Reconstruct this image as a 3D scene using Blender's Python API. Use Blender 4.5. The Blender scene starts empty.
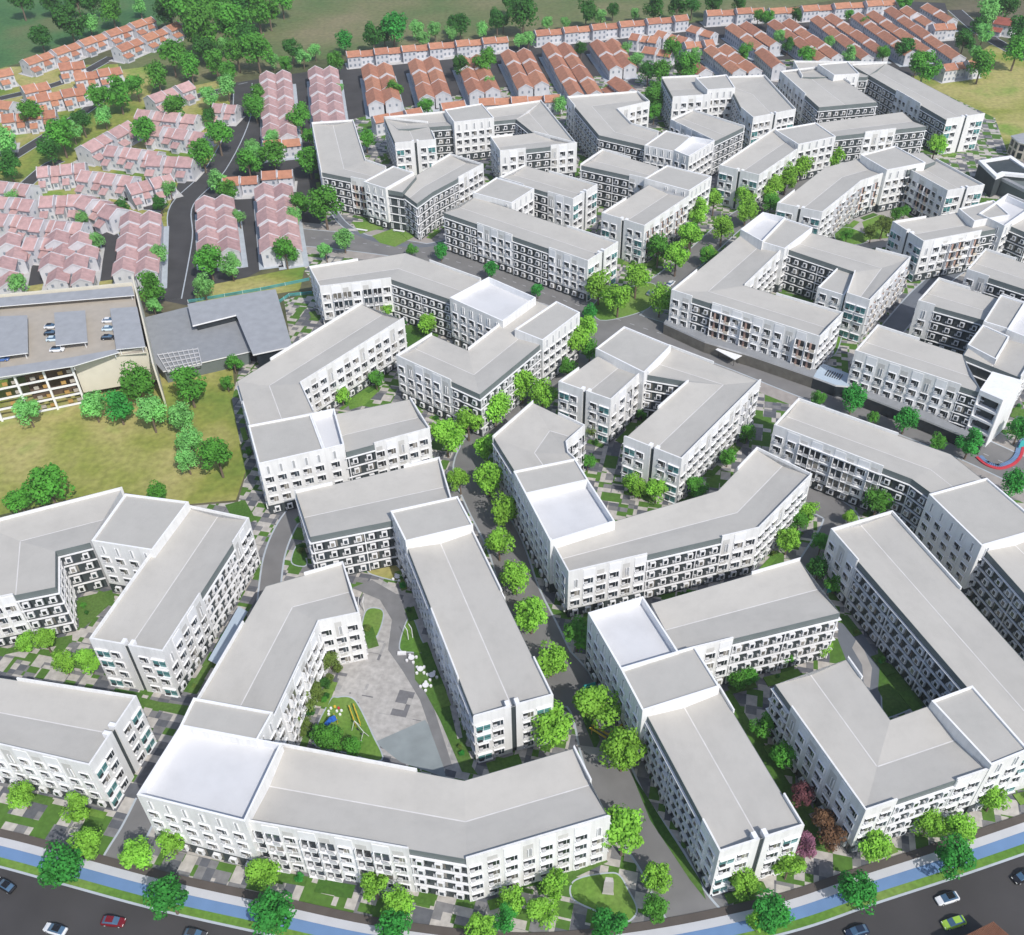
import bpy, math, random
from mathutils import Vector, Matrix, noise
random.seed(7)
# All coordinates are metres; the origin lies on the ground below the camera, y points into the view.
CAM=(976.46632, 0.70995134, -0.02403434, 180.0)
BUILD=[('white apartment block cut off by the left edge beside the bottom road', [('bar', 15.5, [((-142.99, 134.93), (-138.2, 121.22)), ((-78.21, 121.73), (-82.6, 106.41))], ['WGGWW'], ['WWWWW'], '', 'E')]),
 ('white L shaped apartment block below the left field with a raised grey roof box',
  [('bar', 15.5, [((-81.35, 179.13), (-65.02, 173.95)), ((-91.77, 137.55), (-75.49, 133.7))], ['WWWW'], ['WGGWW'], 'B', 'E'),
   ('bar', 15.5, [((-99.68, 186.18), (-101.68, 167.49)), ((-129.96, 174.39), (-109.11, 164.9)), ((-122.46, 148.8), (-105.18, 153.29))], ['WWW', 'WW'], ['G', 'G'], '', 'WG'),
   ('tower', 18.0, [((-96.4, 181.66), (-80.55, 178.28)), ((-99.53, 165.95), (-84.92, 162.48))], ['S'], ['S'], 'S', 'S')]),
 ('long white apartment block in front centre with a big white sunken roof terrace',
  [('bar', 15.5, [((-40.01, 158.17), (-34.78, 142.99)), ((-56.69, 151.92), (-43.26, 140.9)), ((-65.2, 119.61), (-49.06, 115.34))], ['WG', 'GWW'], ['W', 'WQQ'], 'W', ''),
   ('bar', 15.5, [((-46.74, 109.76), (-50.66, 94.17)), ((-10.4, 101.16), (-9.77, 85.77)), ((10.52, 107.53), (15.91, 93.13))], ['WWWG', 'GG'], ['QQQG', 'WWW'], '', 'WG'),
   ('tower', 18.0, [((-64.9, 119.42), (-49.06, 115.66)), ((-65.95, 113.18), (-50.86, 109.79))], ['S'], ['S'], 'S', 'S'),
   ('terrace', 18.0, [((-65.93, 113.11), (-46.08, 108.43)), ((-70.24, 98.75), (-49.94, 93.03))], ['S'], ['S'], 'S', 'W')]),
 ('T shaped white apartment block with a narrow bar ending by the central plaza',
  [('bar', 15.5, [((-54.58, 183.4), (-48.79, 167.61)), ((-19.12, 195.12), (-14.86, 176.32))], ['WGGW'], ['GGG'], 'G', 'W'),
   ('bar', 15.5, [((-28.18, 172.22), (-13.29, 177.2)), ((-8.71, 115.32), (6.8, 119.97))], ['WGGWWG'], ['WQQGGW'], '', 'E'),
   ('tower', 18.0, [((-29.26, 173.25), (-13.81, 177.77)), ((-25.18, 163.42), (-10.17, 168.11))], ['S'], ['S'], 'S', 'S')]),
 ('white apartment block with slanted front wing right of the left field',
  [('bar', 15.5, [((-47.21, 273.85), (-33.28, 263.98)), ((-79.16, 232.71), (-60.66, 230.67)), ((-71.4, 211.62), (-55.03, 217.15))], ['WWWG', 'GW'], ['WWWW', 'B'], 'G', ''),
   ('bar', 15.5, [((-49.15, 215.64), (-43.75, 199.3)), ((-28.41, 221.94), (-22.43, 207.97))], ['GG'], ['GWW'], '', 'W'),
   ('tower', 18.0, [((-70.46, 208.42), (-65.03, 192.91)), ((-54.7, 212.9), (-49.28, 198.09))], ['S'], ['W'], 'S', 'S'),
   ('terrace', 18.0, [((-54.7, 212.9), (-49.28, 198.09)), ((-48.8, 214.9), (-44.5, 199.81))], ['S'], ['S'], 'S', 'S')]),
 ('white apartment block with a square white terrace left of the avenue crossing',
  [('bar', 15.5, [((-67.19, 298.13), (-61.95, 285.05)), ((-35.39, 307.39), (-38.91, 289.5)), ((-9.25, 287.59), (-18.28, 275.37))], ['WG', 'GWW'], ['QQ', 'GG'], 'W', ''),
   ('bar', 15.5, [((-23.55, 254.72), (-33.38, 243.27)), ((-12.33, 245.79), (-8.65, 223.58)), ((8.07, 274.04), (21.67, 264.94))], ['G', 'W'], ['WWG', 'GGW'], 'W', ''),
   ('tower', 17.5, [((2.45, 254.07), (15.38, 269.23)), ((10.07, 248.05), (21.88, 262.8))], ['S'], ['S'], 'S', 'S'),
   ('terrace', 18.0, [((-6.17, 284.75), (-18.05, 272.77)), ((8.37, 271.54), (-1.82, 258.58))], ['S'], ['S'], 'S', 'S')]),
 ('long white apartment block right of the central boulevard with terrace and bent wing',
  [('bar', 15.5, [((19.61, 207.47), (14.36, 200.85)), ((6.41, 218.74), (14.57, 196.37)), ((-4.63, 203.71), (16.65, 192.98)), ((0.85, 189.6), (16.92, 193.17))], ['WG', 'W', 'G'], ['Q', 'B', 'B'], 'Q', ''),
   ('bar', 15.5, [((8.93, 164.6), (12.55, 153.84)), ((51.4, 180.57), (58.48, 166.67)), ((64.3, 196.07), (75.54, 185.31))], ['GGGG', 'GW'], ['WWGGW', 'W'], 'W', 'W'),
   ('tower', 18.0, [((0.84, 186.89), (16.06, 191.06)), ((3.54, 178.57), (18.63, 183.0))], ['G'], ['S'], 'S', 'S'),
   ('terrace', 18.0, [((3.54, 178.57), (18.63, 183.0)), ((8.8, 162.27), (23.79, 168.26))], ['G'], ['S'], 'S', 'S')]),
 ('U shaped white apartment block in the middle at the avenue crossing',
  [('bar', 15.5, [((14.44, 227.97), (27.98, 219.08)), ((26.2, 241.15), (37.7, 231.71))], ['WG'], ['WQ'], 'E', ''),
   ('bar', 15.5, [((38.78, 231.41), (48.09, 244.98)), ((51.13, 227.09), (71.21, 226.52)), ((30.56, 202.4), (43.9, 192.88))], ['G', 'WG'], ['WG', 'QWW'], '', 'E'),
   ('tower', 17.5, [((26.23, 242.51), (38.49, 230.11)), ((35.38, 253.62), (47.63, 242.96))], ['S'], ['S'], 'S', 'S')]),
 ('large white courtyard block above the avenue with an enclosed green court',
  [('bar', 15.5, [((104.12, 260.96), (93.84, 248.12)), ((77.42, 279.79), (53.62, 277.3)), ((96.05, 304.77), (83.52, 315.19))], ['WWG', 'WW'], ['PWWPPGW', 'WGG'], 'W', ''),
   ('bar', 15.5, [((96.56, 304.04), (108.06, 314.97)), ((115.71, 286.9), (136.18, 294.92)), ((109.2, 272.76), (114.81, 268.3))], ['GG', 'B'], ['GGW', 'PPP'], '', 'E'),
   ('terrace', 18.0, [((83.01, 314.31), (93.19, 326.66)), ((88.31, 305.79), (99.65, 322.46))], ['S'], ['S'], 'S', 'S'),
   ('tower', 17.5, [((88.6, 306.16), (99.93, 322.69)), ((95.01, 301.06), (107.82, 315.5))], ['S'], ['S'], 'S', 'S'),
   ('tower', 14.9, [((111.96, 291.83), (116.45, 287.93)), ((101.93, 279.05), (108.42, 274.06))], ['W'], ['B'], '', 'E')]),
 ('white apartment block at the right edge with a tall front tower of four open bays',
  [('bar', 15.5, [((113.1, 253.25), (102.73, 239.97)), ((133.22, 237.45), (131.95, 218.19))], ['WWGG'], ['WWWWWG'], 'W', ''),
   ('bar', 15.3, [((133.83, 237.53), (145.38, 225.68)), ((157.85, 270.11), (169.77, 256.68))], ['GG'], ['WWW'], 'D', 'W'),
   ('bar', 15.4, [((141.39, 280.71), (130.48, 267.35)), ((156.34, 267.8), (146.69, 256.0))], ['WG'], ['WGGG'], 'W', ''),
   ('tower', 17.2, [((145.43, 252.68), (156.12, 267.21)), ((150.84, 248.41), (161.52, 262.4))], ['S'], ['S'], 'S', 'S'),
   ('tower', 16.4, [((136.56, 241.46), (144.65, 251.44)), ((141.45, 234.19), (149.55, 245.25))], ['S'], ['S'], 'S', 'S'),
   ('terrace', 17.4, [((150.46, 247.61), (161.23, 261.87)), ((155.66, 241.99), (166.55, 256.04))], ['S'], ['S'], 'S', 'S')]),
 ('small part of a white block at the right edge behind the front tower block', [('bar', 15.5, [((163.76, 299.16), (152.83, 285.88)), ((178.62, 285.12), (168.24, 271.74))], ['WG'], ['WGG'], 'W', 'W')]),
 ('white apartment block at the right edge with beige balconies beside the modern hall',
  [('bar', 15.5, [((139.06, 320.73), (144.76, 305.95)), ((164.69, 327.88), (174.89, 315.17))], ['WG'], ['WPPG'], 'E', ''),
   ('tower', 17.5, [((164.68, 326.99), (166.47, 317.78)), ((178.86, 332.77), (180.02, 321.7))], ['S'], ['S'], 'S', 'S'),
   ('bar', 15.5, [((172.77, 326.8), (187.9, 340.55)), ((183.6, 310.13), (198.77, 322.88))], ['WGG'], ['WWW'], 'W', 'W'),
   ('terrace', 17.9, [((170.06, 322.3), (184.98, 335.86)), ((175.03, 313.1), (190.05, 326.74))], ['S'], ['S'], 'S', 'S')]),
 ('C shaped white block around a paved court with pink brick balconies',
  [('bar', 15.5, [((101.57, 338.07), (115.46, 329.81)), ((126.96, 369.27), (136.88, 355.21)), ((144.98, 378.02), (149.4, 362.87))], ['WGG', 'G'], ['WPP', 'P'], 'E', ''),
   ('bar', 15.5, [((158.68, 365.36), (172.2, 373.44)), ((167.0, 345.13), (181.89, 349.2))], ['PPW'], ['WWW'], '', 'E'),
   ('tower', 18.0, [((142.84, 374.75), (148.46, 360.7)), ((158.43, 382.58), (164.75, 366.52))], ['S'], ['S'], 'S', 'S'),
   ('flat', 16.5, [((157.62, 362.85), (158.69, 378.16)), ((170.9, 370.42), (168.73, 379.15))], ['S'], ['S'], 'S', 'S')]),
 ('bent white apartment block behind the tree lined lane at upper right',
  [('bar', 15.5, [((86.09, 372.55), (99.24, 362.64)), ((116.87, 409.99), (119.5, 386.25))], ['WW'], ['WW'], 'E', ''),
   ('bar', 15.5, [((134.52, 414.61), (138.34, 399.77)), ((175.52, 424.97), (180.29, 408.32))], ['GG'], ['GWG'], '', 'G'),
   ('tower', 16.8, [((115.42, 405.38), (121.24, 390.08)), ((133.6, 411.89), (137.92, 397.11))], ['S'], ['S'], 'S', 'S')]),
 ('large U shaped block at upper right beside the olive field',
  [('bar', 15.5, [((133.77, 477.96), (156.93, 483.94)), ((140.78, 432.68), (167.87, 437.13))], ['WWG'], ['WG'], 'W', 'G'),
   ('bar', 15.4, [((143.68, 492.21), (142.75, 471.61)), ((187.38, 487.61), (172.71, 469.54))], ['WWW'], ['GG'], 'W', 'G'),
   ('bar', 15.45, [((170.53, 485.69), (187.58, 487.07)), ((191.31, 414.64), (209.09, 419.68))], ['GGWG'], ['GGGG'], 'B', 'E'),
   ('tower', 18.0, [((152.62, 481.07), (156.17, 466.54)), ((166.96, 483.72), (167.68, 467.49))], ['S'], ['S'], 'S', 'S')]),
 ('white block with two arms below the orange roofs right of centre top',
  [('bar', 15.5, [((76.36, 473.76), (77.88, 448.08)), ((94.33, 475.21), (95.22, 450.14))], ['WW'], ['WWW'], 'G', 'W'),
   ('bar', 15.4, [((106.51, 457.68), (107.91, 472.69)), ((106.33, 433.33), (124.83, 473.39)), ((109.2, 421.7), (129.29, 430.02))], ['G', 'W'], ['W', 'WW'], '', 'E'),
   ('tower', 18.0, [((91.32, 466.77), (94.04, 451.18)), ((105.66, 469.76), (106.36, 452.86))], ['S'], ['W'], 'S', 'S')]),
 ('angular white block with a dark notched roof at upper centre',
  [('bar', 15.5, [((62.23, 456.07), (66.11, 443.26)), ((29.77, 451.25), (50.72, 435.47)), ((40.48, 407.19), (55.15, 418.16)), ((58.96, 394.7), (65.61, 408.41))], ['WWW', 'WGGG', 'GG'], ['WW', 'B', 'W'], 'W', ''),
   ('bar', 15.5, [((73.21, 421.02), (84.26, 431.69)), ((87.91, 397.44), (103.0, 411.91))], ['WW'], ['WWW'], 'W', 'GG'),
   ('tower', 16.8, [((58.62, 392.58), (69.17, 385.98)), ((69.07, 407.06), (77.98, 400.21))], ['S'], ['S'], 'S', 'S'),
   ('terrace', 17.4, [((69.68, 385.49), (74.38, 379.77)), ((78.91, 398.66), (86.7, 394.08))], ['S'], ['S'], 'S', 'S')]),
 ('white block with dark grid wing behind the boulevard trees',
  [('bar', 15.5, [((40.73, 390.77), (30.88, 376.82)), ((61.51, 373.56), (55.08, 362.24))], ['WG'], ['GGGW'], 'W', ''),
   ('bar', 15.4, [((35.8, 333.57), (49.66, 322.78)), ((55.65, 357.47), (68.99, 345.62))], ['WG'], ['PPP'], 'E', ''),
   ('tower', 17.5, [((54.56, 359.06), (64.41, 370.28)), ((69.48, 347.83), (79.59, 359.43))], ['S'], ['S'], 'S', 'S')]),
 ('long fronted white block above the avenue left of the boulevard trees',
  [('bar', 15.5, [((-11.58, 350.23), (-23.05, 337.69)), ((38.64, 310.55), (27.43, 298.0))], ['GGW'], ['GWGW'], 'G', 'E'),
   ('bar', 15.4, [((8.54, 377.88), (-1.78, 366.48)), ((35.28, 357.83), (25.44, 345.91))], ['GWW'], ['WGW'], 'W', 'E'),
   ('tower', 17.5, [((-11.87, 350.2), (-3.28, 362.78)), ((2.11, 341.1), (10.5, 352.38))], ['S'], ['S'], 'S', 'S')]),
 ('white courtyard block with a tall white tower below the orange house rows',
  [('bar', 15.5, [((-45.81, 402.71), (-29.36, 405.45)), ((-52.8, 431.43), (-33.55, 425.14))], ['GG'], ['WG'], 'E', 'W'),
   ('bar', 15.4, [((-52.87, 432.11), (-45.9, 419.2)), ((-25.47, 437.23), (-19.95, 422.54))], ['WW'], ['GG'], '', ''),
   ('bar', 15.3, [((-7.46, 440.36), (-4.65, 425.89)), ((17.1, 447.88), (5.98, 427.93))], ['WW'], ['G'], '', ''),
   ('bar', 15.45, [((17.11, 447.96), (5.54, 427.57)), ((29.61, 399.15), (12.78, 411.27))], ['WWW'], ['G'], '', ''),
   ('bar', 15.5, [((-5.5, 406.96), (-1.6, 392.2)), ((12.79, 411.57), (29.74, 398.61))], ['WG'], ['WGW'], 'W', 'W'),
   ('tower', 18.0, [((-25.62, 434.32), (-21.29, 419.96)), ((-10.01, 440.38), (-4.74, 423.83))], ['S'], ['S'], 'S', 'S')]),
 ('bent white block with a stepped centre tower beside the pink roofed rows',
  [('bar', 15.5, [((-84.38, 427.31), (-66.88, 429.25)), ((-73.51, 376.15), (-57.19, 386.3)), ((-54.93, 366.88), (-48.29, 378.92))], ['WW', 'GGP'], ['WW', 'W'], 'W', ''),
   ('bar', 15.4, [((-41.49, 358.39), (-33.61, 346.2)), ((-36.7, 369.33), (-28.25, 355.64)), ((-22.37, 390.13), (-9.08, 379.27))], ['W', 'GW'], ['G', 'GGWW'], 'G', 'W'),
   ('tower', 17.5, [((-54.61, 362.43), (-46.2, 356.13)), ((-44.66, 375.81), (-36.53, 369.52))], ['W'], ['S'], 'S', 'S'),
   ('flat', 16.4, [((-46.62, 357.29), (-39.6, 354.11)), ((-37.31, 371.55), (-35.15, 368.15))], ['S'], ['G'], 'S', 'S')]),
 ('white apartment block running off the right edge along the avenue trees',
  [('bar', 15.5, [((80.2, 216.92), (71.26, 205.69)), ((113.79, 192.4), (100.78, 183.26)), ((118.1, 182.63), (103.8, 177.83))], ['WWG', 'G'], ['WQQQG', 'G'], 'W', ''),
   ('bar', 15.5, [((109.32, 159.25), (125.2, 164.3)), ((120.87, 113.32), (143.23, 117.47))], ['GGGG'], ['WWWW'], '', 'W'),
   ('tower', 18.0, [((102.07, 174.66), (117.56, 179.81)), ((107.91, 157.49), (123.96, 162.64))], ['W'], ['W'], 'S', 'S')]),
 ('U shaped white block at lower right around a narrow dark court',
  [('bar', 15.5, [((75.88, 165.29), (91.72, 170.81)), ((96.19, 104.92), (110.49, 108.55))], ['WGGGGW'], ['WWGGG'], 'W', 'E'),
   ('bar', 15.4, [((52.76, 121.51), (68.99, 127.41)), ((62.9, 93.24), (73.34, 112.35)), ((87.58, 100.83), (83.32, 115.87))], ['GWWWW', 'WGGW'], ['WGG', 'G'], 'G', ''),
   ('tower', 17.5, [((82.49, 115.04), (91.07, 118.14)), ((88.37, 101.14), (95.92, 103.92))], ['S'], ['S'], 'S', 'W')]),
 ('white block with a corner terrace and long narrow bar right of the boulevard',
  [('bar', 15.5, [((30.17, 143.96), (33.88, 130.26)), ((65.91, 155.89), (70.81, 140.03))], ['GGW'], ['WGG'], '', 'G'),
   ('bar', 15.4, [((25.32, 116.18), (40.88, 121.19)), ((35.15, 86.06), (50.5, 90.53))], ['GGGGW'], ['WGGGW'], '', 'E'),
   ('terrace', 18.0, [((16.23, 139.49), (27.89, 143.55)), ((21.67, 124.48), (33.3, 128.57))], ['W'], ['S'], 'S', 'S'),
   ('tower', 18.0, [((21.67, 124.48), (37.02, 129.44)), ((24.81, 114.7), (40.18, 119.83))], ['W'], ['S'], 'S', 'S')])]
TREES=[(19.3, 94.0, 9.9, 'L', 'large bright lime green tree on the central boulevard, first along its near half', 'trees along the central boulevard'),
 (21.0, 112.2, 9.6, 'L', 'large bright lime green tree on the central boulevard, second along its near half', 'trees along the central boulevard'),
 (7.0, 118.2, 9.8, 'L', 'large bright lime green tree on the central boulevard, third along its near half', 'trees along the central boulevard'),
 (16.3, 122.5, 10.0, 'L', 'large bright lime green tree on the central boulevard, fourth along its near half', 'trees along the central boulevard'),
 (7.7, 136.7, 7.8, 'L', 'medium bright lime green tree on the central boulevard, fifth along its near half', 'trees along the central boulevard'),
 (13.9, 143.6, 7.9, 'G', 'medium leafy green tree on the central boulevard, sixth along its near half', 'trees along the central boulevard'),
 (3.6, 149.2, 8.7, 'L', 'medium bright lime green tree on the central boulevard, seventh along its near half', 'trees along the central boulevard'),
 (0.1, 161.7, 7.8, 'L', 'medium bright lime green tree on the central boulevard, eighth along its near half', 'trees along the central boulevard'),
 (-3.7, 173.2, 8.1, 'L', 'medium bright lime green tree on the central boulevard, ninth along its near half', 'trees along the central boulevard'),
 (-2.6, 185.4, 8.4, 'L', 'medium bright lime green tree on the central boulevard, tenth along its near half', 'trees along the central boulevard'),
 (-14.2, 198.7, 6.7, 'L', 'medium bright lime green tree on the central boulevard, eleventh along its near half', 'trees along the central boulevard'),
 (-6.3, 197.5, 8.7, 'L', 'medium bright lime green tree on the central boulevard, twelfth along its near half', 'trees along the central boulevard'),
 (-6.9, 211.4, 7.7, 'L', 'medium bright lime green tree on the central boulevard, thirteenth along its near half', 'trees along the central boulevard'),
 (-18.2, 214.7, 9.8, 'L', 'large bright lime green tree on the central boulevard, fourteenth along its near half', 'trees along the central boulevard'),
 (-12.4, 221.8, 8.6, 'L', 'medium bright lime green tree on the central boulevard, fifteenth along its near half', 'trees along the central boulevard'),
 (-4.6, 228.4, 9.5, 'L', 'large bright lime green tree on the central boulevard, sixteenth along its near half', 'trees along the central boulevard'),
 (9.7, 234.2, 8.9, 'L', 'medium bright lime green tree on the central boulevard, seventeenth along its near half', 'trees along the central boulevard'),
 (3.6, 239.3, 9.8, 'L', 'large bright lime green tree on the central boulevard, eighteenth along its near half', 'trees along the central boulevard'),
 (18.2, 251.2, 6.2, 'G', 'medium leafy green tree on the central boulevard, first along its far half', 'trees along the central boulevard'),
 (25.8, 260.8, 6.4, 'G', 'medium leafy green tree on the central boulevard, second along its far half', 'trees along the central boulevard'),
 (20.4, 260.9, 10.3, 'L', 'large bright lime green tree on the central boulevard, third along its far half', 'trees along the central boulevard'),
 (25.3, 271.4, 8.1, 'L', 'medium bright lime green tree on the central boulevard, fourth along its far half', 'trees along the central boulevard'),
 (51.5, 286.6, 9.3, 'L', 'medium bright lime green tree on the central boulevard, fifth along its far half', 'trees along the central boulevard'),
 (37.3, 287.1, 10.1, 'L', 'large bright lime green tree on the central boulevard, sixth along its far half', 'trees along the central boulevard'),
 (31.5, 295.7, 10.3, 'L', 'large bright lime green tree on the central boulevard, seventh along its far half', 'trees along the central boulevard'),
 (44.7, 299.1, 10.4, 'L', 'large bright lime green tree on the central boulevard, eighth along its far half', 'trees along the central boulevard'),
 (60.8, 314.0, 10.3, 'L', 'large bright lime green tree on the central boulevard, ninth along its far half', 'trees along the central boulevard'),
 (73.2, 320.0, 6.4, 'G', 'medium leafy green tree on the central boulevard, tenth along its far half', 'trees along the central boulevard'),
 (74.1, 320.7, 6.4, 'L', 'medium bright lime green tree on the central boulevard, eleventh along its far half', 'trees along the central boulevard'),
 (55.2, 320.6, 10.0, 'G', 'large leafy green tree on the central boulevard, twelfth along its far half', 'trees along the central boulevard'),
 (68.5, 328.9, 10.1, 'L', 'large bright lime green tree on the central boulevard, thirteenth along its far half', 'trees along the central boulevard'),
 (69.1, 334.8, 8.4, 'G', 'medium leafy green tree on the central boulevard, fourteenth along its far half', 'trees along the central boulevard'),
 (81.3, 335.8, 9.8, 'L', 'large bright lime green tree on the central boulevard, fifteenth along its far half', 'trees along the central boulevard'),
 (74.4, 349.6, 9.6, 'L', 'large bright lime green tree on the central boulevard, sixteenth along its far half', 'trees along the central boulevard'),
 (93.2, 350.3, 9.6, 'L', 'large bright lime green tree on the central boulevard, seventeenth along its far half', 'trees along the central boulevard'),
 (82.7, 361.1, 8.4, 'L', 'medium bright lime green tree on the central boulevard, eighteenth along its far half', 'trees along the central boulevard'),
 (95.6, 364.2, 8.9, 'L', 'medium bright lime green tree on the central boulevard, nineteenth along its far half', 'trees along the central boulevard'),
 (104.9, 358.8, 7.9, 'G', 'medium leafy green tree in the lane row at upper right, first from its near end', 'trees lining the narrow upper right lane'),
 (106.5, 368.6, 10.0, 'L', 'large lime green tree in the lane row at upper right, second from its near end', 'trees lining the narrow upper right lane'),
 (115.1, 378.2, 10.2, 'L', 'large lime green tree in the lane row at upper right, third from its near end', 'trees lining the narrow upper right lane'),
 (123.8, 390.5, 9.4, 'L', 'large lime green tree in the lane row at upper right, fourth from its near end', 'trees lining the narrow upper right lane'),
 (140.7, 399.9, 8.5, 'L', 'medium lime green tree in the lane row at upper right, fifth from its near end', 'trees lining the narrow upper right lane'),
 (153.8, 410.2, 6.0, 'L', 'small lime green tree in the lane row at upper right, sixth from its near end', 'trees lining the narrow upper right lane'),
 (143.8, 412.1, 6.5, 'G', 'medium leafy green tree in the lane row at upper right, seventh from its near end', 'trees lining the narrow upper right lane'),
 (154.2, 410.7, 7.0, 'L', 'medium lime green tree in the lane row at upper right, eighth from its near end', 'trees lining the narrow upper right lane'),
 (186.5, 407.9, 9.1, 'L', 'medium lime green tree in the lane row at upper right, ninth from its near end', 'trees lining the narrow upper right lane'),
 (177.2, 417.1, 7.7, 'L', 'medium lime green tree in the lane row at upper right, tenth from its near end', 'trees lining the narrow upper right lane'),
 (-99.8, 106.9, 6.0, 'L', 'medium pale lime green tree in the bottom patchwork, first from the left', 'young trees in the patchwork strip along the bottom road'),
 (-87.9, 103.9, 5.9, 'L', 'medium pale lime green tree in the bottom patchwork, second from the left', 'young trees in the patchwork strip along the bottom road'),
 (-83.6, 96.2, 6.2, 'L', 'medium pale lime green tree in the bottom patchwork, third from the left', 'young trees in the patchwork strip along the bottom road'),
 (-73.3, 93.5, 6.1, 'L', 'medium pale lime green tree in the bottom patchwork, fourth from the left', 'young trees in the patchwork strip along the bottom road'),
 (-67.0, 96.3, 5.8, 'L', 'medium pale lime green tree in the bottom patchwork, fifth from the left', 'young trees in the patchwork strip along the bottom road'),
 (-49.7, 90.2, 4.3, 'L', 'small pale lime green tree in the bottom patchwork, sixth from the left', 'young trees in the patchwork strip along the bottom road'),
 (-48.4, 89.6, 6.0, 'L', 'medium pale lime green tree in the bottom patchwork, seventh from the left', 'young trees in the patchwork strip along the bottom road'),
 (-27.0, 86.4, 6.0, 'L', 'medium pale lime green tree in the bottom patchwork, eighth from the left', 'young trees in the patchwork strip along the bottom road'),
 (-23.0, 82.8, 5.9, 'L', 'medium pale lime green tree in the bottom patchwork, ninth from the left', 'young trees in the patchwork strip along the bottom road'),
 (-7.5, 78.1, 6.2, 'L', 'medium pale lime green tree in the bottom patchwork, tenth from the left', 'young trees in the patchwork strip along the bottom road'),
 (-1.9, 83.4, 5.5, 'L', 'small pale lime green tree in the bottom patchwork, eleventh from the left', 'young trees in the patchwork strip along the bottom road'),
 (3.3, 81.1, 5.8, 'L', 'medium pale lime green tree in the bottom patchwork, twelfth from the left', 'young trees in the patchwork strip along the bottom road'),
 (6.3, 86.2, 5.9, 'L', 'medium pale lime green tree in the bottom patchwork, thirteenth from the left', 'young trees in the patchwork strip along the bottom road'),
 (23.9, 80.8, 5.5, 'G', 'medium pale leafy green tree in the bottom patchwork, fourteenth from the left', 'young trees in the patchwork strip along the bottom road'),
 (24.8, 86.9, 6.0, 'L', 'medium pale lime green tree in the bottom patchwork, fifteenth from the left', 'young trees in the patchwork strip along the bottom road'),
 (40.8, 85.5, 5.9, 'L', 'medium pale lime green tree in the bottom patchwork, sixteenth from the left', 'young trees in the patchwork strip along the bottom road'),
 (42.2, 78.7, 5.4, 'L', 'small pale lime green tree in the bottom patchwork, seventeenth from the left', 'young trees in the patchwork strip along the bottom road'),
 (49.6, 88.4, 6.0, 'L', 'medium pale lime green tree in the bottom patchwork, eighteenth from the left', 'young trees in the patchwork strip along the bottom road'),
 (66.7, 92.3, 6.5, 'L', 'medium pale lime green tree in the bottom patchwork, nineteenth from the left', 'young trees in the patchwork strip along the bottom road'),
 (78.3, 96.4, 6.2, 'L', 'medium pale lime green tree in the bottom patchwork, twentieth from the left', 'young trees in the patchwork strip along the bottom road'),
 (83.8, 95.0, 6.2, 'L', 'medium pale lime green tree in the bottom patchwork, twenty-first from the left', 'young trees in the patchwork strip along the bottom road'),
 (92.6, 101.2, 5.9, 'L', 'medium pale lime green tree in the bottom patchwork, twenty-second from the left', 'young trees in the patchwork strip along the bottom road'),
 (-86.1, 91.4, 8.1, 'V', 'large dark street tree on the bottom road verge, first from the left', 'dark green street trees on the verge of the bottom road'),
 (-64.0, 84.5, 7.9, 'V', 'medium dark street tree on the bottom road verge, second from the left', 'dark green street trees on the verge of the bottom road'),
 (-44.8, 81.1, 8.1, 'V', 'large dark street tree on the bottom road verge, third from the left', 'dark green street trees on the verge of the bottom road'),
 (-22.8, 78.7, 6.6, 'V', 'medium dark street tree on the bottom road verge, fourth from the left', 'dark green street trees on the verge of the bottom road'),
 (-3.2, 80.5, 5.1, 'V', 'small dark street tree on the bottom road verge, fifth from the left', 'dark green street trees on the verge of the bottom road'),
 (15.2, 77.7, 6.9, 'V', 'medium dark street tree on the bottom road verge, sixth from the left', 'dark green street trees on the verge of the bottom road'),
 (43.8, 78.8, 7.3, 'V', 'medium dark street tree on the bottom road verge, seventh from the left', 'dark green street trees on the verge of the bottom road'),
 (60.8, 83.2, 7.1, 'V', 'medium dark street tree on the bottom road verge, eighth from the left', 'dark green street trees on the verge of the bottom road'),
 (80.3, 88.8, 7.6, 'V', 'medium dark street tree on the bottom road verge, ninth from the left', 'dark green street trees on the verge of the bottom road'),
 (54.0, 93.0, 4.9, 'P', 'small pink leaved tree beside the lower right block, first from the bottom', 'blossoming and coppery trees between two lower right blocks'),
 (59.5, 94.1, 5.4, 'B', 'small coppery brown leaved tree beside the lower right block, second from the bottom', 'blossoming and coppery trees between two lower right blocks'),
 (59.1, 98.2, 5.0, 'B', 'small coppery brown leaved tree beside the lower right block, third from the bottom', 'blossoming and coppery trees between two lower right blocks'),
 (55.9, 103.4, 5.1, 'A', 'small dusky red leaved tree beside the lower right block, fourth from the bottom', 'blossoming and coppery trees between two lower right blocks'),
 (54.0, 112.0, 5.7, 'G', 'medium leafy green tree left of the lower right block, first from the bottom', 'green trees beside the lower right blocks'),
 (51.5, 119.4, 5.5, 'G', 'medium leafy green tree left of the lower right block, second from the bottom', 'green trees beside the lower right blocks'),
 (48.7, 131.9, 4.3, 'G', 'small leafy green tree left of the lower right block, third from the bottom', 'green trees beside the lower right blocks'),
 (51.0, 132.4, 4.3, 'G', 'small leafy green tree left of the lower right block, fourth from the bottom', 'green trees beside the lower right blocks'),
 (60.8, 138.4, 3.9, 'G', 'small leafy green tree in the paved lanes on the right, first from the bottom', 'trees in the paved gaps of the right side'),
 (69.8, 140.6, 4.2, 'L', 'small lime green tree in the paved lanes on the right, second from the bottom', 'trees in the paved gaps of the right side'),
 (77.4, 159.5, 5.2, 'G', 'small leafy green tree in the paved lanes on the right, third from the bottom', 'trees in the paved gaps of the right side'),
 (74.6, 164.2, 5.8, 'D', 'medium dark green tree in the paved lanes on the right, fourth from the bottom', 'trees in the paved gaps of the right side'),
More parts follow.
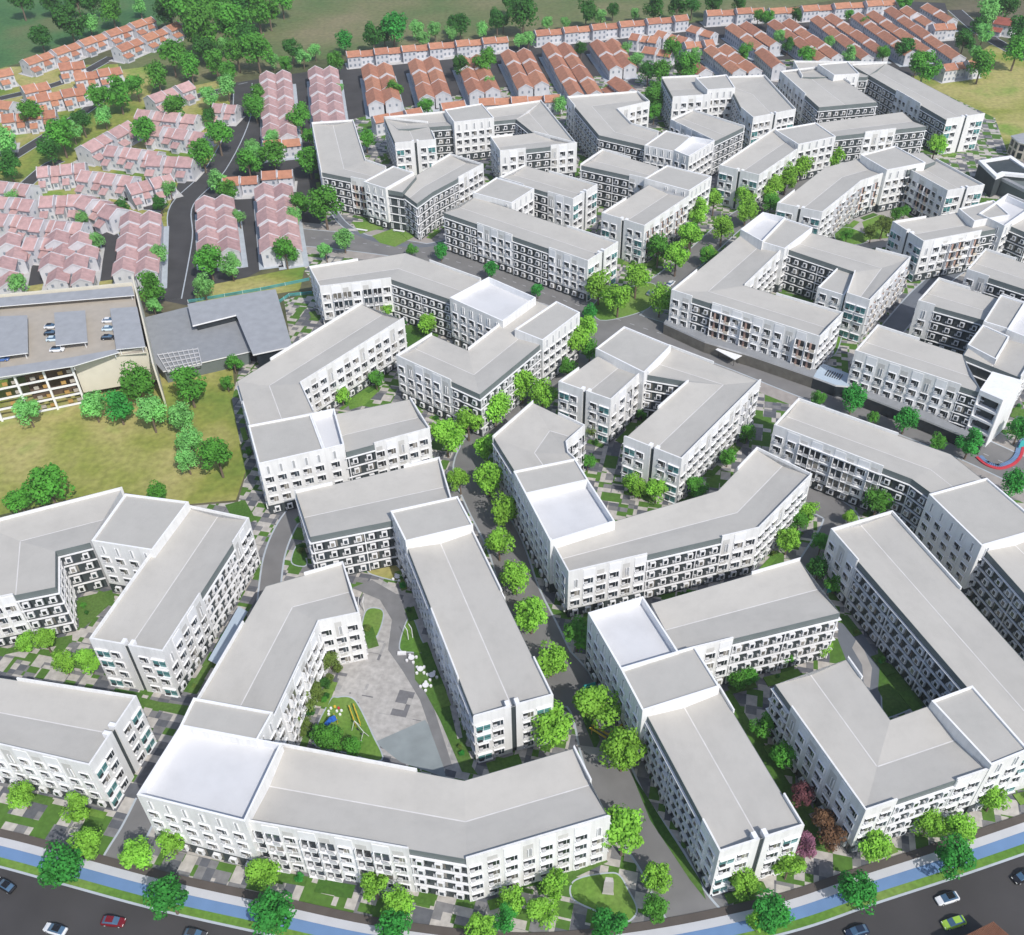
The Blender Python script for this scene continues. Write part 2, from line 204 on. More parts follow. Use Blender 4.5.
 (77.2, 172.3, 5.4, 'G', 'medium leafy green tree in the paved lanes on the right, fifth from the bottom', 'trees in the paved gaps of the right side'),
 (68.9, 172.9, 6.9, 'L', 'medium lime green tree in the paved lanes on the right, sixth from the bottom', 'trees in the paved gaps of the right side'),
 (73.8, 181.0, 5.0, 'G', 'small leafy green tree in the paved lanes on the right, seventh from the bottom', 'trees in the paved gaps of the right side'),
 (87.3, 182.5, 4.2, 'L', 'small lime green tree in the paved lanes on the right, eighth from the bottom', 'trees in the paved gaps of the right side'),
 (76.7, 183.5, 6.0, 'L', 'medium lime green tree in the paved lanes on the right, ninth from the bottom', 'trees in the paved gaps of the right side'),
 (94.6, 184.6, 7.9, 'G', 'medium leafy green tree in the paved lanes on the right, tenth from the bottom', 'trees in the paved gaps of the right side'),
 (38.4, 193.3, 6.2, 'L', 'medium lime green tree in the paved lanes on the right, eleventh from the bottom', 'trees in the paved gaps of the right side'),
 (34.3, 195.1, 5.0, 'L', 'small lime green tree in the paved lanes on the right, twelfth from the bottom', 'trees in the paved gaps of the right side'),
 (49.2, 194.1, 5.8, 'G', 'medium leafy green tree in the paved lanes on the right, thirteenth from the bottom', 'trees in the paved gaps of the right side'),
 (32.4, 197.1, 5.6, 'L', 'small lime green tree in the paved lanes on the right, fourteenth from the bottom', 'trees in the paved gaps of the right side'),
 (21.2, 207.2, 4.2, 'G', 'small leafy green tree in the paved lanes on the right, fifteenth from the bottom', 'trees in the paved gaps of the right side'),
 (60.3, 207.4, 4.8, 'G', 'small leafy green tree in the paved lanes on the right, sixteenth from the bottom', 'trees in the paved gaps of the right side'),
 (67.9, 217.7, 5.0, 'G', 'small leafy green tree in the paved lanes on the right, seventeenth from the bottom', 'trees in the paved gaps of the right side'),
 (23.5, 222.3, 3.8, 'O', 'small olive brown tree in the paved lanes on the right, eighteenth from the bottom', 'trees in the paved gaps of the right side'),
 (38.6, 229.3, 3.2, 'G', 'small leafy green tree in the paved lanes on the right, nineteenth from the bottom', 'trees in the paved gaps of the right side'),
 (18.2, 230.5, 3.9, 'G', 'small leafy green tree in the paved lanes on the right, twentieth from the bottom', 'trees in the paved gaps of the right side'),
 (143.7, 214.1, 7.3, 'V', 'medium vivid green tree beside the cross avenue, first from the right end', 'street trees along the cross avenue'),
 (132.8, 191.4, 7.5, 'V', 'medium vivid green tree beside the cross avenue, second from the right end', 'street trees along the cross avenue'),
 (127.6, 208.4, 7.8, 'V', 'medium vivid green tree beside the cross avenue, third from the right end', 'street trees along the cross avenue'),
 (120.1, 211.7, 4.9, 'G', 'small leafy green tree beside the cross avenue, fourth from the right end', 'street trees along the cross avenue'),
 (113.7, 220.2, 7.5, 'V', 'medium vivid green tree beside the cross avenue, fifth from the right end', 'street trees along the cross avenue'),
 (106.1, 224.7, 3.8, 'G', 'small leafy green tree beside the cross avenue, sixth from the right end', 'street trees along the cross avenue'),
 (101.2, 230.1, 7.7, 'V', 'medium vivid green tree beside the cross avenue, seventh from the right end', 'street trees along the cross avenue'),
 (92.1, 232.8, 5.2, 'G', 'small leafy green tree beside the cross avenue, eighth from the right end', 'street trees along the cross avenue'),
 (27.8, 285.6, 4.8, 'V', 'small vivid green tree beside the cross avenue, ninth from the right end', 'street trees along the cross avenue'),
 (10.6, 300.6, 4.6, 'V', 'small vivid green tree beside the cross avenue, tenth from the right end', 'street trees along the cross avenue'),
 (-5.9, 314.6, 5.9, 'V', 'medium vivid green tree beside the cross avenue, eleventh from the right end', 'street trees along the cross avenue'),
 (-24.6, 329.2, 5.6, 'V', 'medium vivid green tree beside the cross avenue, twelfth from the right end', 'street trees along the cross avenue'),
 (-35.6, 331.5, 4.9, 'G', 'small leafy green tree beside the cross avenue, thirteenth from the right end', 'street trees along the cross avenue'),
 (-35.0, 117.1, 4.5, 'G', 'small leafy green tree in a court of the middle blocks, first from the bottom', 'trees inside the block courts'),
 (-39.0, 118.6, 6.3, 'G', 'medium leafy green tree in a court of the middle blocks, second from the bottom', 'trees inside the block courts'),
 (-41.8, 120.4, 4.6, 'G', 'small leafy green tree in a court of the middle blocks, third from the bottom', 'trees inside the block courts'),
 (-48.2, 124.1, 4.6, 'O', 'small olive brown tree in a court of the middle blocks, fourth from the bottom', 'trees inside the block courts'),
 (-46.2, 128.4, 5.2, 'O', 'small olive brown tree in a court of the middle blocks, fifth from the bottom', 'trees inside the block courts'),
 (-45.1, 131.5, 5.2, 'O', 'small olive brown tree in a court of the middle blocks, sixth from the bottom', 'trees inside the block courts'),
 (-42.3, 140.1, 4.9, 'O', 'small olive brown tree in a court of the middle blocks, seventh from the bottom', 'trees inside the block courts'),
 (-51.2, 240.3, 5.3, 'L', 'small lime green tree in a court of the middle blocks, eighth from the bottom', 'trees inside the block courts'),
 (-88.0, 248.8, 4.7, 'G', 'small leafy green tree in a court of the middle blocks, ninth from the bottom', 'trees inside the block courts'),
 (-41.6, 248.3, 5.4, 'G', 'small leafy green tree in a court of the middle blocks, tenth from the bottom', 'trees inside the block courts'),
 (-87.8, 258.8, 5.5, 'G', 'medium leafy green tree in a court of the middle blocks, eleventh from the bottom', 'trees inside the block courts'),
 (-27.2, 278.0, 6.9, 'L', 'medium lime green tree in a court of the middle blocks, twelfth from the bottom', 'trees inside the block courts'),
 (-58.9, 290.1, 3.7, 'G', 'small leafy green tree in a court of the middle blocks, thirteenth from the bottom', 'trees inside the block courts'),
 (-41.9, 289.6, 5.5, 'L', 'small lime green tree in a court of the middle blocks, fourteenth from the bottom', 'trees inside the block courts'),
 (128.7, 335.1, 4.9, 'G', 'small leafy green tree in a court of the middle blocks, fifteenth from the bottom', 'trees inside the block courts'),
 (138.1, 335.6, 6.5, 'O', 'medium olive brown tree in a court of the middle blocks, sixteenth from the bottom', 'trees inside the block courts'),
 (142.9, 338.2, 7.4, 'O', 'medium olive brown tree in a court of the middle blocks, seventeenth from the bottom', 'trees inside the block courts'),
 (152.3, 351.0, 5.1, 'G', 'small leafy green tree in a court of the middle blocks, eighteenth from the bottom', 'trees inside the block courts'),
 (157.0, 354.5, 4.3, 'G', 'small leafy green tree in a court of the middle blocks, nineteenth from the bottom', 'trees inside the block courts'),
 (-132.2, 194.9, 7.0, 'G', 'medium leafy green tree near the lower left blocks, first from the left', 'trees left of the lower left blocks'),
 (-113.7, 147.4, 4.8, 'L', 'small lime green tree near the lower left blocks, second from the left', 'trees left of the lower left blocks'),
 (-108.8, 146.7, 5.9, 'L', 'medium lime green tree near the lower left blocks, third from the left', 'trees left of the lower left blocks'),
 (-124.5, 197.1, 11.0, 'G', 'large leafy green tree near the lower left blocks, fourth from the left', 'trees left of the lower left blocks'),
 (-102.6, 140.5, 5.7, 'L', 'small lime green tree near the lower left blocks, fifth from the left', 'trees left of the lower left blocks'),
 (-97.0, 140.6, 5.7, 'L', 'small lime green tree near the lower left blocks, sixth from the left', 'trees left of the lower left blocks'),
 (-96.6, 198.5, 5.3, 'G', 'small leafy green tree near the lower left blocks, seventh from the left', 'trees left of the lower left blocks'),
 (-56.6, 188.3, 2.3, 'G', 'small leafy green tree near the lower left blocks, eighth from the left', 'trees left of the lower left blocks'),
 (-143.7, 233.4, 8.2, 'M', 'medium mint green tree on the olive field at left, first from the left', 'trees on the left olive field'),
 (-124.6, 235.1, 8.3, 'M', 'medium mint green tree on the olive field at left, second from the left', 'trees on the left olive field'),
 (-116.7, 233.6, 9.0, 'V', 'large vivid green tree on the olive field at left, third from the left', 'trees on the left olive field'),
 (-113.4, 243.6, 11.2, 'G', 'large leafy green tree on the olive field at left, fourth from the left', 'trees on the left olive field'),
 (-105.8, 229.4, 9.5, 'M', 'large mint green tree on the olive field at left, fifth from the left', 'trees on the left olive field'),
 (-97.0, 228.7, 8.1, 'M', 'medium mint green tree on the olive field at left, sixth from the left', 'trees on the left olive field'),
 (-90.9, 209.8, 7.1, 'M', 'medium mint green tree on the olive field at left, seventh from the left', 'trees on the left olive field'),
 (-97.1, 241.4, 11.1, 'G', 'large leafy green tree on the olive field at left, eighth from the left', 'trees on the left olive field'),
 (-92.3, 219.4, 7.3, 'M', 'medium mint green tree on the olive field at left, ninth from the left', 'trees on the left olive field'),
 (-81.4, 208.2, 10.2, 'G', 'large leafy green tree on the olive field at left, tenth from the left', 'trees on the left olive field'),
 (-175.3, 310.6, 7.4, 'M', 'medium mint green tree above the parking deck, first from the left', 'trees between the pink roofed houses and the car park'),
 (-157.3, 343.5, 6.2, 'M', 'medium mint green tree above the parking deck, second from the left', 'trees between the pink roofed houses and the car park'),
 (-124.3, 300.5, 10.6, 'G', 'large leafy green tree above the parking deck, third from the left', 'trees between the pink roofed houses and the car park'),
 (-122.7, 294.5, 5.6, 'M', 'small mint green tree above the parking deck, fourth from the left', 'trees between the pink roofed houses and the car park'),
 (-130.4, 330.3, 6.9, 'M', 'medium mint green tree above the parking deck, fifth from the left', 'trees between the pink roofed houses and the car park'),
 (-107.2, 304.5, 8.1, 'M', 'medium mint green tree above the parking deck, sixth from the left', 'trees between the pink roofed houses and the car park'),
 (-108.1, 319.0, 11.0, 'G', 'large leafy green tree above the parking deck, seventh from the left', 'trees between the pink roofed houses and the car park'),
 (-100.4, 318.1, 8.4, 'M', 'medium mint green tree above the parking deck, eighth from the left', 'trees between the pink roofed houses and the car park'),
 (-81.9, 326.2, 9.6, 'G', 'large leafy green tree above the parking deck, ninth from the left', 'trees between the pink roofed houses and the car park'),
 (-67.7, 330.6, 6.0, 'M', 'medium mint green tree above the parking deck, tenth from the left', 'trees between the pink roofed houses and the car park'),
 (-61.6, 337.4, 7.9, 'M', 'medium mint green tree above the parking deck, eleventh from the left', 'trees between the pink roofed houses and the car park'),
 (-225.0, 433.3, 11.4, 'M', 'large mint green tree among the pink roofed rows, first from left in left half', 'trees among the pink roofed rows'),
 (-213.4, 405.7, 12.1, 'D', 'large dark green tree among the pink roofed rows, second from left in left half', 'trees among the pink roofed rows'),
 (-202.7, 379.5, 7.6, 'M', 'medium mint green tree among the pink roofed rows, third from left in left half', 'trees among the pink roofed rows'),
 (-225.6, 466.9, 11.4, 'G', 'large leafy green tree among the pink roofed rows, fourth from left in left half', 'trees among the pink roofed rows'),
 (-202.5, 424.4, 10.6, 'D', 'large dark green tree among the pink roofed rows, fifth from left in left half', 'trees among the pink roofed rows'),
 (-200.0, 434.2, 14.6, 'G', 'large leafy green tree among the pink roofed rows, sixth from left in left half', 'trees among the pink roofed rows'),
 (-200.5, 449.2, 8.6, 'M', 'medium mint green tree among the pink roofed rows, seventh from left in left half', 'trees among the pink roofed rows'),
 (-169.9, 364.3, 5.5, 'M', 'small mint green tree among the pink roofed rows, eighth from left in left half', 'trees among the pink roofed rows'),
 (-198.4, 457.4, 10.2, 'D', 'large dark green tree among the pink roofed rows, ninth from left in left half', 'trees among the pink roofed rows'),
 (-197.3, 483.4, 12.7, 'G', 'large leafy green tree among the pink roofed rows, tenth from left in left half', 'trees among the pink roofed rows'),
 (-191.2, 466.5, 8.8, 'M', 'large mint green tree among the pink roofed rows, eleventh from left in left half', 'trees among the pink roofed rows'),
 (-189.1, 486.1, 13.8, 'G', 'large leafy green tree among the pink roofed rows, twelfth from left in left half', 'trees among the pink roofed rows'),
 (-155.3, 370.7, 7.0, 'D', 'medium dark green tree among the pink roofed rows, thirteenth from left in left half', 'trees among the pink roofed rows'),
 (-185.4, 502.6, 10.9, 'G', 'large leafy green tree among the pink roofed rows, fourteenth from left in left half', 'trees among the pink roofed rows'),
 (-164.9, 442.6, 11.9, 'G', 'large leafy green tree among the pink roofed rows, fifteenth from left in left half', 'trees among the pink roofed rows'),
 (-177.5, 513.9, 12.2, 'G', 'large leafy green tree among the pink roofed rows, sixteenth from left in left half', 'trees among the pink roofed rows'),
 (-140.4, 372.6, 7.0, 'D', 'medium dark green tree among the pink roofed rows, seventeenth from left in left half', 'trees among the pink roofed rows'),
 (-140.2, 387.6, 6.7, 'M', 'medium mint green tree among the pink roofed rows, eighteenth from left in left half', 'trees among the pink roofed rows'),
 (-156.0, 468.1, 12.4, 'G', 'large leafy green tree among the pink roofed rows, nineteenth from left in left half', 'trees among the pink roofed rows'),
 (-131.9, 414.2, 12.3, 'G', 'large leafy green tree among the pink roofed rows, twentieth from left in left half', 'trees among the pink roofed rows'),
 (-141.1, 466.5, 7.3, 'D', 'medium dark green tree among the pink roofed rows, twenty-first from left in left half', 'trees among the pink roofed rows'),
 (-145.6, 487.9, 9.1, 'M', 'large mint green tree among the pink roofed rows, first from left in right half', 'trees among the pink roofed rows'),
 (-120.5, 390.5, 8.7, 'M', 'large mint green tree among the pink roofed rows, second from left in right half', 'trees among the pink roofed rows'),
 (-128.7, 432.2, 12.7, 'G', 'large leafy green tree among the pink roofed rows, third from left in right half', 'trees among the pink roofed rows'),
 (-114.5, 380.5, 8.9, 'G', 'large leafy green tree among the pink roofed rows, fourth from left in right half', 'trees among the pink roofed rows'),
 (-139.0, 500.2, 10.5, 'M', 'large mint green tree among the pink roofed rows, fifth from left in right half', 'trees among the pink roofed rows'),
 (-105.9, 359.8, 6.4, 'M', 'medium mint green tree among the pink roofed rows, sixth from left in right half', 'trees among the pink roofed rows'),
 (-110.1, 404.3, 11.1, 'G', 'large leafy green tree among the pink roofed rows, seventh from left in right half', 'trees among the pink roofed rows'),
 (-112.0, 423.9, 8.2, 'M', 'medium mint green tree among the pink roofed rows, eighth from left in right half', 'trees among the pink roofed rows'),
 (-120.6, 474.7, 10.5, 'G', 'large leafy green tree among the pink roofed rows, ninth from left in right half', 'trees among the pink roofed rows'),
 (-119.4, 470.2, 9.4, 'G', 'large leafy green tree among the pink roofed rows, tenth from left in right half', 'trees among the pink roofed rows'),
 (-109.2, 413.7, 9.1, 'M', 'large mint green tree among the pink roofed rows, eleventh from left in right half', 'trees among the pink roofed rows'),
 (-122.0, 491.7, 8.6, 'G', 'large leafy green tree among the pink roofed rows, twelfth from left in right half', 'trees among the pink roofed rows'),
 (-106.1, 438.3, 7.4, 'M', 'medium mint green tree among the pink roofed rows, thirteenth from left in right half', 'trees among the pink roofed rows'),
 (-100.3, 410.4, 12.2, 'G', 'large leafy green tree among the pink roofed rows, fourteenth from left in right half', 'trees among the pink roofed rows'),
 (-83.8, 358.4, 7.3, 'M', 'medium mint green tree among the pink roofed rows, fifteenth from left in right half', 'trees among the pink roofed rows'),
 (-95.8, 455.3, 11.2, 'G', 'large leafy green tree among the pink roofed rows, sixteenth from left in right half', 'trees among the pink roofed rows'),
 (-82.9, 367.1, 8.7, 'G', 'large leafy green tree among the pink roofed rows, seventeenth from left in right half', 'trees among the pink roofed rows'),
 (-88.7, 435.7, 7.9, 'G', 'medium leafy green tree among the pink roofed rows, eighteenth from left in right half', 'trees among the pink roofed rows'),
 (-84.0, 404.9, 11.2, 'G', 'large leafy green tree among the pink roofed rows, nineteenth from left in right half', 'trees among the pink roofed rows'),
 (-71.0, 357.4, 14.4, 'G', 'large leafy green tree among the pink roofed rows, twentieth from left in right half', 'trees among the pink roofed rows'),
 (-82.9, 503.2, 5.3, 'M', 'small mint green tree among the pink roofed rows, twenty-first from left in right half', 'trees among the pink roofed rows'),
 (-62.3, 431.4, 8.8, 'G', 'large leafy green tree among the pink roofed rows, twenty-second from left in right half', 'trees among the pink roofed rows'),
 (-295.8, 647.3, 15.0, 'D', 'large dark green tree in the upper left wood, first from left in left half', 'trees of the upper left wood edge'),
 (-261.3, 582.4, 12.4, 'D', 'large dark green tree in the upper left wood, second from left in left half', 'trees of the upper left wood edge'),
 (-279.7, 652.5, 12.1, 'D', 'large dark green tree in the upper left wood, third from left in left half', 'trees of the upper left wood edge'),
 (-246.1, 591.2, 18.0, 'D', 'large dark green tree in the upper left wood, fourth from left in left half', 'trees of the upper left wood edge'),
 (-261.1, 646.6, 14.9, 'D', 'large dark green tree in the upper left wood, fifth from left in left half', 'trees of the upper left wood edge'),
 (-242.5, 609.7, 10.6, 'M', 'large mint green tree in the upper left wood, sixth from left in left half', 'trees of the upper left wood edge'),
 (-251.6, 645.0, 13.4, 'D', 'large dark green tree in the upper left wood, seventh from left in left half', 'trees of the upper left wood edge'),
 (-233.1, 624.6, 14.5, 'G', 'large leafy green tree in the upper left wood, eighth from left in left half', 'trees of the upper left wood edge'),
 (-223.2, 646.3, 9.6, 'M', 'medium mint green tree in the upper left wood, ninth from left in left half', 'trees of the upper left wood edge'),
 (-195.7, 615.7, 17.2, 'D', 'large dark green tree in the upper left wood, tenth from left in left half', 'trees of the upper left wood edge'),
 (-175.5, 538.0, 15.5, 'G', 'large leafy green tree in the upper left wood, eleventh from left in left half', 'trees of the upper left wood edge'),
 (-183.0, 604.6, 25.3, 'G', 'large leafy green tree in the upper left wood, twelfth from left in left half', 'trees of the upper left wood edge'),
 (-163.7, 526.8, 12.7, 'G', 'large leafy green tree in the upper left wood, thirteenth from left in left half', 'trees of the upper left wood edge'),
 (-176.6, 601.1, 19.7, 'G', 'large leafy green tree in the upper left wood, fourteenth from left in left half', 'trees of the upper left wood edge'),
 (-164.3, 566.2, 22.7, 'G', 'large leafy green tree in the upper left wood, fifteenth from left in left half', 'trees of the upper left wood edge'),
 (-165.3, 560.7, 7.1, 'M', 'medium mint green tree in the upper left wood, first from left in right half', 'trees of the upper left wood edge'),
 (-161.5, 552.8, 13.2, 'D', 'large dark green tree in the upper left wood, second from left in right half', 'trees of the upper left wood edge'),
 (-150.8, 530.4, 12.8, 'G', 'large leafy green tree in the upper left wood, third from left in right half', 'trees of the upper left wood edge'),
 (-167.0, 612.5, 18.5, 'G', 'large leafy green tree in the upper left wood, fourth from left in right half', 'trees of the upper left wood edge'),
 (-173.4, 644.0, 12.7, 'M', 'large mint green tree in the upper left wood, fifth from left in right half', 'trees of the upper left wood edge'),
 (-154.7, 569.0, 8.6, 'M', 'medium mint green tree in the upper left wood, sixth from left in right half', 'trees of the upper left wood edge'),
 (-143.2, 522.5, 10.1, 'G', 'large leafy green tree in the upper left wood, seventh from left in right half', 'trees of the upper left wood edge'),
 (-149.7, 577.0, 20.4, 'G', 'large leafy green tree in the upper left wood, eighth from left in right half', 'trees of the upper left wood edge'),
 (-142.0, 542.7, 14.3, 'G', 'large leafy green tree in the upper left wood, ninth from left in right half', 'trees of the upper left wood edge'),
 (-157.4, 632.0, 17.6, 'D', 'large dark green tree in the upper left wood, tenth from left in right half', 'trees of the upper left wood edge'),
 (-142.7, 571.1, 13.5, 'D', 'large dark green tree in the upper left wood, eleventh from left in right half', 'trees of the upper left wood edge'),
 (-149.7, 619.8, 17.3, 'D', 'large dark green tree in the upper left wood, twelfth from left in right half', 'trees of the upper left wood edge'),
 (-130.5, 540.2, 16.8, 'G', 'large leafy green tree in the upper left wood, thirteenth from left in right half', 'trees of the upper left wood edge'),
 (-142.6, 609.8, 17.1, 'G', 'large leafy green tree in the upper left wood, fourteenth from left in right half', 'trees of the upper left wood edge'),
 (-137.4, 615.3, 14.4, 'G', 'large leafy green tree in the upper left wood, fifteenth from left in right half', 'trees of the upper left wood edge'),
 (-133.5, 637.6, 13.3, 'G', 'large leafy green tree in the upper left wood, sixteenth from left in right half', 'trees of the upper left wood edge'),
 (-123.6, 544.0, 7.5, 'M', 'medium mint green tree behind the orange rows, first from left in left half', 'trees along the back edge of the orange rows'),
 (-115.3, 536.4, 8.1, 'G', 'medium leafy green tree behind the orange rows, second from left in left half', 'trees along the back edge of the orange rows'),
 (-114.4, 553.5, 10.6, 'D', 'large dark green tree behind the orange rows, third from left in left half', 'trees along the back edge of the orange rows'),
 (-107.7, 546.4, 8.1, 'M', 'medium mint green tree behind the orange rows, fourth from left in left half', 'trees along the back edge of the orange rows'),
 (-103.0, 558.6, 7.6, 'M', 'medium mint green tree behind the orange rows, fifth from left in left half', 'trees along the back edge of the orange rows'),
 (-88.5, 532.9, 10.3, 'G', 'large leafy green tree behind the orange rows, sixth from left in left half', 'trees along the back edge of the orange rows'),
 (-87.5, 566.4, 10.8, 'V', 'large vivid green tree behind the orange rows, seventh from left in left half', 'trees along the back edge of the orange rows'),
 (-71.3, 566.7, 13.2, 'D', 'large dark green tree behind the orange rows, eighth from left in left half', 'trees along the back edge of the orange rows'),
 (-66.3, 578.4, 11.0, 'D', 'large dark green tree behind the orange rows, ninth from left in left half', 'trees along the back edge of the orange rows'),
 (-60.6, 574.1, 15.7, 'V', 'large vivid green tree behind the orange rows, tenth from left in left half', 'trees along the back edge of the orange rows'),
 (-48.4, 587.9, 9.2, 'M', 'large mint green tree behind the orange rows, eleventh from left in left half', 'trees along the back edge of the orange rows'),
 (-44.3, 574.5, 7.8, 'M', 'medium mint green tree behind the orange rows, twelfth from left in left half', 'trees along the back edge of the orange rows'),
 (-38.0, 585.3, 9.2, 'M', 'large mint green tree behind the orange rows, thirteenth from left in left half', 'trees along the back edge of the orange rows'),
 (-29.3, 582.1, 7.9, 'M', 'medium mint green tree behind the orange rows, fourteenth from left in left half', 'trees along the back edge of the orange rows'),
 (-28.1, 599.0, 8.8, 'D', 'large dark green tree behind the orange rows, fifteenth from left in left half', 'trees along the back edge of the orange rows'),
 (-23.6, 586.5, 12.3, 'D', 'large dark green tree behind the orange rows, sixteenth from left in left half', 'trees along the back edge of the orange rows'),
 (-11.2, 587.9, 7.9, 'M', 'medium mint green tree behind the orange rows, first from left in right half', 'trees along the back edge of the orange rows'),
 (-2.5, 592.1, 12.4, 'D', 'large dark green tree behind the orange rows, second from left in right half', 'trees along the back edge of the orange rows'),
 (1.0, 600.5, 8.8, 'D', 'large dark green tree behind the orange rows, third from left in right half', 'trees along the back edge of the orange rows'),
 (5.5, 630.6, 11.8, 'D', 'large dark green tree behind the orange rows, fourth from left in right half', 'trees along the back edge of the orange rows'),
 (12.5, 592.2, 17.3, 'D', 'large dark green tree behind the orange rows, fifth from left in right half', 'trees along the back edge of the orange rows'),
 (26.6, 600.7, 6.7, 'M', 'medium mint green tree behind the orange rows, sixth from left in right half', 'trees along the back edge of the orange rows'),
 (37.2, 601.3, 6.1, 'M', 'medium mint green tree behind the orange rows, seventh from left in right half', 'trees along the back edge of the orange rows'),
 (49.6, 604.7, 12.6, 'D', 'large dark green tree behind the orange rows, eighth from left in right half', 'trees along the back edge of the orange rows'),
 (58.6, 606.5, 8.1, 'M', 'medium mint green tree behind the orange rows, ninth from left in right half', 'trees along the back edge of the orange rows'),
 (66.7, 617.8, 8.4, 'D', 'large dark green tree behind the orange rows, tenth from left in right half', 'trees along the back edge of the orange rows'),
 (79.7, 615.2, 6.2, 'M', 'medium mint green tree behind the orange rows, eleventh from left in right half', 'trees along the back edge of the orange rows'),
 (89.4, 606.2, 13.9, 'D', 'large dark green tree behind the orange rows, twelfth from left in right half', 'trees along the back edge of the orange rows'),
 (104.0, 613.0, 11.5, 'D', 'large dark green tree behind the orange rows, thirteenth from left in right half', 'trees along the back edge of the orange rows'),
 (113.3, 615.4, 10.3, 'D', 'large dark green tree behind the orange rows, fourteenth from left in right half', 'trees along the back edge of the orange rows'),
 (126.0, 617.1, 11.6, 'D', 'large dark green tree behind the orange rows, fifteenth from left in right half', 'trees along the back edge of the orange rows'),
 (143.0, 624.0, 9.1, 'D', 'large dark green tree behind the orange rows, sixteenth from left in right half', 'trees along the back edge of the orange rows'),
 (240.9, 618.2, 9.0, 'G', 'large leafy green tree behind the orange rows, seventeenth from left in right half', 'trees along the back edge of the orange rows'),
 (-54.4, 494.0, 8.6, 'G', 'large leafy green tree among the orange rows, first from left in left half', 'trees standing among the orange rows'),
 (-36.7, 469.3, 8.3, 'G', 'large leafy green tree among the orange rows, second from left in left half', 'trees standing among the orange rows'),
 (-30.2, 424.9, 4.8, 'G', 'small leafy green tree among the orange rows, third from left in left half', 'trees standing among the orange rows'),
 (-21.6, 522.3, 10.1, 'D', 'large dark green tree among the orange rows, fourth from left in left half', 'trees standing among the orange rows'),
 (-9.0, 524.4, 12.4, 'G', 'large leafy green tree among the orange rows, fifth from left in left half', 'trees standing among the orange rows'),
 (-6.5, 501.9, 7.0, 'M', 'medium mint green tree among the orange rows, sixth from left in left half', 'trees standing among the orange rows'),
 (9.6, 567.2, 7.7, 'M', 'medium mint green tree among the orange rows, seventh from left in left half', 'trees standing among the orange rows'),
 (14.7, 570.2, 7.7, 'M', 'medium mint green tree among the orange rows, eighth from left in left half', 'trees standing among the orange rows'),
 (27.3, 470.7, 7.2, 'M', 'medium mint green tree among the orange rows, ninth from left in left half', 'trees standing among the orange rows'),
 (42.9, 548.9, 8.2, 'D', 'large dark green tree among the orange rows, tenth from left in left half', 'trees standing among the orange rows'),
 (67.8, 548.0, 7.5, 'M', 'medium mint green tree among the orange rows, eleventh from left in left half', 'trees standing among the orange rows'),
 (70.9, 528.1, 8.5, 'M', 'medium mint green tree among the orange rows, twelfth from left in left half', 'trees standing among the orange rows'),
 (74.1, 507.1, 9.9, 'D', 'large dark green tree among the orange rows, thirteenth from left in left half', 'trees standing among the orange rows'),
 (72.3, 468.8, 10.4, 'G', 'large leafy green tree among the orange rows, fourteenth from left in left half', 'trees standing among the orange rows'),
 (70.9, 456.4, 8.1, 'G', 'large leafy green tree among the orange rows, fifteenth from left in left half', 'trees standing among the orange rows'),
 (75.3, 487.6, 7.5, 'G', 'medium leafy green tree among the orange rows, sixteenth from left in left half', 'trees standing among the orange rows'),
 (79.8, 504.5, 11.0, 'G', 'large leafy green tree among the orange rows, seventeenth from left in left half', 'trees standing among the orange rows'),
 (91.0, 540.5, 10.4, 'G', 'large leafy green tree among the orange rows, first from left in right half', 'trees standing among the orange rows'),
 (93.6, 506.4, 13.2, 'G', 'large leafy green tree among the orange rows, second from left in right half', 'trees standing among the orange rows'),
 (104.3, 541.5, 6.2, 'M', 'medium mint green tree among the orange rows, third from left in right half', 'trees standing among the orange rows'),
 (129.4, 534.0, 9.2, 'G', 'large leafy green tree among the orange rows, fourth from left in right half', 'trees standing among the orange rows'),
 (149.5, 599.5, 7.6, 'G', 'medium leafy green tree among the orange rows, fifth from left in right half', 'trees standing among the orange rows'),
 (154.1, 594.3, 8.7, 'G', 'large leafy green tree among the orange rows, sixth from left in right half', 'trees standing among the orange rows'),
 (154.1, 564.7, 7.0, 'M', 'medium mint green tree among the orange rows, seventh from left in right half', 'trees standing among the orange rows'),
 (155.6, 549.8, 7.1, 'D', 'medium dark green tree among the orange rows, eighth from left in right half', 'trees standing among the orange rows'),
 (172.1, 601.5, 7.6, 'D', 'medium dark green tree among the orange rows, ninth from left in right half', 'trees standing among the orange rows'),
 (159.5, 528.7, 9.1, 'G', 'large leafy green tree among the orange rows, tenth from left in right half', 'trees standing among the orange rows'),
 (179.6, 555.6, 6.3, 'M', 'medium mint green tree among the orange rows, eleventh from left in right half', 'trees standing among the orange rows'),
 (203.4, 602.0, 6.3, 'G', 'medium leafy green tree among the orange rows, twelfth from left in right half', 'trees standing among the orange rows'),
 (183.0, 529.5, 8.5, 'M', 'medium mint green tree among the orange rows, thirteenth from left in right half', 'trees standing among the orange rows'),
 (207.3, 585.4, 6.8, 'G', 'medium leafy green tree among the orange rows, fourteenth from left in right half', 'trees standing among the orange rows'),
 (201.5, 529.7, 8.0, 'G', 'medium leafy green tree among the orange rows, fifteenth from left in right half', 'trees standing among the orange rows'),
 (213.4, 533.4, 10.3, 'D', 'large dark green tree among the orange rows, sixteenth from left in right half', 'trees standing among the orange rows'),
 (212.3, 510.7, 10.0, 'G', 'large leafy green tree among the orange rows, seventeenth from left in right half', 'trees standing among the orange rows'),
 (208.6, 491.6, 15.0, 'G', 'large leafy green tree among the orange rows, eighteenth from left in right half', 'trees standing among the orange rows'),
 (246.7, 539.7, 11.6, 'D', 'large dark green tree at the upper right corner, first from the left', 'trees at the upper right corner'),
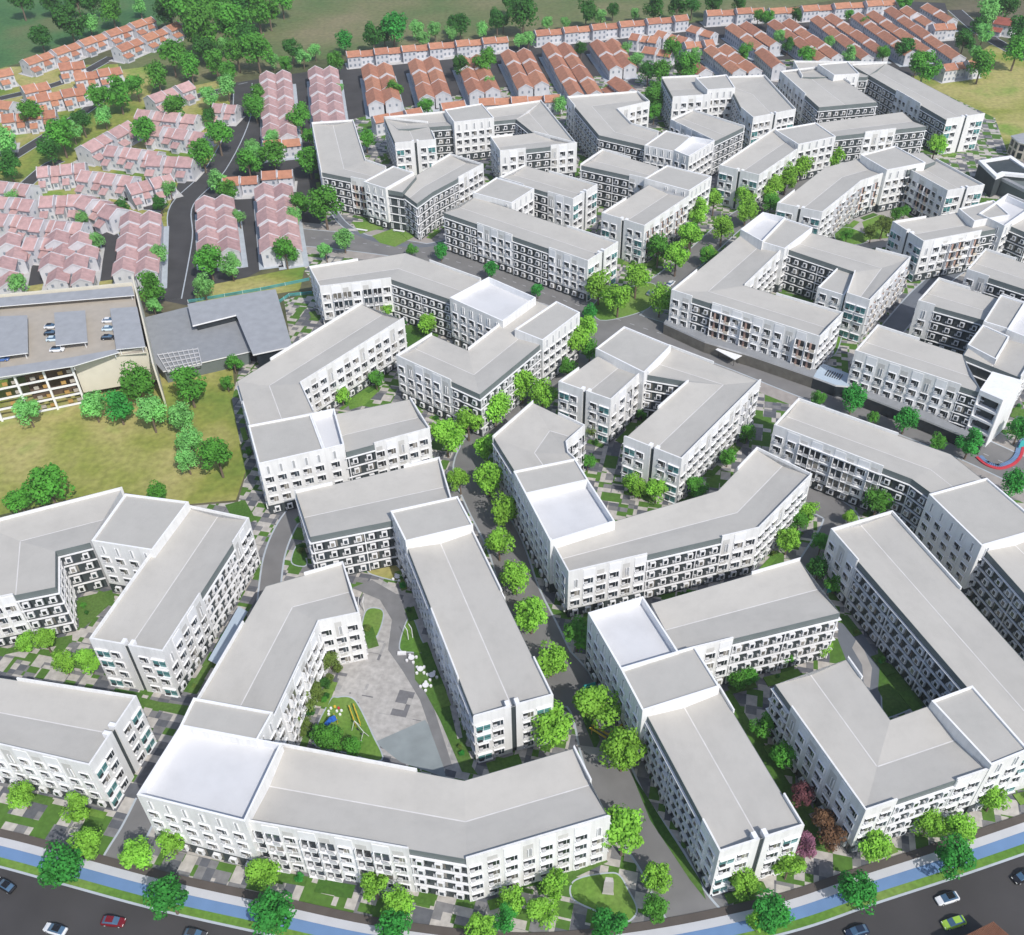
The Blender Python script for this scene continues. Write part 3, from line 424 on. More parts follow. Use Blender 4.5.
 (248.9, 528.7, 7.3, 'M', 'medium mint green tree at the upper right corner, second from the left', 'trees at the upper right corner'),
 (267.4, 573.0, 8.5, 'D', 'large dark green tree at the upper right corner, third from the left', 'trees at the upper right corner'),
 (240.2, 499.3, 13.0, 'G', 'large leafy green tree at the upper right corner, fourth from the left', 'trees at the upper right corner'),
 (262.6, 553.4, 10.1, 'M', 'large mint green tree at the upper right corner, fifth from the left', 'trees at the upper right corner'),
 (272.1, 578.2, 15.6, 'M', 'large mint green tree at the upper right corner, sixth from the left', 'trees at the upper right corner'),
 (288.6, 604.2, 11.4, 'D', 'large dark green tree at the upper right corner, seventh from the left', 'trees at the upper right corner'),
 (292.3, 595.2, 12.5, 'D', 'large dark green tree at the upper right corner, eighth from the left', 'trees at the upper right corner'),
 (265.2, 517.2, 14.5, 'G', 'large leafy green tree at the upper right corner, ninth from the left', 'trees at the upper right corner'),
 (280.6, 552.6, 12.9, 'D', 'large dark green tree at the upper right corner, tenth from the left', 'trees at the upper right corner')]
HOUSES=[('p', (-122.36, 520.44), (-106.06, 437.53), 7, 7.4,
  ['first house from far end, left row of the far left pink pair', 'second house from far end, left row of the far left pink pair', 'third house from far end, left row of the far left pink pair',
   'fourth house from far end, left row of the far left pink pair', 'fifth house from far end, left row of the far left pink pair', 'sixth house from far end, left row of the far left pink pair',
   'seventh house from far end, left row of the far left pink pair'],
  'houses in the left row of the far left pink pair'),
 ('p', (-114.19, 521.38), (-98.05, 435.89), 7, 7.4,
  ['first house from far end, right row of the far left pink pair', 'second house from far end, right row of the far left pink pair', 'third house from far end, right row of the far left pink pair',
   'fourth house from far end, right row of the far left pink pair', 'fifth house from far end, right row of the far left pink pair', 'sixth house from far end, right row of the far left pink pair',
   'seventh house from far end, right row of the far left pink pair'],
  'houses in the right row of the far left pink pair'),
 ('p', (-97.96, 526.33), (-85.16, 451.66), 6, 7.4,
  ['first house from far end, left row of the far right pink pair', 'second house from far end, left row of the far right pink pair', 'third house from far end, left row of the far right pink pair',
   'fourth house from far end, left row of the far right pink pair', 'fifth house from far end, left row of the far right pink pair', 'sixth house from far end, left row of the far right pink pair'],
  'houses in the left row of the far right pink pair'),
 ('p', (-90.28, 525.79), (-77.64, 451.19), 6, 7.4,
  ['first house from far end, right row of the far right pink pair', 'second house from far end, right row of the far right pink pair', 'third house from far end, right row of the far right pink pair',
   'fourth house from far end, right row of the far right pink pair', 'fifth house from far end, right row of the far right pink pair', 'sixth house from far end, right row of the far right pink pair'],
  'houses in the right row of the far right pink pair'),
 ('p', (-99.86, 384.51), (-87.29, 328.12), 5, 7.4,
  ['first house from far end, left row of the pink pair above the teal fence', 'second house from far end, left row of the pink pair above the teal fence',
   'third house from far end, left row of the pink pair above the teal fence', 'fourth house from far end, left row of the pink pair above the teal fence',
   'fifth house from far end, left row of the pink pair above the teal fence'],
  'houses in the left row of the pink pair above the teal fence'),
 ('p', (-92.34, 384.1), (-79.82, 327.75), 5, 7.4,
  ['first house from far end, right row of the pink pair above the teal fence', 'second house from far end, right row of the pink pair above the teal fence',
   'third house from far end, right row of the pink pair above the teal fence', 'fourth house from far end, right row of the pink pair above the teal fence',
   'fifth house from far end, right row of the pink pair above the teal fence'],
  'houses in the right row of the pink pair above the teal fence'),
 ('p', (-121.85, 373.54), (-110.88, 329.3), 5, 7.4,
  ['first house from far end, left row of the pink pair right of the wide street', 'second house from far end, left row of the pink pair right of the wide street',
   'third house from far end, left row of the pink pair right of the wide street', 'fourth house from far end, left row of the pink pair right of the wide street',
   'fifth house from far end, left row of the pink pair right of the wide street'],
  'houses in the left row of the pink pair right of the wide street'),
 ('p', (-114.66, 374.06), (-102.85, 328.13), 5, 7.4,
  ['first house from far end, right row of the pink pair right of the wide street', 'second house from far end, right row of the pink pair right of the wide street',
   'third house from far end, right row of the pink pair right of the wide street', 'fourth house from far end, right row of the pink pair right of the wide street',
   'fifth house from far end, right row of the pink pair right of the wide street'],
  'houses in the right row of the pink pair right of the wide street'),
 ('p', (-148.52, 361.55), (-138.14, 314.26), 5, 7.6,
  ['first house from far end, left row of the pink pair left of the wide street', 'second house from far end, left row of the pink pair left of the wide street',
   'third house from far end, left row of the pink pair left of the wide street', 'fourth house from far end, left row of the pink pair left of the wide street',
   'fifth house from far end, left row of the pink pair left of the wide street'],
  'houses in the left row of the pink pair left of the wide street'),
 ('p', (-140.88, 361.14), (-129.76, 313.86), 5, 7.6,
  ['first house from far end, right row of the pink pair left of the wide street', 'second house from far end, right row of the pink pair left of the wide street',
   'third house from far end, right row of the pink pair left of the wide street', 'fourth house from far end, right row of the pink pair left of the wide street',
   'fifth house from far end, right row of the pink pair left of the wide street'],
  'houses in the right row of the pink pair left of the wide street'),
 ('p', (-171.28, 346.65), (-162.85, 309.75), 4, 7.6,
  ['first house from far end, pink row second from the car park corner', 'second house from far end, pink row second from the car park corner', 'third house from far end, pink row second from the car park corner',
   'fourth house from far end, pink row second from the car park corner'],
  'houses in the pink row second from the car park corner'),
 ('p', (-161.75, 344.53), (-153.8, 309.32), 4, 7.6,
  ['first house from far end, pink row right of the short dead end street', 'second house from far end, pink row right of the short dead end street',
   'third house from far end, pink row right of the short dead end street', 'fourth house from far end, pink row right of the short dead end street'],
  'houses in the pink row right of the short dead end street'),
 ('p', (-189.18, 345.11), (-179.17, 307.73), 4, 7.6,
  ['first house from far end, pink row at the left edge above the car park', 'second house from far end, pink row at the left edge above the car park',
   'third house from far end, pink row at the left edge above the car park', 'fourth house from far end, pink row at the left edge above the car park'],
  'houses in the pink row at the left edge above the car park'),
 ('p', (-175.77, 486.97), (-160.22, 506.85), 3, 9.2,
  ['first house from left end, topmost pink row facing the field', 'second house from left end, topmost pink row facing the field', 'third house from left end, topmost pink row facing the field'],
  'houses in the topmost pink row facing the field'),
 ('p', (-174.54, 469.8), (-145.76, 461.65), 4, 9.2,
  ['first house from left end, pink row below the topmost one', 'second house from left end, pink row below the topmost one', 'third house from left end, pink row below the topmost one',
   'fourth house from left end, pink row below the topmost one'],
  'houses in the pink row below the topmost one'),
 ('p', (-139.69, 475.31), (-129.11, 473.33), 2, 9, ['first house from left end, short pink row by the street bend', 'second house from left end, short pink row by the street bend'],
  'houses in the short pink row by the street bend'),
 ('p', (-189.59, 426.73), (-175.36, 457.32), 4, 9.2,
  ['first house from left end, slanting pink row at left', 'second house from left end, slanting pink row at left', 'third house from left end, slanting pink row at left',
   'fourth house from left end, slanting pink row at left'],
  'houses in the slanting pink row at left'),
 ('p', (-176.27, 427.04), (-153.18, 419.11), 4, 9.2,
  ['first house from left end, second slanting pink row', 'second house from left end, second slanting pink row', 'third house from left end, second slanting pink row',
   'fourth house from left end, second slanting pink row'],
  'houses in the second slanting pink row'),
 ('p', (-162.41, 449.24), (-136.99, 439.42), 4, 9.2,
  ['first house from left end, pink row beside the street corner', 'second house from left end, pink row beside the street corner', 'third house from left end, pink row beside the street corner',
   'fourth house from left end, pink row beside the street corner'],
  'houses in the pink row beside the street corner'),
 ('p', (-155.16, 414.94), (-134.25, 411.6), 3, 9.2,
  ['first house from left end, inner pink row above the wide street', 'second house from left end, inner pink row above the wide street', 'third house from left end, inner pink row above the wide street'],
  'houses in the inner pink row above the wide street'),
 ('p', (-200.72, 405.05), (-181.79, 409.12), 4, 9.2,
  ['first house from left end, left pink row below the wood', 'second house from left end, left pink row below the wood', 'third house from left end, left pink row below the wood',
   'fourth house from left end, left pink row below the wood'],
  'houses in the left pink row below the wood'),
 ('p', (-179.58, 400.8), (-157.06, 393.54), 4, 9.2,
  ['first house from left end, central pink row of the left cluster', 'second house from left end, central pink row of the left cluster', 'third house from left end, central pink row of the left cluster',
   'fourth house from left end, central pink row of the left cluster'],
  'houses in the central pink row of the left cluster'),
 ('p', (-157.11, 384.82), (-140.72, 395.59), 4, 9.2,
  ['first house from left end, pink row ending at the wide street', 'second house from left end, pink row ending at the wide street', 'third house from left end, pink row ending at the wide street',
   'fourth house from left end, pink row ending at the wide street'],
  'houses in the pink row ending at the wide street'),
 ('p', (-211.12, 391.67), (-196.01, 386.97), 3, 9.2,
  ['first house from left end, upper pink row by the left edge', 'second house from left end, upper pink row by the left edge', 'third house from left end, upper pink row by the left edge'],
  'houses in the upper pink row by the left edge'),
 ('p', (-188.94, 376.26), (-172.1, 377.19), 3, 9.2,
  ['first house from left end, short pink row left of the centre', 'second house from left end, short pink row left of the centre', 'third house from left end, short pink row left of the centre'],
  'houses in the short pink row left of the centre'),
 ('p', (-206.43, 377.21), (-189.29, 372.62), 3, 9.2,
  ['first house from left end, second pink row by the left edge', 'second house from left end, second pink row by the left edge', 'third house from left end, second pink row by the left edge'],
  'houses in the second pink row by the left edge'),
 ('p', (-171.39, 376.23), (-152.8, 362.65), 3, 9.2,
  ['first house from left end, falling pink row above the short street', 'second house from left end, falling pink row above the short street', 'third house from left end, falling pink row above the short street'],
  'houses in the falling pink row above the short street'),
 ('p', (-200.49, 361.68), (-183.6, 356.49), 3, 9.2,
  ['first house from left end, third pink row by the left edge', 'second house from left end, third pink row by the left edge', 'third house from left end, third pink row by the left edge'],
  'houses in the third pink row by the left edge'),
 ('p', (-184.09, 355.66), (-164.67, 351.28), 4, 9.2,
  ['first house from left end, lowest pink row facing the car park', 'second house from left end, lowest pink row facing the car park', 'third house from left end, lowest pink row facing the car park',
   'fourth house from left end, lowest pink row facing the car park'],
  'houses in the lowest pink row facing the car park'),
 ('p', (-181.45, 340.68), (-170.84, 338.55), 2, 9, ['first house from left end, single pink stub row at left', 'second house from left end, single pink stub row at left'], 'houses in the single pink stub row at left'),
 ('o', (-259.49, 547.21), (-208.82, 623.78), 10, 8,
  ['first house from left end, long orange row beside the wood', 'second house from left end, long orange row beside the wood', 'third house from left end, long orange row beside the wood',
   'fourth house from left end, long orange row beside the wood', 'fifth house from left end, long orange row beside the wood', 'sixth house from left end, long orange row beside the wood',
   'seventh house from left end, long orange row beside the wood', 'eighth house from left end, long orange row beside the wood', 'ninth house from left end, long orange row beside the wood',
   'tenth house from left end, long orange row beside the wood'],
  'houses in the long orange row beside the wood'),
 ('o', (-215.11, 565.45), (-191.33, 608.74), 5, 8,
  ['first house from left end, short orange row on the sandy field', 'second house from left end, short orange row on the sandy field', 'third house from left end, short orange row on the sandy field',
   'fourth house from left end, short orange row on the sandy field', 'fifth house from left end, short orange row on the sandy field'],
  'houses in the short orange row on the sandy field'),
 ('o', (-237.36, 539.28), (-225.2, 544.76), 2, 9, ['first house from left end, back orange row left of the wood', 'second house from left end, back orange row left of the wood'],
  'houses in the back orange row left of the wood'),
 ('o', (-224.04, 522.98), (-202.07, 533.66), 4, 8.5,
  ['first house from left end, orange row below the long one', 'second house from left end, orange row below the long one', 'third house from left end, orange row below the long one',
   'fourth house from left end, orange row below the long one'],
  'houses in the orange row below the long one'),
 ('o', (-244.74, 505.41), (-233.74, 513.3), 2, 9, ['first house from left end, orange row above the left bend', 'second house from left end, orange row above the left bend'],
  'houses in the orange row above the left bend'),
 ('o', (-233.4, 493.49), (-211.45, 504.59), 4, 8.5,
  ['first house from left end, second orange row at left', 'second house from left end, second orange row at left', 'third house from left end, second orange row at left',
   'fourth house from left end, second orange row at left'],
  'houses in the second orange row at left'),
 ('o', (-248.65, 487.71), (-239.53, 484.44), 1, 8, ['white walled house, orange stub at the left edge'], 'houses in the orange stub at the left edge'),
 ('o', (-240.02, 467.62), (-216.73, 473.79), 4, 8.5,
  ['first house from left end, orange row by the left edge under a tree', 'second house from left end, orange row by the left edge under a tree', 'third house from left end, orange row by the left edge under a tree',
   'fourth house from left end, orange row by the left edge under a tree'],
  'houses in the orange row by the left edge under a tree'),
 ('o', (-267.12, 530.51), (-260.76, 534.68), 1, 8, ['white walled house, upper orange stub at the left edge'], 'houses in the upper orange stub at the left edge'),
 ('o', (-234.32, 445.37), (-227.66, 447.31), 1, 8, ['white walled house, lower orange stub at the left edge'], 'houses in the lower orange stub at the left edge'),
 ('o', (-118.27, 391.36), (-104.22, 392.54), 2, 7, ['first house from left end, small orange row right of the street bend', 'second house from left end, small orange row right of the street bend'],
  'houses in the small orange row right of the street bend'),
 ('o', (-102.82, 396.43), (-90.31, 397.73), 2, 7, ['first house from left end, second small orange row by the bend', 'second house from left end, second small orange row by the bend'],
  'houses in the second small orange row by the bend'),
 ('o', (-108.1, 428.54), (-92.04, 432.09), 2, 7, ['first house from left end, orange row above the pink pair by the trees', 'second house from left end, orange row above the pink pair by the trees'],
  'houses in the orange row above the pink pair by the trees'),
 ('o', (-84.55, 549.21), (3.54, 569.87), 12, 7,
  ['first house from left end, back orange row behind the left streets', 'second house from left end, back orange row behind the left streets', 'third house from left end, back orange row behind the left streets',
   'fourth house from left end, back orange row behind the left streets', 'fifth house from left end, back orange row behind the left streets', 'sixth house from left end, back orange row behind the left streets',
   'seventh house from left end, back orange row behind the left streets', 'eighth house from left end, back orange row behind the left streets', 'ninth house from left end, back orange row behind the left streets',
   'tenth house from left end, back orange row behind the left streets', 'eleventh house from left end, back orange row behind the left streets', 'twelfth house from left end, back orange row behind the left streets'],
  'houses in the back orange row behind the left streets'),
 ('o', (18.31, 577.64), (107.53, 600.51), 11, 7,
  ['first house from left end, back orange row behind the middle streets', 'second house from left end, back orange row behind the middle streets', 'third house from left end, back orange row behind the middle streets',
   'fourth house from left end, back orange row behind the middle streets', 'fifth house from left end, back orange row behind the middle streets', 'sixth house from left end, back orange row behind the middle streets',
   'seventh house from left end, back orange row behind the middle streets', 'eighth house from left end, back orange row behind the middle streets',
   'ninth house from left end, back orange row behind the middle streets', 'tenth house from left end, back orange row behind the middle streets',
   'eleventh house from left end, back orange row behind the middle streets'],
  'houses in the back orange row behind the middle streets'),
 ('o', (119.72, 607.34), (156.03, 612.35), 4, 7,
  ['first house from left end, back orange row at the top edge', 'second house from left end, back orange row at the top edge', 'third house from left end, back orange row at the top edge',
   'fourth house from left end, back orange row at the top edge'],
  'houses in the back orange row at the top edge'),
 ('o', (156.93, 608.29), (236.52, 622.04), 8, 7,
  ['first house from left end, back orange row at the top right', 'second house from left end, back orange row at the top right', 'third house from left end, back orange row at the top right',
   'fourth house from left end, back orange row at the top right', 'fifth house from left end, back orange row at the top right', 'sixth house from left end, back orange row at the top right',
   'seventh house from left end, back orange row at the top right', 'eighth house from left end, back orange row at the top right'],
  'houses in the back orange row at the top right'),
 ('o', (-61.69, 455.09), (-39.73, 464.98), 3, 7,
  ['first house from left end, orange row directly above the grey roofs at left', 'second house from left end, orange row directly above the grey roofs at left',
   'third house from left end, orange row directly above the grey roofs at left'],
  'houses in the orange row directly above the grey roofs at left'),
 ('o', (-30.38, 469.53), (-18.92, 472.69), 1, 7, ['white walled house, orange single above the grey roofs'], 'houses in the orange single above the grey roofs'),
 ('o', (-12.18, 474.89), (27.68, 477.58), 5, 7,
  ['first house from left end, orange row directly above the middle grey roofs', 'second house from left end, orange row directly above the middle grey roofs',
   'third house from left end, orange row directly above the middle grey roofs', 'fourth house from left end, orange row directly above the middle grey roofs',
   'fifth house from left end, orange row directly above the middle grey roofs'],
  'houses in the orange row directly above the middle grey roofs'),
 ('o', (-70.15, 529.0), (-61.53, 474.16), 3, 7.4,
  ['first house from far end, first orange street row from the left', 'second house from far end, first orange street row from the left', 'third house from far end, first orange street row from the left'],
  'houses in the first orange street row from the left'),
 ('o', (-62.34, 530.0), (-53.57, 477.6), 3, 7.4,
  ['first house from far end, second orange street row from the left', 'second house from far end, second orange street row from the left', 'third house from far end, second orange street row from the left'],
  'houses in the second orange street row from the left'),
 ('o', (-46.03, 535.12), (-37.18, 480.53), 3, 7.4,
  ['first house from far end, third orange street row from the left', 'second house from far end, third orange street row from the left', 'third house from far end, third orange street row from the left'],
  'houses in the third orange street row from the left'),
 ('o', (-37.92, 537.72), (-29.49, 484.08), 3, 7.4,
  ['first house from far end, fourth orange street row from the left', 'second house from far end, fourth orange street row from the left', 'third house from far end, fourth orange street row from the left'],
  'houses in the fourth orange street row from the left'),
 ('o', (-21.4, 538.13), (-12.79, 485.69), 3, 7.4,
  ['first house from far end, fifth orange street row from the left', 'second house from far end, fifth orange street row from the left', 'third house from far end, fifth orange street row from the left'],
  'houses in the fifth orange street row from the left'),
 ('o', (-13.41, 539.16), (-4.91, 487.91), 3, 7.4,
  ['first house from far end, sixth orange street row from the left', 'second house from far end, sixth orange street row from the left', 'third house from far end, sixth orange street row from the left'],
  'houses in the sixth orange street row from the left'),
 ('o', (3.24, 546.08), (11.5, 490.97), 3, 7.4,
  ['first house from far end, seventh orange street row from the left', 'second house from far end, seventh orange street row from the left', 'third house from far end, seventh orange street row from the left'],
  'houses in the seventh orange street row from the left'),
 ('o', (11.9, 547.09), (19.59, 494.63), 3, 7.4,
  ['first house from far end, eighth orange street row from the left', 'second house from far end, eighth orange street row from the left', 'third house from far end, eighth orange street row from the left'],
  'houses in the eighth orange street row from the left'),
 ('o', (25.82, 556.11), (36.18, 481.06), 4, 7.4,
  ['first house from far end, ninth orange street row from the left', 'second house from far end, ninth orange street row from the left', 'third house from far end, ninth orange street row from the left',
   'fourth house from far end, ninth orange street row from the left'],
  'houses in the ninth orange street row from the left'),
 ('o', (34.0, 555.5), (45.54, 481.8), 4, 7.4,
  ['first house from far end, tenth orange street row from the left', 'second house from far end, tenth orange street row from the left', 'third house from far end, tenth orange street row from the left',
   'fourth house from far end, tenth orange street row from the left'],
  'houses in the tenth orange street row from the left'),
 ('o', (52.36, 559.24), (58.71, 516.82), 2, 7.4, ['first house from far end, eleventh orange street row from the left', 'second house from far end, eleventh orange street row from the left'],
  'houses in the eleventh orange street row from the left'),
 ('o', (60.71, 560.33), (66.22, 519.33), 2, 7.4, ['first house from far end, twelfth orange street row from the left', 'second house from far end, twelfth orange street row from the left'],
  'houses in the twelfth orange street row from the left'),
 ('o', (57.52, 499.17), (64.02, 480.56), 1, 8, ['white walled house, lone orange row above the notched roof'], 'houses in the lone orange row above the notched roof'),
 ('o', (72.58, 568.15), (87.11, 560.07), 3, 7.5,
  ['first house from left end, upper clustered orange row in the middle', 'second house from left end, upper clustered orange row in the middle', 'third house from left end, upper clustered orange row in the middle'],
  'houses in the upper clustered orange row in the middle'),
 ('o', (88.15, 572.29), (103.18, 557.14), 3, 7.5,
  ['first house from left end, second clustered orange row in the middle', 'second house from left end, second clustered orange row in the middle', 'third house from left end, second clustered orange row in the middle'],
  'houses in the second clustered orange row in the middle'),
 ('o', (107.8, 579.81), (117.7, 568.24), 2, 7.5, ['first house from left end, right clustered orange row in the middle', 'second house from left end, right clustered orange row in the middle'],
  'houses in the right clustered orange row in the middle'),
 ('o', (77.13, 545.6), (90.64, 538.06), 2, 7.5, ['first house from left end, lower clustered orange row in the middle', 'second house from left end, lower clustered orange row in the middle'],
  'houses in the lower clustered orange row in the middle'),
 ('o', (98.39, 550.7), (114.8, 554.56), 3, 7.5,
  ['first house from left end, inner clustered orange row in the middle', 'second house from left end, inner clustered orange row in the middle', 'third house from left end, inner clustered orange row in the middle'],
  'houses in the inner clustered orange row in the middle'),
 ('o', (99.27, 521.6), (104.48, 506.12), 1, 8, ['white walled house, lone orange row by the dark trees'], 'houses in the lone orange row by the dark trees'),
 ('o', (112.57, 544.64), (120.83, 506.46), 3, 7.4,
  ['first house from left end, thirteenth orange street row from the left', 'second house from left end, thirteenth orange street row from the left',
   'third house from left end, thirteenth orange street row from the left'],
  'houses in the thirteenth orange street row from the left'),
 ('o', (120.31, 545.73), (129.16, 507.36), 3, 7.4,
  ['first house from left end, fourteenth orange street row from the left', 'second house from left end, fourteenth orange street row from the left',
   'third house from left end, fourteenth orange street row from the left'],
  'houses in the fourteenth orange street row from the left'),
 ('o', (130.79, 581.69), (139.96, 544.27), 2, 7.4, ['first house from left end, fifteenth orange street row from the left', 'second house from left end, fifteenth orange street row from the left'],
  'houses in the fifteenth orange street row from the left'),
 ('o', (139.34, 584.72), (148.47, 548.65), 2, 7.4, ['first house from left end, sixteenth orange street row from the left', 'second house from left end, sixteenth orange street row from the left'],
  'houses in the sixteenth orange street row from the left'),
 ('o', (139.65, 537.72), (143.53, 512.34), 1, 7.4, ['white walled house, short orange row beside the angular block'], 'houses in the short orange row beside the angular block'),
 ('o', (155.82, 587.16), (168.34, 522.86), 4, 7.4,
  ['first house from left end, seventeenth orange street row from the left', 'second house from left end, seventeenth orange street row from the left',
   'third house from left end, seventeenth orange street row from the left', 'fourth house from left end, seventeenth orange street row from the left'],
  'houses in the seventeenth orange street row from the left'),
 ('o', (164.67, 588.34), (176.24, 527.01), 4, 7.4,
  ['first house from left end, eighteenth orange street row from the left', 'second house from left end, eighteenth orange street row from the left',
   'third house from left end, eighteenth orange street row from the left', 'fourth house from left end, eighteenth orange street row from the left'],
  'houses in the eighteenth orange street row from the left'),
 ('o', (181.8, 592.67), (191.21, 524.35), 4, 7.4,
  ['first house from left end, nineteenth orange street row from the left', 'second house from left end, nineteenth orange street row from the left',
   'third house from left end, nineteenth orange street row from the left', 'fourth house from left end, nineteenth orange street row from the left'],
  'houses in the nineteenth orange street row from the left'),
 ('o', (190.68, 595.79), (202.24, 533.12), 4, 7.4,
  ['first house from left end, twentieth orange street row from the left', 'second house from left end, twentieth orange street row from the left', 'third house from left end, twentieth orange street row from the left',
   'fourth house from left end, twentieth orange street row from the left'],
  'houses in the twentieth orange street row from the left'),
 ('o', (206.49, 596.45), (215.7, 528.92), 4, 7.4,
  ['first house from left end, twenty-first orange street row from the left', 'second house from left end, twenty-first orange street row from the left',
   'third house from left end, twenty-first orange street row from the left', 'fourth house from left end, twenty-first orange street row from the left'],
  'houses in the twenty-first orange street row from the left'),
 ('o', (216.09, 599.57), (226.02, 531.38), 4, 7.4,
  ['first house from left end, twenty-second orange street row from the left', 'second house from left end, twenty-second orange street row from the left',
   'third house from left end, twenty-second orange street row from the left', 'fourth house from left end, twenty-second orange street row from the left'],
  'houses in the twenty-second orange street row from the left'),
 ('o', (228.69, 606.43), (237.52, 519.43), 5, 7.4,
  ['first house from left end, rightmost long orange street row', 'second house from left end, rightmost long orange street row', 'third house from left end, rightmost long orange street row',
   'fourth house from left end, rightmost long orange street row', 'fifth house from left end, rightmost long orange street row'],
  'houses in the rightmost long orange street row'),
 ('o', (238.4, 605.63), (242.06, 578.51), 2, 7.4, ['first house from left end, short orange row by the top edge at right', 'second house from left end, short orange row by the top edge at right'],
  'houses in the short orange row by the top edge at right'),
 ('o', (251.21, 610.59), (256.64, 582.94), 2, 7.4, ['first house from left end, rightmost short orange street row', 'second house from left end, rightmost short orange street row'],
  'houses in the rightmost short orange street row'),
 ('o', (222.72, 506.74), (244.35, 512.77), 3, 7,
  ['first house from left end, front orange row at the olive field', 'second house from left end, front orange row at the olive field', 'third house from left end, front orange row at the olive field'],
  'houses in the front orange row at the olive field'),
 ('o', (240.18, 571.34), (255.06, 573.81), 2, 7.5, ['first house from left end, small orange row facing right', 'second house from left end, small orange row facing right'],
  'houses in the small orange row facing right'),
 ('r', (280.35, 581.06), (289.14, 574.81), 1, 9, ['white walled house, dark red roofed corner row'], 'houses in the dark red roofed corner row')]
GROUND=[('verge', 'field_olive', 0.005, [(-346.17, 561.57), (-212.73, 561.95), (-170.02, 546.05), (-136.64, 525.32), (-127.33, 438.7), (-141.72, 403.18), (-133.09, 351.65), (-124.48, 306.01), (-222.97, 302.38)]),
 ('lawn', 'field_olive', 0.01,
  [(-243.0, 231.04), (-191.31, 248.97), (-163.62, 258.57), (-145.59, 262.27), (-114.33, 266.64), (-90.56, 265.63), (-85.09, 244.71), (-75.57, 211.13), (-75.92, 198.55), (-88.26, 197.38), (-112.1, 203.95),
   (-139.25, 194.79), (-166.83, 184.28), (-203.14, 166.24)]),
 ('lawn', 'field_dark', 0.006, [(-571.35, 764.8), (-531.62, 989.1), (-289.51, 854.88), (-204.87, 641.88), (-222.38, 595.36), (-253.96, 585.27), (-301.39, 534.99), (-387.57, 466.04)]),
 ('field', 'field_brown', 0.0075, [(-182.85, 512.35), (-127.6, 546.25), (-88.15, 568.04), (81.17, 599.99), (255.36, 668.59), (317.44, 794.59), (114.29, 1273.2), (-466.23, 1358.14), (-193.67, 621.18)]),
 ('field', 'field_brown', 0.009, [(-215.42, 565.45), (-194.08, 598.69), (-182.52, 587.06), (-178.42, 562.81), (-209.86, 552.01)]),
 ('field', 'field_olive', 0.008, [(237.32, 520.67), (270.42, 558.75), (341.4, 579.94), (477.28, 461.95), (324.42, 313.2), (240.72, 366.85), (211.99, 407.78), (211.14, 441.48), (196.53, 515.93)]),
 ('street_ground', 'asphalt', 0.012,
  [(-143.37, 527.27), (-86.06, 549.72), (10.33, 578.08), (118.36, 612.41), (247.85, 644.91), (273.56, 638.51), (246.47, 535.67), (257.29, 531.71), (224.52, 513.99), (143.58, 512.14), (28.22, 485.98), (-56.76, 460.46),
   (-90.75, 454.04), (-73.73, 370.1), (-75.53, 328.96), (-91.53, 325.96), (-112.65, 301.39), (-124.48, 306.01), (-133.09, 351.65), (-140.09, 382.77), (-141.97, 404.2), (-132.97, 422.43), (-124.07, 438.5),
   (-134.86, 475.39)]),
 ('verge', 'field_olive', 0.016, [(-112.78, 309.62), (-108.72, 315.79), (-75.8, 328.22), (-75.06, 310.66), (-110.51, 301.29)]),
 ('courtyard_paving', 'patch', 0.014,
  [(-199.08, 159.64), (-165.06, 180.56), (-138.79, 193.59), (-111.85, 203.11), (-88.07, 196.57), (-75.2, 197.72), (-75.24, 209.39), (-86.34, 244.76), (-87.58, 263.8), (-99.35, 273.0), (-71.74, 270.64), (-79.76, 303.95),
   (-67.06, 310.29), (-79.67, 331.46), (-73.32, 370.08), (-91.95, 462.64), (-58.46, 480.93), (-11.8, 508.1), (51.37, 524.47), (83.94, 531.42), (150.39, 542.56), (197.34, 545.68), (232.53, 454.74), (220.53, 407.28),
   (277.3, 398.77), (338.43, 284.68), (169.96, 49.34), (31.85, -36.28), (-42.02, -35.39), (-177.99, 31.37)])]
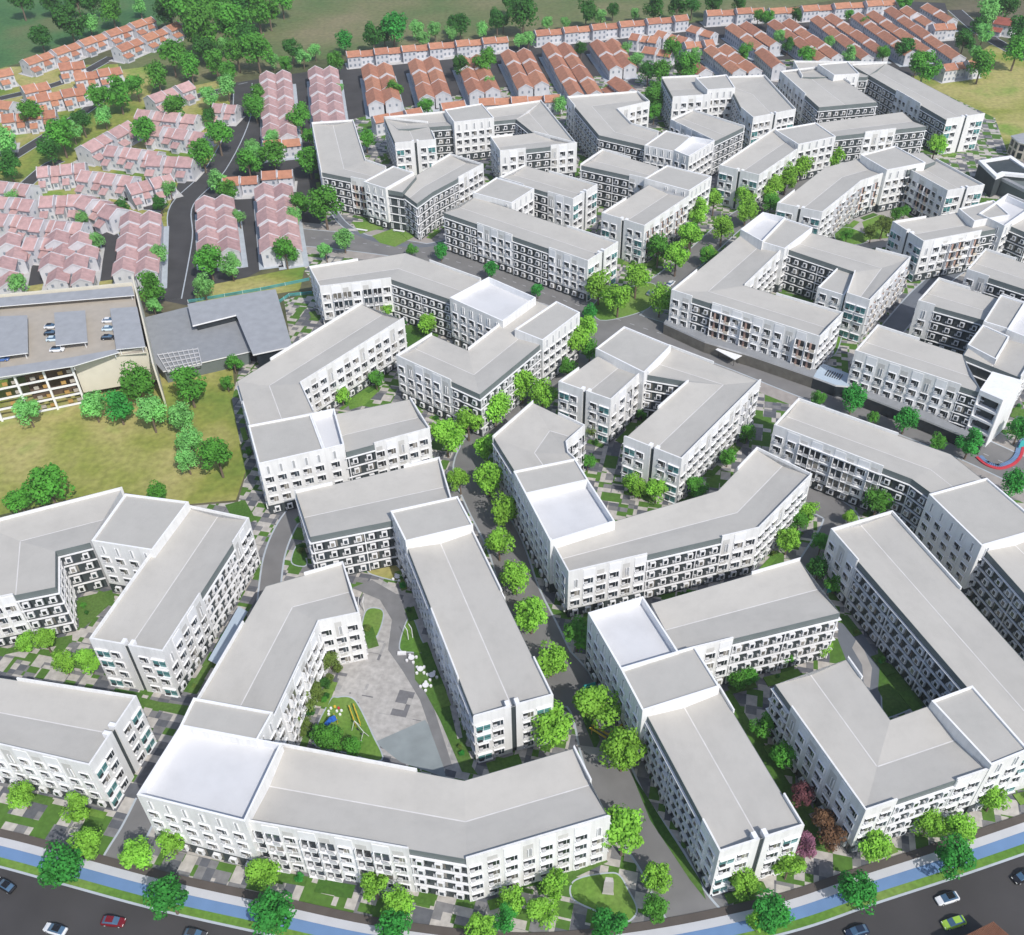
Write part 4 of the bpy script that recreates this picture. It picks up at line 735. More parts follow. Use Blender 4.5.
SMALL=[('plaza', 'plaza_patch', 0.03, [(-40.3, 148.57), (-35.86, 169.25), (-23.3, 160.51), (-13.88, 130.82), (-10.23, 112.05), (-22.91, 115.93), (-40.25, 120.05), (-40.92, 134.3)], 0),
 ('plaza', 'plaza_patch', 0.042, [(-38.32, 145.54), (-33.92, 148.37), (-28.86, 143.79), (-22.92, 133.78), (-18.62, 123.18), (-25.45, 122.12), (-37.18, 121.2), (-39.92, 131.58)], 0),
 ('plaza', 'plaza_blue', 0.054, [(-30.69, 120.52), (-20.27, 125.77), (-17.7, 121.9), (-15.18, 111.48), (-24.98, 115.51)], 0),
 ('path', 'plaza_grey', 0.066,
  [(-40.44, 165.01), (-35.71, 167.54), (-28.82, 162.32), (-24.83, 153.58), (-20.01, 133.69), (-14.04, 114.5), (-15.68, 113.83), (-18.56, 121.92), (-21.65, 131.05), (-26.23, 139.42), (-29.9, 145.29), (-29.68, 154.36),
   (-33.12, 160.83)],
  0),
 ('lawn', 'grass', 0.09, [(-36.18, 157.07), (-33.35, 157.94), (-31.97, 155.99), (-32.87, 149.85), (-34.84, 148.1), (-36.52, 148.45)], 1),
 ('lawn', 'grass', 0.09, [(-26.03, 153.62), (-24.64, 154.51), (-22.36, 148.02), (-20.54, 144.42), (-24.26, 144.53), (-27.14, 145.79)], 1),
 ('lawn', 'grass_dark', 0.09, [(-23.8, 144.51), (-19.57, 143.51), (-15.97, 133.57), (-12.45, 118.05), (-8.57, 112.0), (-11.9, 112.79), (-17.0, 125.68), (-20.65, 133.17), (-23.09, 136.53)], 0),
 ('lawn', 'field_olive', 0.09, [(-37.01, 170.66), (-31.62, 172.92), (-28.92, 170.74), (-28.18, 167.3), (-32.5, 168.12)], 1),
 ('play_lawn', 'grass', 0.096, [(-41.64, 131.09), (-39.98, 132.11), (-37.3, 132.04), (-35.29, 129.85), (-31.49, 122.28), (-29.02, 116.1), (-36.84, 118.24), (-43.78, 120.89)], 1),
 ('lawn', 'grass', 0.09, [(9.42, 88.21), (11.59, 89.52), (16.21, 90.19), (18.44, 89.74), (19.84, 86.8), (20.98, 83.56), (20.04, 81.74), (18.15, 81.24), (13.92, 83.18), (9.63, 85.53)], 1),
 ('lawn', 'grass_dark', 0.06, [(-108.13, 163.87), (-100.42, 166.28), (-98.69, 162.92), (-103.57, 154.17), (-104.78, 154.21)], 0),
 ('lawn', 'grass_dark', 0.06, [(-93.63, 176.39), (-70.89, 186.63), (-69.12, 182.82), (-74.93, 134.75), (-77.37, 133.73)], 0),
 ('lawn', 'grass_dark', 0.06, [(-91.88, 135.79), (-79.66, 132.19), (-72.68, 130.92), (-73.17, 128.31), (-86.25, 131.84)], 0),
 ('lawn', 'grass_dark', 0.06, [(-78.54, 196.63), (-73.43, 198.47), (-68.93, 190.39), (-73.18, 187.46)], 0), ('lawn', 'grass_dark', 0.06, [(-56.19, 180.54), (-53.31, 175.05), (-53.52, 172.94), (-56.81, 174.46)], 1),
 ('lawn', 'grass', 0.06, [(-61.98, 363.3), (-53.89, 362.88), (-49.01, 357.45), (-57.68, 352.81)], 0), ('lawn', 'grass', 0.06, [(-52.77, 350.89), (-45.35, 356.4), (-34.7, 350.8), (-43.03, 341.41), (-49.12, 344.95)], 0),
 ('lawn', 'grass_dark', 0.06, [(83.31, 136.72), (86.91, 133.84), (88.29, 127.87), (81.64, 124.16), (79.29, 125.0)], 1),
 ('court', 'asphalt_blue', 0.034, [(76.36, 150.43), (80.83, 147.86), (84.78, 130.64), (79.73, 124.99), (76.53, 128.21), (75.3, 136.4), (74.91, 145.05)], 0),
 ('path', 'plaza_pale', 0.046, [(79.06, 144.92), (80.07, 141.95), (80.39, 136.81), (78.34, 131.36), (77.17, 131.94), (78.39, 137.71), (77.49, 142.61)], 0),
 ('lawn', 'grass_dark', 0.06, [(82.86, 138.99), (86.67, 136.62), (90.02, 126.51), (80.72, 124.7), (79.94, 130.78)], 0),
 ('lawn', 'grass', 0.06, [(128.34, 346.62), (134.17, 347.99), (138.96, 340.31), (134.34, 334.91), (126.51, 336.91)], 1),
 ('lawn', 'grass', 0.06, [(140.23, 352.76), (149.01, 358.35), (153.56, 353.78), (147.04, 339.09), (138.26, 337.92)], 0),
 ('plaza', 'plaza_pale', 0.034, [(137.23, 358.97), (158.16, 375.03), (165.54, 360.11), (162.94, 340.72), (140.89, 331.43), (127.85, 332.08)], 0),
 ('lawn', 'grass', 0.06, [(-50.92, 244.37), (-43.47, 250.93), (-41.24, 247.12), (-44.65, 240.53), (-49.0, 238.17)], 0),
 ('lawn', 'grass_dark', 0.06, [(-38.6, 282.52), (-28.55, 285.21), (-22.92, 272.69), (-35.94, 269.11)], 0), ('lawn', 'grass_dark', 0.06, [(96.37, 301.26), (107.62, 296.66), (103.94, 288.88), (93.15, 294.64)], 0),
 ('lawn', 'grass', 0.06, [(105.73, 282.38), (111.1, 279.63), (111.11, 274.69), (104.9, 261.36), (100.21, 263.28)], 1), ('lawn', 'grass', 0.06, [(112.23, 169.55), (115.32, 167.72), (116.45, 160.94), (112.21, 159.43)], 0),
 ('verge', 'grass', 0.06, [(31.7, 298.81), (51.36, 309.66), (51.67, 297.89), (45.51, 290.22), (31.3, 285.71)], 1),
 ('lawn', 'grass_dark', 0.06, [(6.92, 102.61), (15.28, 95.02), (16.61, 92.56), (9.11, 89.19), (-7.92, 86.72)], 0),
 ('path', 'plaza_pale', 0.05, [(11.95, 118.6), (17.19, 117.72), (19.45, 114.77), (18.03, 112.92), (14.95, 116.09)], 0),
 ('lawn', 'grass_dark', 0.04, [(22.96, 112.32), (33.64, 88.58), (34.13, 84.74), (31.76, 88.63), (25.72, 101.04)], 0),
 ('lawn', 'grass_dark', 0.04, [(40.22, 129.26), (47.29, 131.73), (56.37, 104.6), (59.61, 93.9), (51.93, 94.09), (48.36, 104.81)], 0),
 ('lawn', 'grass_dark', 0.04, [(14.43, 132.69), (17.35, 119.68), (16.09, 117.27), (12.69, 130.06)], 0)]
ROADS=[('road', [(-85.24, 352.55), (-56.92, 345.34), (-29.24, 335.18), (-2.72, 316.54), (18.38, 300.1), (44.42, 280.72), (68.63, 264.64), (90.35, 246.52), (115.26, 226.79), (133.1, 211.29), (148.48, 194.59)], 13,
  'lane_asphalt'),
 ('road',
  [(45.29, 65.43), (35.64, 76.52), (30.29, 83.9), (27.14, 92.3), (24.03, 98.53), (20.61, 105.54), (17.89, 116.01), (15.9, 128.64), (9.78, 137.78), (5.25, 150.8), (1.25, 163.0), (-2.29, 178.72), (-8.39, 196.16),
   (-11.91, 210.97), (-6.84, 225.79), (2.9, 238.63), (16.02, 255.54), (30.37, 274.58), (46.42, 298.13), (68.03, 324.24), (90.65, 355.34), (110.99, 375.73), (141.76, 406.59), (178.13, 425.02)],
  9, 'lane_asphalt'),
 ('road', [(-79.44, 87.51), (-78.6, 94.95), (-76.74, 101.55), (-75.49, 108.08)], 5.5, 'lane_asphalt'),
 ('road', [(-59.01, 149.14), (-61.09, 166.68), (-61.64, 178.91), (-59.77, 190.07), (-55.62, 198.64)], 5, 'lane_asphalt'),
 ('road', [(59.18, 145.53), (69.83, 160.8), (77.76, 170.69), (86.7, 184.98), (81.58, 192.96), (71.72, 203.59)], 9, 'lane_asphalt'),
 ('road', [(121.3, 266.46), (132.51, 281.18), (146.94, 298.9), (163.36, 315.13), (187.79, 335.41)], 7, 'asphalt_blue'),
 ('path', [(-72.83, 379.16), (-64.51, 360.83), (-51.29, 347.51), (-33.41, 341.73), (-21.98, 346.03)], 2.5, 'asphalt_blue'), ('path', [(-64.02, 356.52), (-53.41, 357.67), (-45.14, 369.49)], 2, 'light_paving'),
 ('path', [(0.9, 147.31), (6.18, 132.93), (12.69, 130.06), (15.29, 135.4), (10.12, 144.07)], 3, 'lane_asphalt'),
 ('road', [(-121.58, 305.87), (-128.32, 351.41), (-135.01, 382.5), (-128.63, 416.85), (-128.91, 475.02), (-137.17, 525.35)], 9, 'asphalt'), ('road', [(-268.7, 506.7), (-236.63, 533.62), (-220.81, 574.24)], 6, 'asphalt'),
 ('road', [(-228.33, 427.93), (-220.05, 455.91), (-212.17, 482.85), (-203.01, 528.33)], 6, 'asphalt'), ('road', [(-165.31, 504.12), (-149.62, 514.44), (-133.42, 525.1)], 6, 'asphalt'),
 ('road', [(-209.39, 400.95), (-206.4, 423.43), (-202.51, 431.91)], 6, 'asphalt'), ('road', [(-173.78, 318.86), (-178.82, 336.3), (-178.89, 344.18)], 7, 'asphalt'),
 ('road', [(-146.88, 321.22), (-151.11, 338.06), (-158.33, 357.11), (-167.5, 363.56)], 7, 'asphalt'), ('road', [(274.45, 623.88), (274.26, 576.01), (281.88, 533.13)], 8, 'asphalt'),
 ('road', [(-154.92, 383.56), (-141.49, 380.06)], 6, 'asphalt')]
KERB=[(-113.99, 97.88), (-101.0, 94.7), (-87.33, 90.87), (-68.81, 85.74), (-48.89, 81.02), (-26.1, 75.87), (-0.73, 72.71), (23.13, 74.21), (47.78, 78.54), (65.0, 83.43), (81.43, 87.98), (96.44, 92.36), (113.45, 97.49)]
CARS=[(-98.2, 90.52, 0.02, 2.66, 'black', 'black car with blue tinted windscreen at the left edge of the bottom road'),
 (-75.51, 83.16, 0.02, -0.12, 'red', 'dark red car on the bottom road at lower left'),
 (-85.79, 81.95, 0.02, 2.86, 'whiteblack', 'white and black car near the bottom edge at lower left'),
 (-59.77, 80.42, 0.02, -0.21, 'darkgrey', 'dark grey car cut off by the bottom edge at left'),
 (78.5, 83.71, 0.02, -2.89, 'whiteblack', 'white car with black roof on the bottom road at right'),
 (78.12, 79.3, 0.02, -2.9, 'lime', 'lime green car on the bottom road at lower right'),
 (60.2, 78.11, 0.02, -2.9, 'navy', 'dark blue car cut off by the bottom edge at right'),
 (94.02, 87.51, 0.02, -2.76, 'black', 'black car cut off by the right edge of the bottom road'),
 (50.74, 302.2, 0.02, 0.87, 'grey', 'grey car driving up the boulevard crossing'),
 (58.65, 308.1, 0.02, 0.93, 'white', 'small white car on the tree lined boulevard above the crossing'),
 (-22.48, 339.07, 0.02, -0.51, 'white', 'white car on the avenue by the upper left roundel lawn'),
 (148.34, 340.11, 0.02, -0.33, 'white', 'white car on the lane behind the courtyard block'),
 (-127.29, 268.59, 14.52, 0.05, 'white', 'white car parked topmost by the right canopy of the parking deck'),
 (-125.86, 263.77, 14.52, 0.05, 'lightblue', 'pale blue car parked between two others by the right deck canopy'),
 (-124.53, 258.68, 14.52, 0.05, 'black', 'black car parked lowest by the right canopy of the parking deck'),
 (-144.76, 265.89, 14.52, 0.05, 'whiteblack', 'white and black car parked topmost by the middle deck canopy'),
 (-143.44, 262.01, 14.52, 0.05, 'black', 'black car parked second by the middle deck canopy'),
 (-141.56, 258.52, 14.52, 0.05, 'lightblue', 'pale car parked third by the middle deck canopy'),
 (-138.45, 252.56, 14.52, 0.05, 'whiteblack', 'black and white car below the middle deck canopy'),
 (-153.75, 248.08, 14.52, 0.05, 'blue', 'blue car at the left edge of the parking deck')]
EX={'awn': [(66.27, 261.49), (69.18, 263.89), (74.21, 257.8), (71.32, 255.47)],
 'back_canopy': [(-180.27, 280.12), (-124.84, 287.35), (-122.32, 281.4), (-178.08, 274.86)],
 'bench': [(-42.37, 353.71), (-57.15, 355.31)],
 'canopies': [[(-171.76, 269.1), (-153.13, 269.74), (-145.1, 248.09), (-161.76, 244.52)], [(-144.92, 270.95), (-135.37, 271.84), (-128.77, 253.36), (-137.94, 251.75)],
              [(-127.64, 272.64), (-119.14, 273.32), (-110.18, 249.99), (-118.65, 248.77)]],
 'corner_house': [(221.23, 414.36), (234.76, 419.82), (230.12, 400.8), (221.84, 407.3)],
 'corner_roof': [(75.47, 74.48), (83.45, 77.65), (85.68, 74.69), (86.17, 72.05), (77.02, 71.4)],
 'court_hedge': [(-40.4, 140.02), (-43.73, 134.01), (-45.59, 128.21), (-45.95, 121.6)],
 'deck': [(-166.6, 280.05), (-124.15, 285.52), (-110.67, 250.73), (-132.5, 247.71), (-151.92, 241.61)],
 'deck_back': [(-190.29, 281.7), (-167.68, 282.86), (-125.08, 288.88)],
 'deck_cream': [(-132.1, 246.76), (-110.99, 252.74)],
 'deck_end': [(-127.5, 295.8), (-106.46, 242.37)],
 'deck_front': [(-168.82, 232.52), (-151.19, 239.7), (-131.73, 245.35)],
 'fence1': [(-113.73, 303.49), (-89.28, 310.89), (-72.5, 317.25)],
 'fence2': [(-81.17, 301.64), (-78.27, 306.25), (-70.22, 307.65)],
 'frames': [[(-37.26, 157.29)], [(-24.0, 148.94)], [(-26.56, 144.0)]],
 'front_canopy': [(-167.09, 237.14), (-131.28, 245.9), (-119.2, 249.7), (-117.61, 248.05), (-129.32, 241.21), (-165.13, 232.57)],
 'glassroof': [(-72.92, 113.16)],
 'hall_low': [(-123.45, 285.57), (-109.21, 292.35), (-105.31, 280.43), (-92.09, 286.12), (-84.0, 264.51), (-108.66, 254.77), (-113.63, 261.39)],
 'hall_top': [(-108.87, 289.39), (-85.52, 296.77), (-80.31, 297.91), (-68.97, 262.02), (-80.76, 257.74), (-90.78, 281.71), (-103.93, 275.65)],
 'louver': [(97.6, 245.5), (101.28, 243.04)],
 'modern': [[(196.96, 387.15), (211.57, 391.18), (215.47, 370.47), (202.27, 374.57), (197.8, 371.47)], [(201.05, 376.53), (216.38, 383.46), (224.22, 363.94), (209.99, 356.04)]],
 'parapet_wall': [(-73.62, 385.55), (-81.78, 408.75)],
 'pergola': [(-112.67, 262.49), (-100.38, 265.49), (-97.08, 256.37), (-106.95, 252.85)],
 'podium0': [(93.07, 243.73), (95.19, 247.38), (97.79, 250.66), (105.82, 243.51), (102.77, 238.38), (98.69, 239.22)],
 'podium1': [(51.56, 276.31), (53.86, 281.31), (64.67, 269.45), (78.12, 260.31), (95.16, 247.46), (93.04, 243.8), (76.62, 255.95), (63.23, 264.56)],
 'podium2': [(103.09, 239.5), (121.82, 224.69), (133.35, 211.76), (131.99, 210.1), (119.33, 221.74), (101.91, 236.65)],
 'pods': [[(-24.19, 142.3)], [(-21.94, 139.01)], [(-19.22, 137.28)], [(-20.54, 134.48)], [(-29.32, 167.82)]],
 'rubber': [(130.72, 208.73), (132.19, 205.21), (135.66, 203.37), (140.18, 204.91), (143.79, 208.24), (147.07, 213.45), (151.21, 217.85)],
 'slide': [(-40.69, 125.0)],
 'stalls': [[(56.28, 277.08)], [(59.82, 274.55)], [(63.28, 271.8)], [(66.64, 268.75)]],
 'stele': [(16.08, 86.7)],
 'stones': [(-39.97, 128.29)],
 'swing': [(-34.04, 122.73)],
 'teal': [[(77.31, 159.62)], [(15.95, 132.1)], [(145.58, 212.61)]],
 'timber': [(18.96, 119.02)],
 'tower4': [(137.74, 225.84), (131.72, 218.23), (135.3, 214.38), (143.26, 222.03)],
 'walkway': [(-66.41, 157.06), (-63.93, 155.36), (-67.64, 139.64), (-70.19, 141.17)],
 'ymast': [(-35.57, 126.7)]}

scene=bpy.context.scene
COL=scene.collection
R=math.radians
# ------------------------------------------------------------------ materials
MATS={}
def mat(name,col,rough=.8,spec=.3,noise_amt=.08,scale=.4,metal=0,var=0,emit=None):
    m=bpy.data.materials.new(name); m.use_nodes=True; nt=m.node_tree; b=nt.nodes['Principled BSDF']
    b.inputs['Roughness'].default_value=rough; b.inputs['Specular IOR Level'].default_value=spec; b.inputs['Metallic'].default_value=metal
    tc=nt.nodes.new('ShaderNodeTexCoord'); n=nt.nodes.new('ShaderNodeTexNoise'); n.inputs['Scale'].default_value=scale; n.inputs['Detail'].default_value=6
    mp=nt.nodes.new('ShaderNodeMapRange'); mp.inputs[1].default_value=.3; mp.inputs[2].default_value=.7; mp.inputs[3].default_value=1-noise_amt; mp.inputs[4].default_value=1+noise_amt
    hs=nt.nodes.new('ShaderNodeHueSaturation'); hs.inputs['Color'].default_value=(*col,1)
    nt.links.new(tc.outputs['Object'],n.inputs['Vector']); nt.links.new(n.outputs['Fac'],mp.inputs[0])
    if var:
        oi=nt.nodes.new('ShaderNodeObjectInfo'); m2=nt.nodes.new('ShaderNodeMapRange'); m2.inputs[3].default_value=1-var; m2.inputs[4].default_value=1+var
        mu=nt.nodes.new('ShaderNodeMath'); mu.operation='MULTIPLY'
        nt.links.new(oi.outputs['Random'],m2.inputs[0]); nt.links.new(m2.outputs[0],mu.inputs[0]); nt.links.new(mp.outputs[0],mu.inputs[1]); nt.links.new(mu.outputs[0],hs.inputs['Value'])
        m3=nt.nodes.new('ShaderNodeMapRange'); m3.inputs[3].default_value=.5-var*.03; m3.inputs[4].default_value=.5+var*.03
        nt.links.new(oi.outputs['Random'],m3.inputs[0]); nt.links.new(m3.outputs[0],hs.inputs['Hue'])
    else: nt.links.new(mp.outputs[0],hs.inputs['Value'])
    nt.links.new(hs.outputs[0],b.inputs['Base Color'])
    MATS[name]=m; return m
def ramp_mat(name,cols,scale,rough=.9,detail=5,scale2=None,lo=.35,hi=.65):
    m=mat(name,cols[0],rough); nt=m.node_tree; b=nt.nodes['Principled BSDF']
    n=[x for x in nt.nodes if x.type=='TEX_NOISE'][0]; n.inputs['Scale'].default_value=scale; n.inputs['Detail'].default_value=detail
    rp=nt.nodes.new('ShaderNodeValToRGB'); e=rp.color_ramp.elements
    for i,c in enumerate(cols):
        p=lo+(hi-lo)*i/(len(cols)-1)
        if i<2: e[i].position=p; e[i].color=(*c,1)
        else:
            x=e.new(p); x.color=(*c,1)
    nt.links.new(n.outputs['Fac'],rp.inputs[0])
    n2=nt.nodes.new('ShaderNodeTexNoise'); n2.inputs['Scale'].default_value=scale2 or scale*25; n2.inputs['Detail'].default_value=4
    tc=[x for x in nt.nodes if x.type=='TEX_COORD'][0]; nt.links.new(tc.outputs['Object'],n2.inputs['Vector'])
    mp=nt.nodes.new('ShaderNodeMapRange'); mp.inputs[1].default_value=.3; mp.inputs[2].default_value=.7; mp.inputs[3].default_value=.8; mp.inputs[4].default_value=1.2
    hs=nt.nodes.new('ShaderNodeHueSaturation'); nt.links.new(n2.outputs['Fac'],mp.inputs[0]); nt.links.new(mp.outputs[0],hs.inputs['Value'])
    nt.links.new(rp.outputs[0],hs.inputs['Color']); nt.links.new(hs.outputs[0],b.inputs['Base Color']); return m
mat('white_wall',(.77,.765,.755),.6,.3,.03,.25)
mat('white_trim',(.82,.82,.83),.55,.3,.02)
mat('base_wall',(.62,.62,.63),.7,.3,.05)
mat('dark_wall',(.055,.066,.070),.6,.3,.12,.3)
mat('fascia',(.15,.175,.175),.6,.3,.08,.3)
mat('terrace_floor',(.62,.62,.63),.5,.3,.02,.2)
mat('gutter',(.64,.62,.60),.6)
mat('wall_strip',(.56,.55,.53),.7)
mat('glass',(.03,.04,.05),.12,.6,.2,.5)
nt=MATS['glass'].node_tree; oi=nt.nodes.new('ShaderNodeObjectInfo'); rp=nt.nodes.new('ShaderNodeValToRGB'); rp.color_ramp.interpolation='CONSTANT'; e=rp.color_ramp.elements
e[0].position=0; e[0].color=(.022,.028,.034,1); e[1].position=.45; e[1].color=(.05,.065,.08,1)
for p_,c_ in ((.68,(.16,.15,.13,1)),(.80,(.03,.03,.032,1)),(.90,(.30,.28,.25,1))): x=e.new(p_); x.color=c_
nt.links.new(oi.outputs['Random'],rp.inputs[0]); nt.links.new(rp.outputs[0],[x for x in nt.nodes if x.type=='HUE_SAT'][0].inputs['Color'])
mat('recess_shade_dark_trim',(.035,.037,.04),.7)  # recess shade painted as flat dark panels; also colours dark loggia bars
mat('teal_glass',(.10,.28,.28),.15,.6,.35,.3)
mat('grey_slit',(.38,.39,.40),.6)
mat('ac_grey',(.55,.55,.56),.6)
mat('pink_brick',(.50,.33,.27),.8,.2,.15,2)
mat('beige_panel',(.62,.55,.46),.8,.2,.05)
def weather(name,sc,amt,lo=.45,hi=.75):
    m=MATS[name]; nt=m.node_tree; b=nt.nodes['Principled BSDF']; src=b.inputs['Base Color'].links[0].from_socket
    tc=[x for x in nt.nodes if x.type=='TEX_COORD'][0]; mp=nt.nodes.new('ShaderNodeMapping'); mp.inputs['Scale'].default_value=sc
    n=nt.nodes.new('ShaderNodeTexNoise'); n.inputs['Scale'].default_value=1; n.inputs['Detail'].default_value=7; n.inputs['Roughness'].default_value=.65
    r=nt.nodes.new('ShaderNodeMapRange'); r.inputs[1].default_value=lo; r.inputs[2].default_value=hi; r.inputs[3].default_value=1; r.inputs[4].default_value=1-amt
    mx=nt.nodes.new('ShaderNodeMix'); mx.data_type='RGBA'; mx.blend_type='MULTIPLY'; mx.inputs[0].default_value=1
    nt.links.new(tc.outputs['Object'],mp.inputs[0]); nt.links.new(mp.outputs[0],n.inputs['Vector']); nt.links.new(n.outputs['Fac'],r.inputs[0])
    nt.links.new(src,mx.inputs[6]); nt.links.new(r.outputs[0],mx.inputs[7]); nt.links.new(mx.outputs[2],b.inputs['Base Color'])
weather('white_wall',(.9,.9,.07),.16); weather('base_wall',(.8,.8,.08),.2); weather('dark_wall',(.8,.8,.1),.25); weather('white_trim',(.6,.6,.2),.10)
weather('terrace_floor',(.12,.12,1),.12)
def roof_mat(name,c):
    m=mat(name,c,.7,.25,.03,.06); nt=m.node_tree; b=nt.nodes['Principled BSDF']
    w=nt.nodes.new('ShaderNodeTexWave'); w.inputs['Scale'].default_value=.35; w.inputs['Distortion'].default_value=.4; w.inputs['Detail'].default_value=1
    tc=[x for x in nt.nodes if x.type=='TEX_COORD'][0]; nt.links.new(tc.outputs['Object'],w.inputs['Vector'])
    bp=nt.nodes.new('ShaderNodeBump'); bp.inputs['Strength'].default_value=.04; bp.inputs['Distance'].default_value=.05
    nt.links.new(w.outputs['Fac'],bp.inputs['Height']); nt.links.new(bp.outputs[0],b.inputs['Normal'])
    weather(name,(.10,.10,1),.10); weather(name,(.5,.5,1),.05)
roof_mat('roof_grey',(.475,.455,.42))
roof_mat('roof_cool',(.45,.435,.405))
mat('deck_grey',(.33,.34,.36),.6)
mat('hall_grey',(.27,.28,.295),.6)
mat('asphalt',(.062,.060,.062),.85,.3,.18,.12)
mat('road_asphalt',(.056,.053,.054),.85,.3,.15,.08)
mat('asphalt_blue',(.15,.165,.19),.8,.3,.15,.12)
mat('kerb_stone',(.42,.46,.50),.8)
mat('light_paving',(.50,.49,.48),.8)
mat('plaza_grey',(.20,.20,.205),.8,.3,.12,.3)
mat('plaza_pale',(.38,.36,.345),.8,.3,.1,.3)
mat('plaza_blue',(.26,.295,.305),.8,.3,.1,.3)
mat('blue_lane',(.14,.24,.42),.8,.3,.06,.3)
mat('white_path',(.50,.505,.53),.8,.3,.04)
mat('soil',(.10,.085,.076),.9)
mat('lane_asphalt',(.19,.186,.185),.85,.3,.12,.15)
mat('avenue_paving',(.34,.31,.29),.85,.3,.12,.4)
ramp_mat('grass',[(.09,.20,.03),(.13,.245,.04),(.17,.26,.06)],.05,.95)
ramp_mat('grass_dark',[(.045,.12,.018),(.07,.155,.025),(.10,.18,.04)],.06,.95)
ramp_mat('field_olive',[(.13,.22,.035),(.25,.27,.06),(.38,.34,.13),(.19,.29,.05)],.022,.95)
ramp_mat('field_dark',[(.04,.12,.04),(.065,.155,.05),(.12,.155,.065)],.02,.95)
ramp_mat('field_brown',[(.095,.15,.05),(.145,.165,.07),(.21,.19,.105)],.016,.95)
ramp_mat('far_ground',[(.06,.085,.035),(.10,.105,.05),(.15,.13,.085)],.012,.95)
# patchwork of pavers and turf squares: whole cells of one colour
m=mat('patch',(.2,.2,.2),.85); nt=m.node_tree; b=nt.nodes['Principled BSDF']
tc=[x for x in nt.nodes if x.type=='TEX_COORD'][0]
def vm(op,a,bv):
    n=nt.nodes.new('ShaderNodeVectorMath'); n.operation=op; nt.links.new(a,n.inputs[0])
    if bv is not None: n.inputs[1].default_value=bv
    return n.outputs[0]
rot=nt.nodes.new('ShaderNodeMapping'); rot.inputs['Rotation'].default_value=(0,0,R(14)); nt.links.new(tc.outputs['Object'],rot.inputs['Vector'])
def cells(sx,sy,off):
    v=vm('FLOOR',vm('ADD',vm('MULTIPLY',rot.outputs[0],(1/sx,1/sy,0)),(off,off,0)),None)
    w=nt.nodes.new('ShaderNodeTexWhiteNoise'); w.noise_dimensions='2D'; nt.links.new(v,w.inputs['Vector']); return w.outputs['Value']
a,b2=cells(2.6,1.7,.3),cells(3.6,3.9,.1)
mx=nt.nodes.new('ShaderNodeMath'); mx.operation='MULTIPLY_ADD'; nt.links.new(a,mx.inputs[0]); mx.inputs[1].default_value=.42
ms=nt.nodes.new('ShaderNodeMath'); ms.operation='MULTIPLY'; nt.links.new(b2,ms.inputs[0]); ms.inputs[1].default_value=.58; nt.links.new(ms.outputs[0],mx.inputs[2])
rp=nt.nodes.new('ShaderNodeValToRGB'); rp.color_ramp.interpolation='CONSTANT'; e=rp.color_ramp.elements
e[0].position=0; e[0].color=(.115,.12,.135,1); e[1].position=.30; e[1].color=(.20,.197,.20,1)
for p_,c_ in ((.43,(.46,.43,.395,1)),(.62,(.08,.17,.028,1))): x=e.new(p_); x.color=c_
nt.links.new(mx.outputs[0],rp.inputs[0])
hs=nt.nodes.new('ShaderNodeHueSaturation'); nt.links.new(rp.outputs[0],hs.inputs['Color'])
n2=nt.nodes.new('ShaderNodeTexNoise'); n2.inputs['Scale'].default_value=.8; nt.links.new(tc.outputs['Object'],n2.inputs['Vector'])
mp=nt.nodes.new('ShaderNodeMapRange'); mp.inputs[1].default_value=.3; mp.inputs[2].default_value=.7; mp.inputs[3].default_value=.85; mp.inputs[4].default_value=1.15
nt.links.new(n2.outputs['Fac'],mp.inputs[0]); nt.links.new(mp.outputs[0],hs.inputs['Value']); nt.links.new(hs.outputs[0],b.inputs['Base Color'])
pm=MATS['patch'].copy(); pm.name='plaza_patch'; MATS['plaza_patch']=pm
pr=[x for x in pm.node_tree.nodes if x.type=='VALTORGB'][0].color_ramp.elements
for e_,(p_,c_) in zip(pr,((0,(.17,.17,.18,1)),(.16,(.40,.385,.37,1)),(.55,(.43,.415,.40,1)),(.84,(.33,.325,.32,1)))): e_.position=p_; e_.color=c_
LEAF=dict(L=(.25,.53,.06),G=(.10,.32,.04),V=(.05,.31,.05),M=(.21,.52,.14),D=(.05,.18,.03),O=(.16,.24,.05),B=(.20,.11,.06),P=(.34,.15,.22),A=(.23,.09,.10))
for k_,c_ in LEAF.items():
    m=mat('leaf_'+k_,c_,.7,.2,.35,1.3,var=.15)
    b=m.node_tree.nodes['Principled BSDF']
    tr=m.node_tree.nodes.new('ShaderNodeBsdfTranslucent'); ad=m.node_tree.nodes.new('ShaderNodeMixShader'); ad.inputs[0].default_value=.25
    out=m.node_tree.nodes['Material Output']; hsn=[x for x in m.node_tree.nodes if x.type=='HUE_SAT'][0]
    m.node_tree.links.new(hsn.outputs[0],tr.inputs['Color']); m.node_tree.links.new(b.outputs[0],ad.inputs[1]); m.node_tree.links.new(tr.outputs[0],ad.inputs[2]); m.node_tree.links.new(ad.outputs[0],out.inputs['Surface'])
mat('bark',(.16,.12,.09),.9)
mat('house_wall',(.58,.58,.61),.8,.2,.06,.3,var=.06)
weather('house_wall',(.7,.7,.15),.14)
mat('house_window',(.22,.25,.30),.4)
def tile_mat(name,c):
    m=mat(name,c,.75,.3,.16,.6,var=.10); nt=m.node_tree; b=nt.nodes['Principled BSDF']
    w=nt.nodes.new('ShaderNodeTexWave'); w.inputs['Scale'].default_value=1.1; w.inputs['Distortion'].default_value=.2
    tc=[x for x in nt.nodes if x.type=='TEX_COORD'][0]; nt.links.new(tc.outputs['Object'],w.inputs['Vector'])
    bp=nt.nodes.new('ShaderNodeBump'); bp.inputs['Strength'].default_value=.5; bp.inputs['Distance'].default_value=.12
    nt.links.new(w.outputs['Fac'],bp.inputs['Height']); nt.links.new(bp.outputs[0],b.inputs['Normal'])
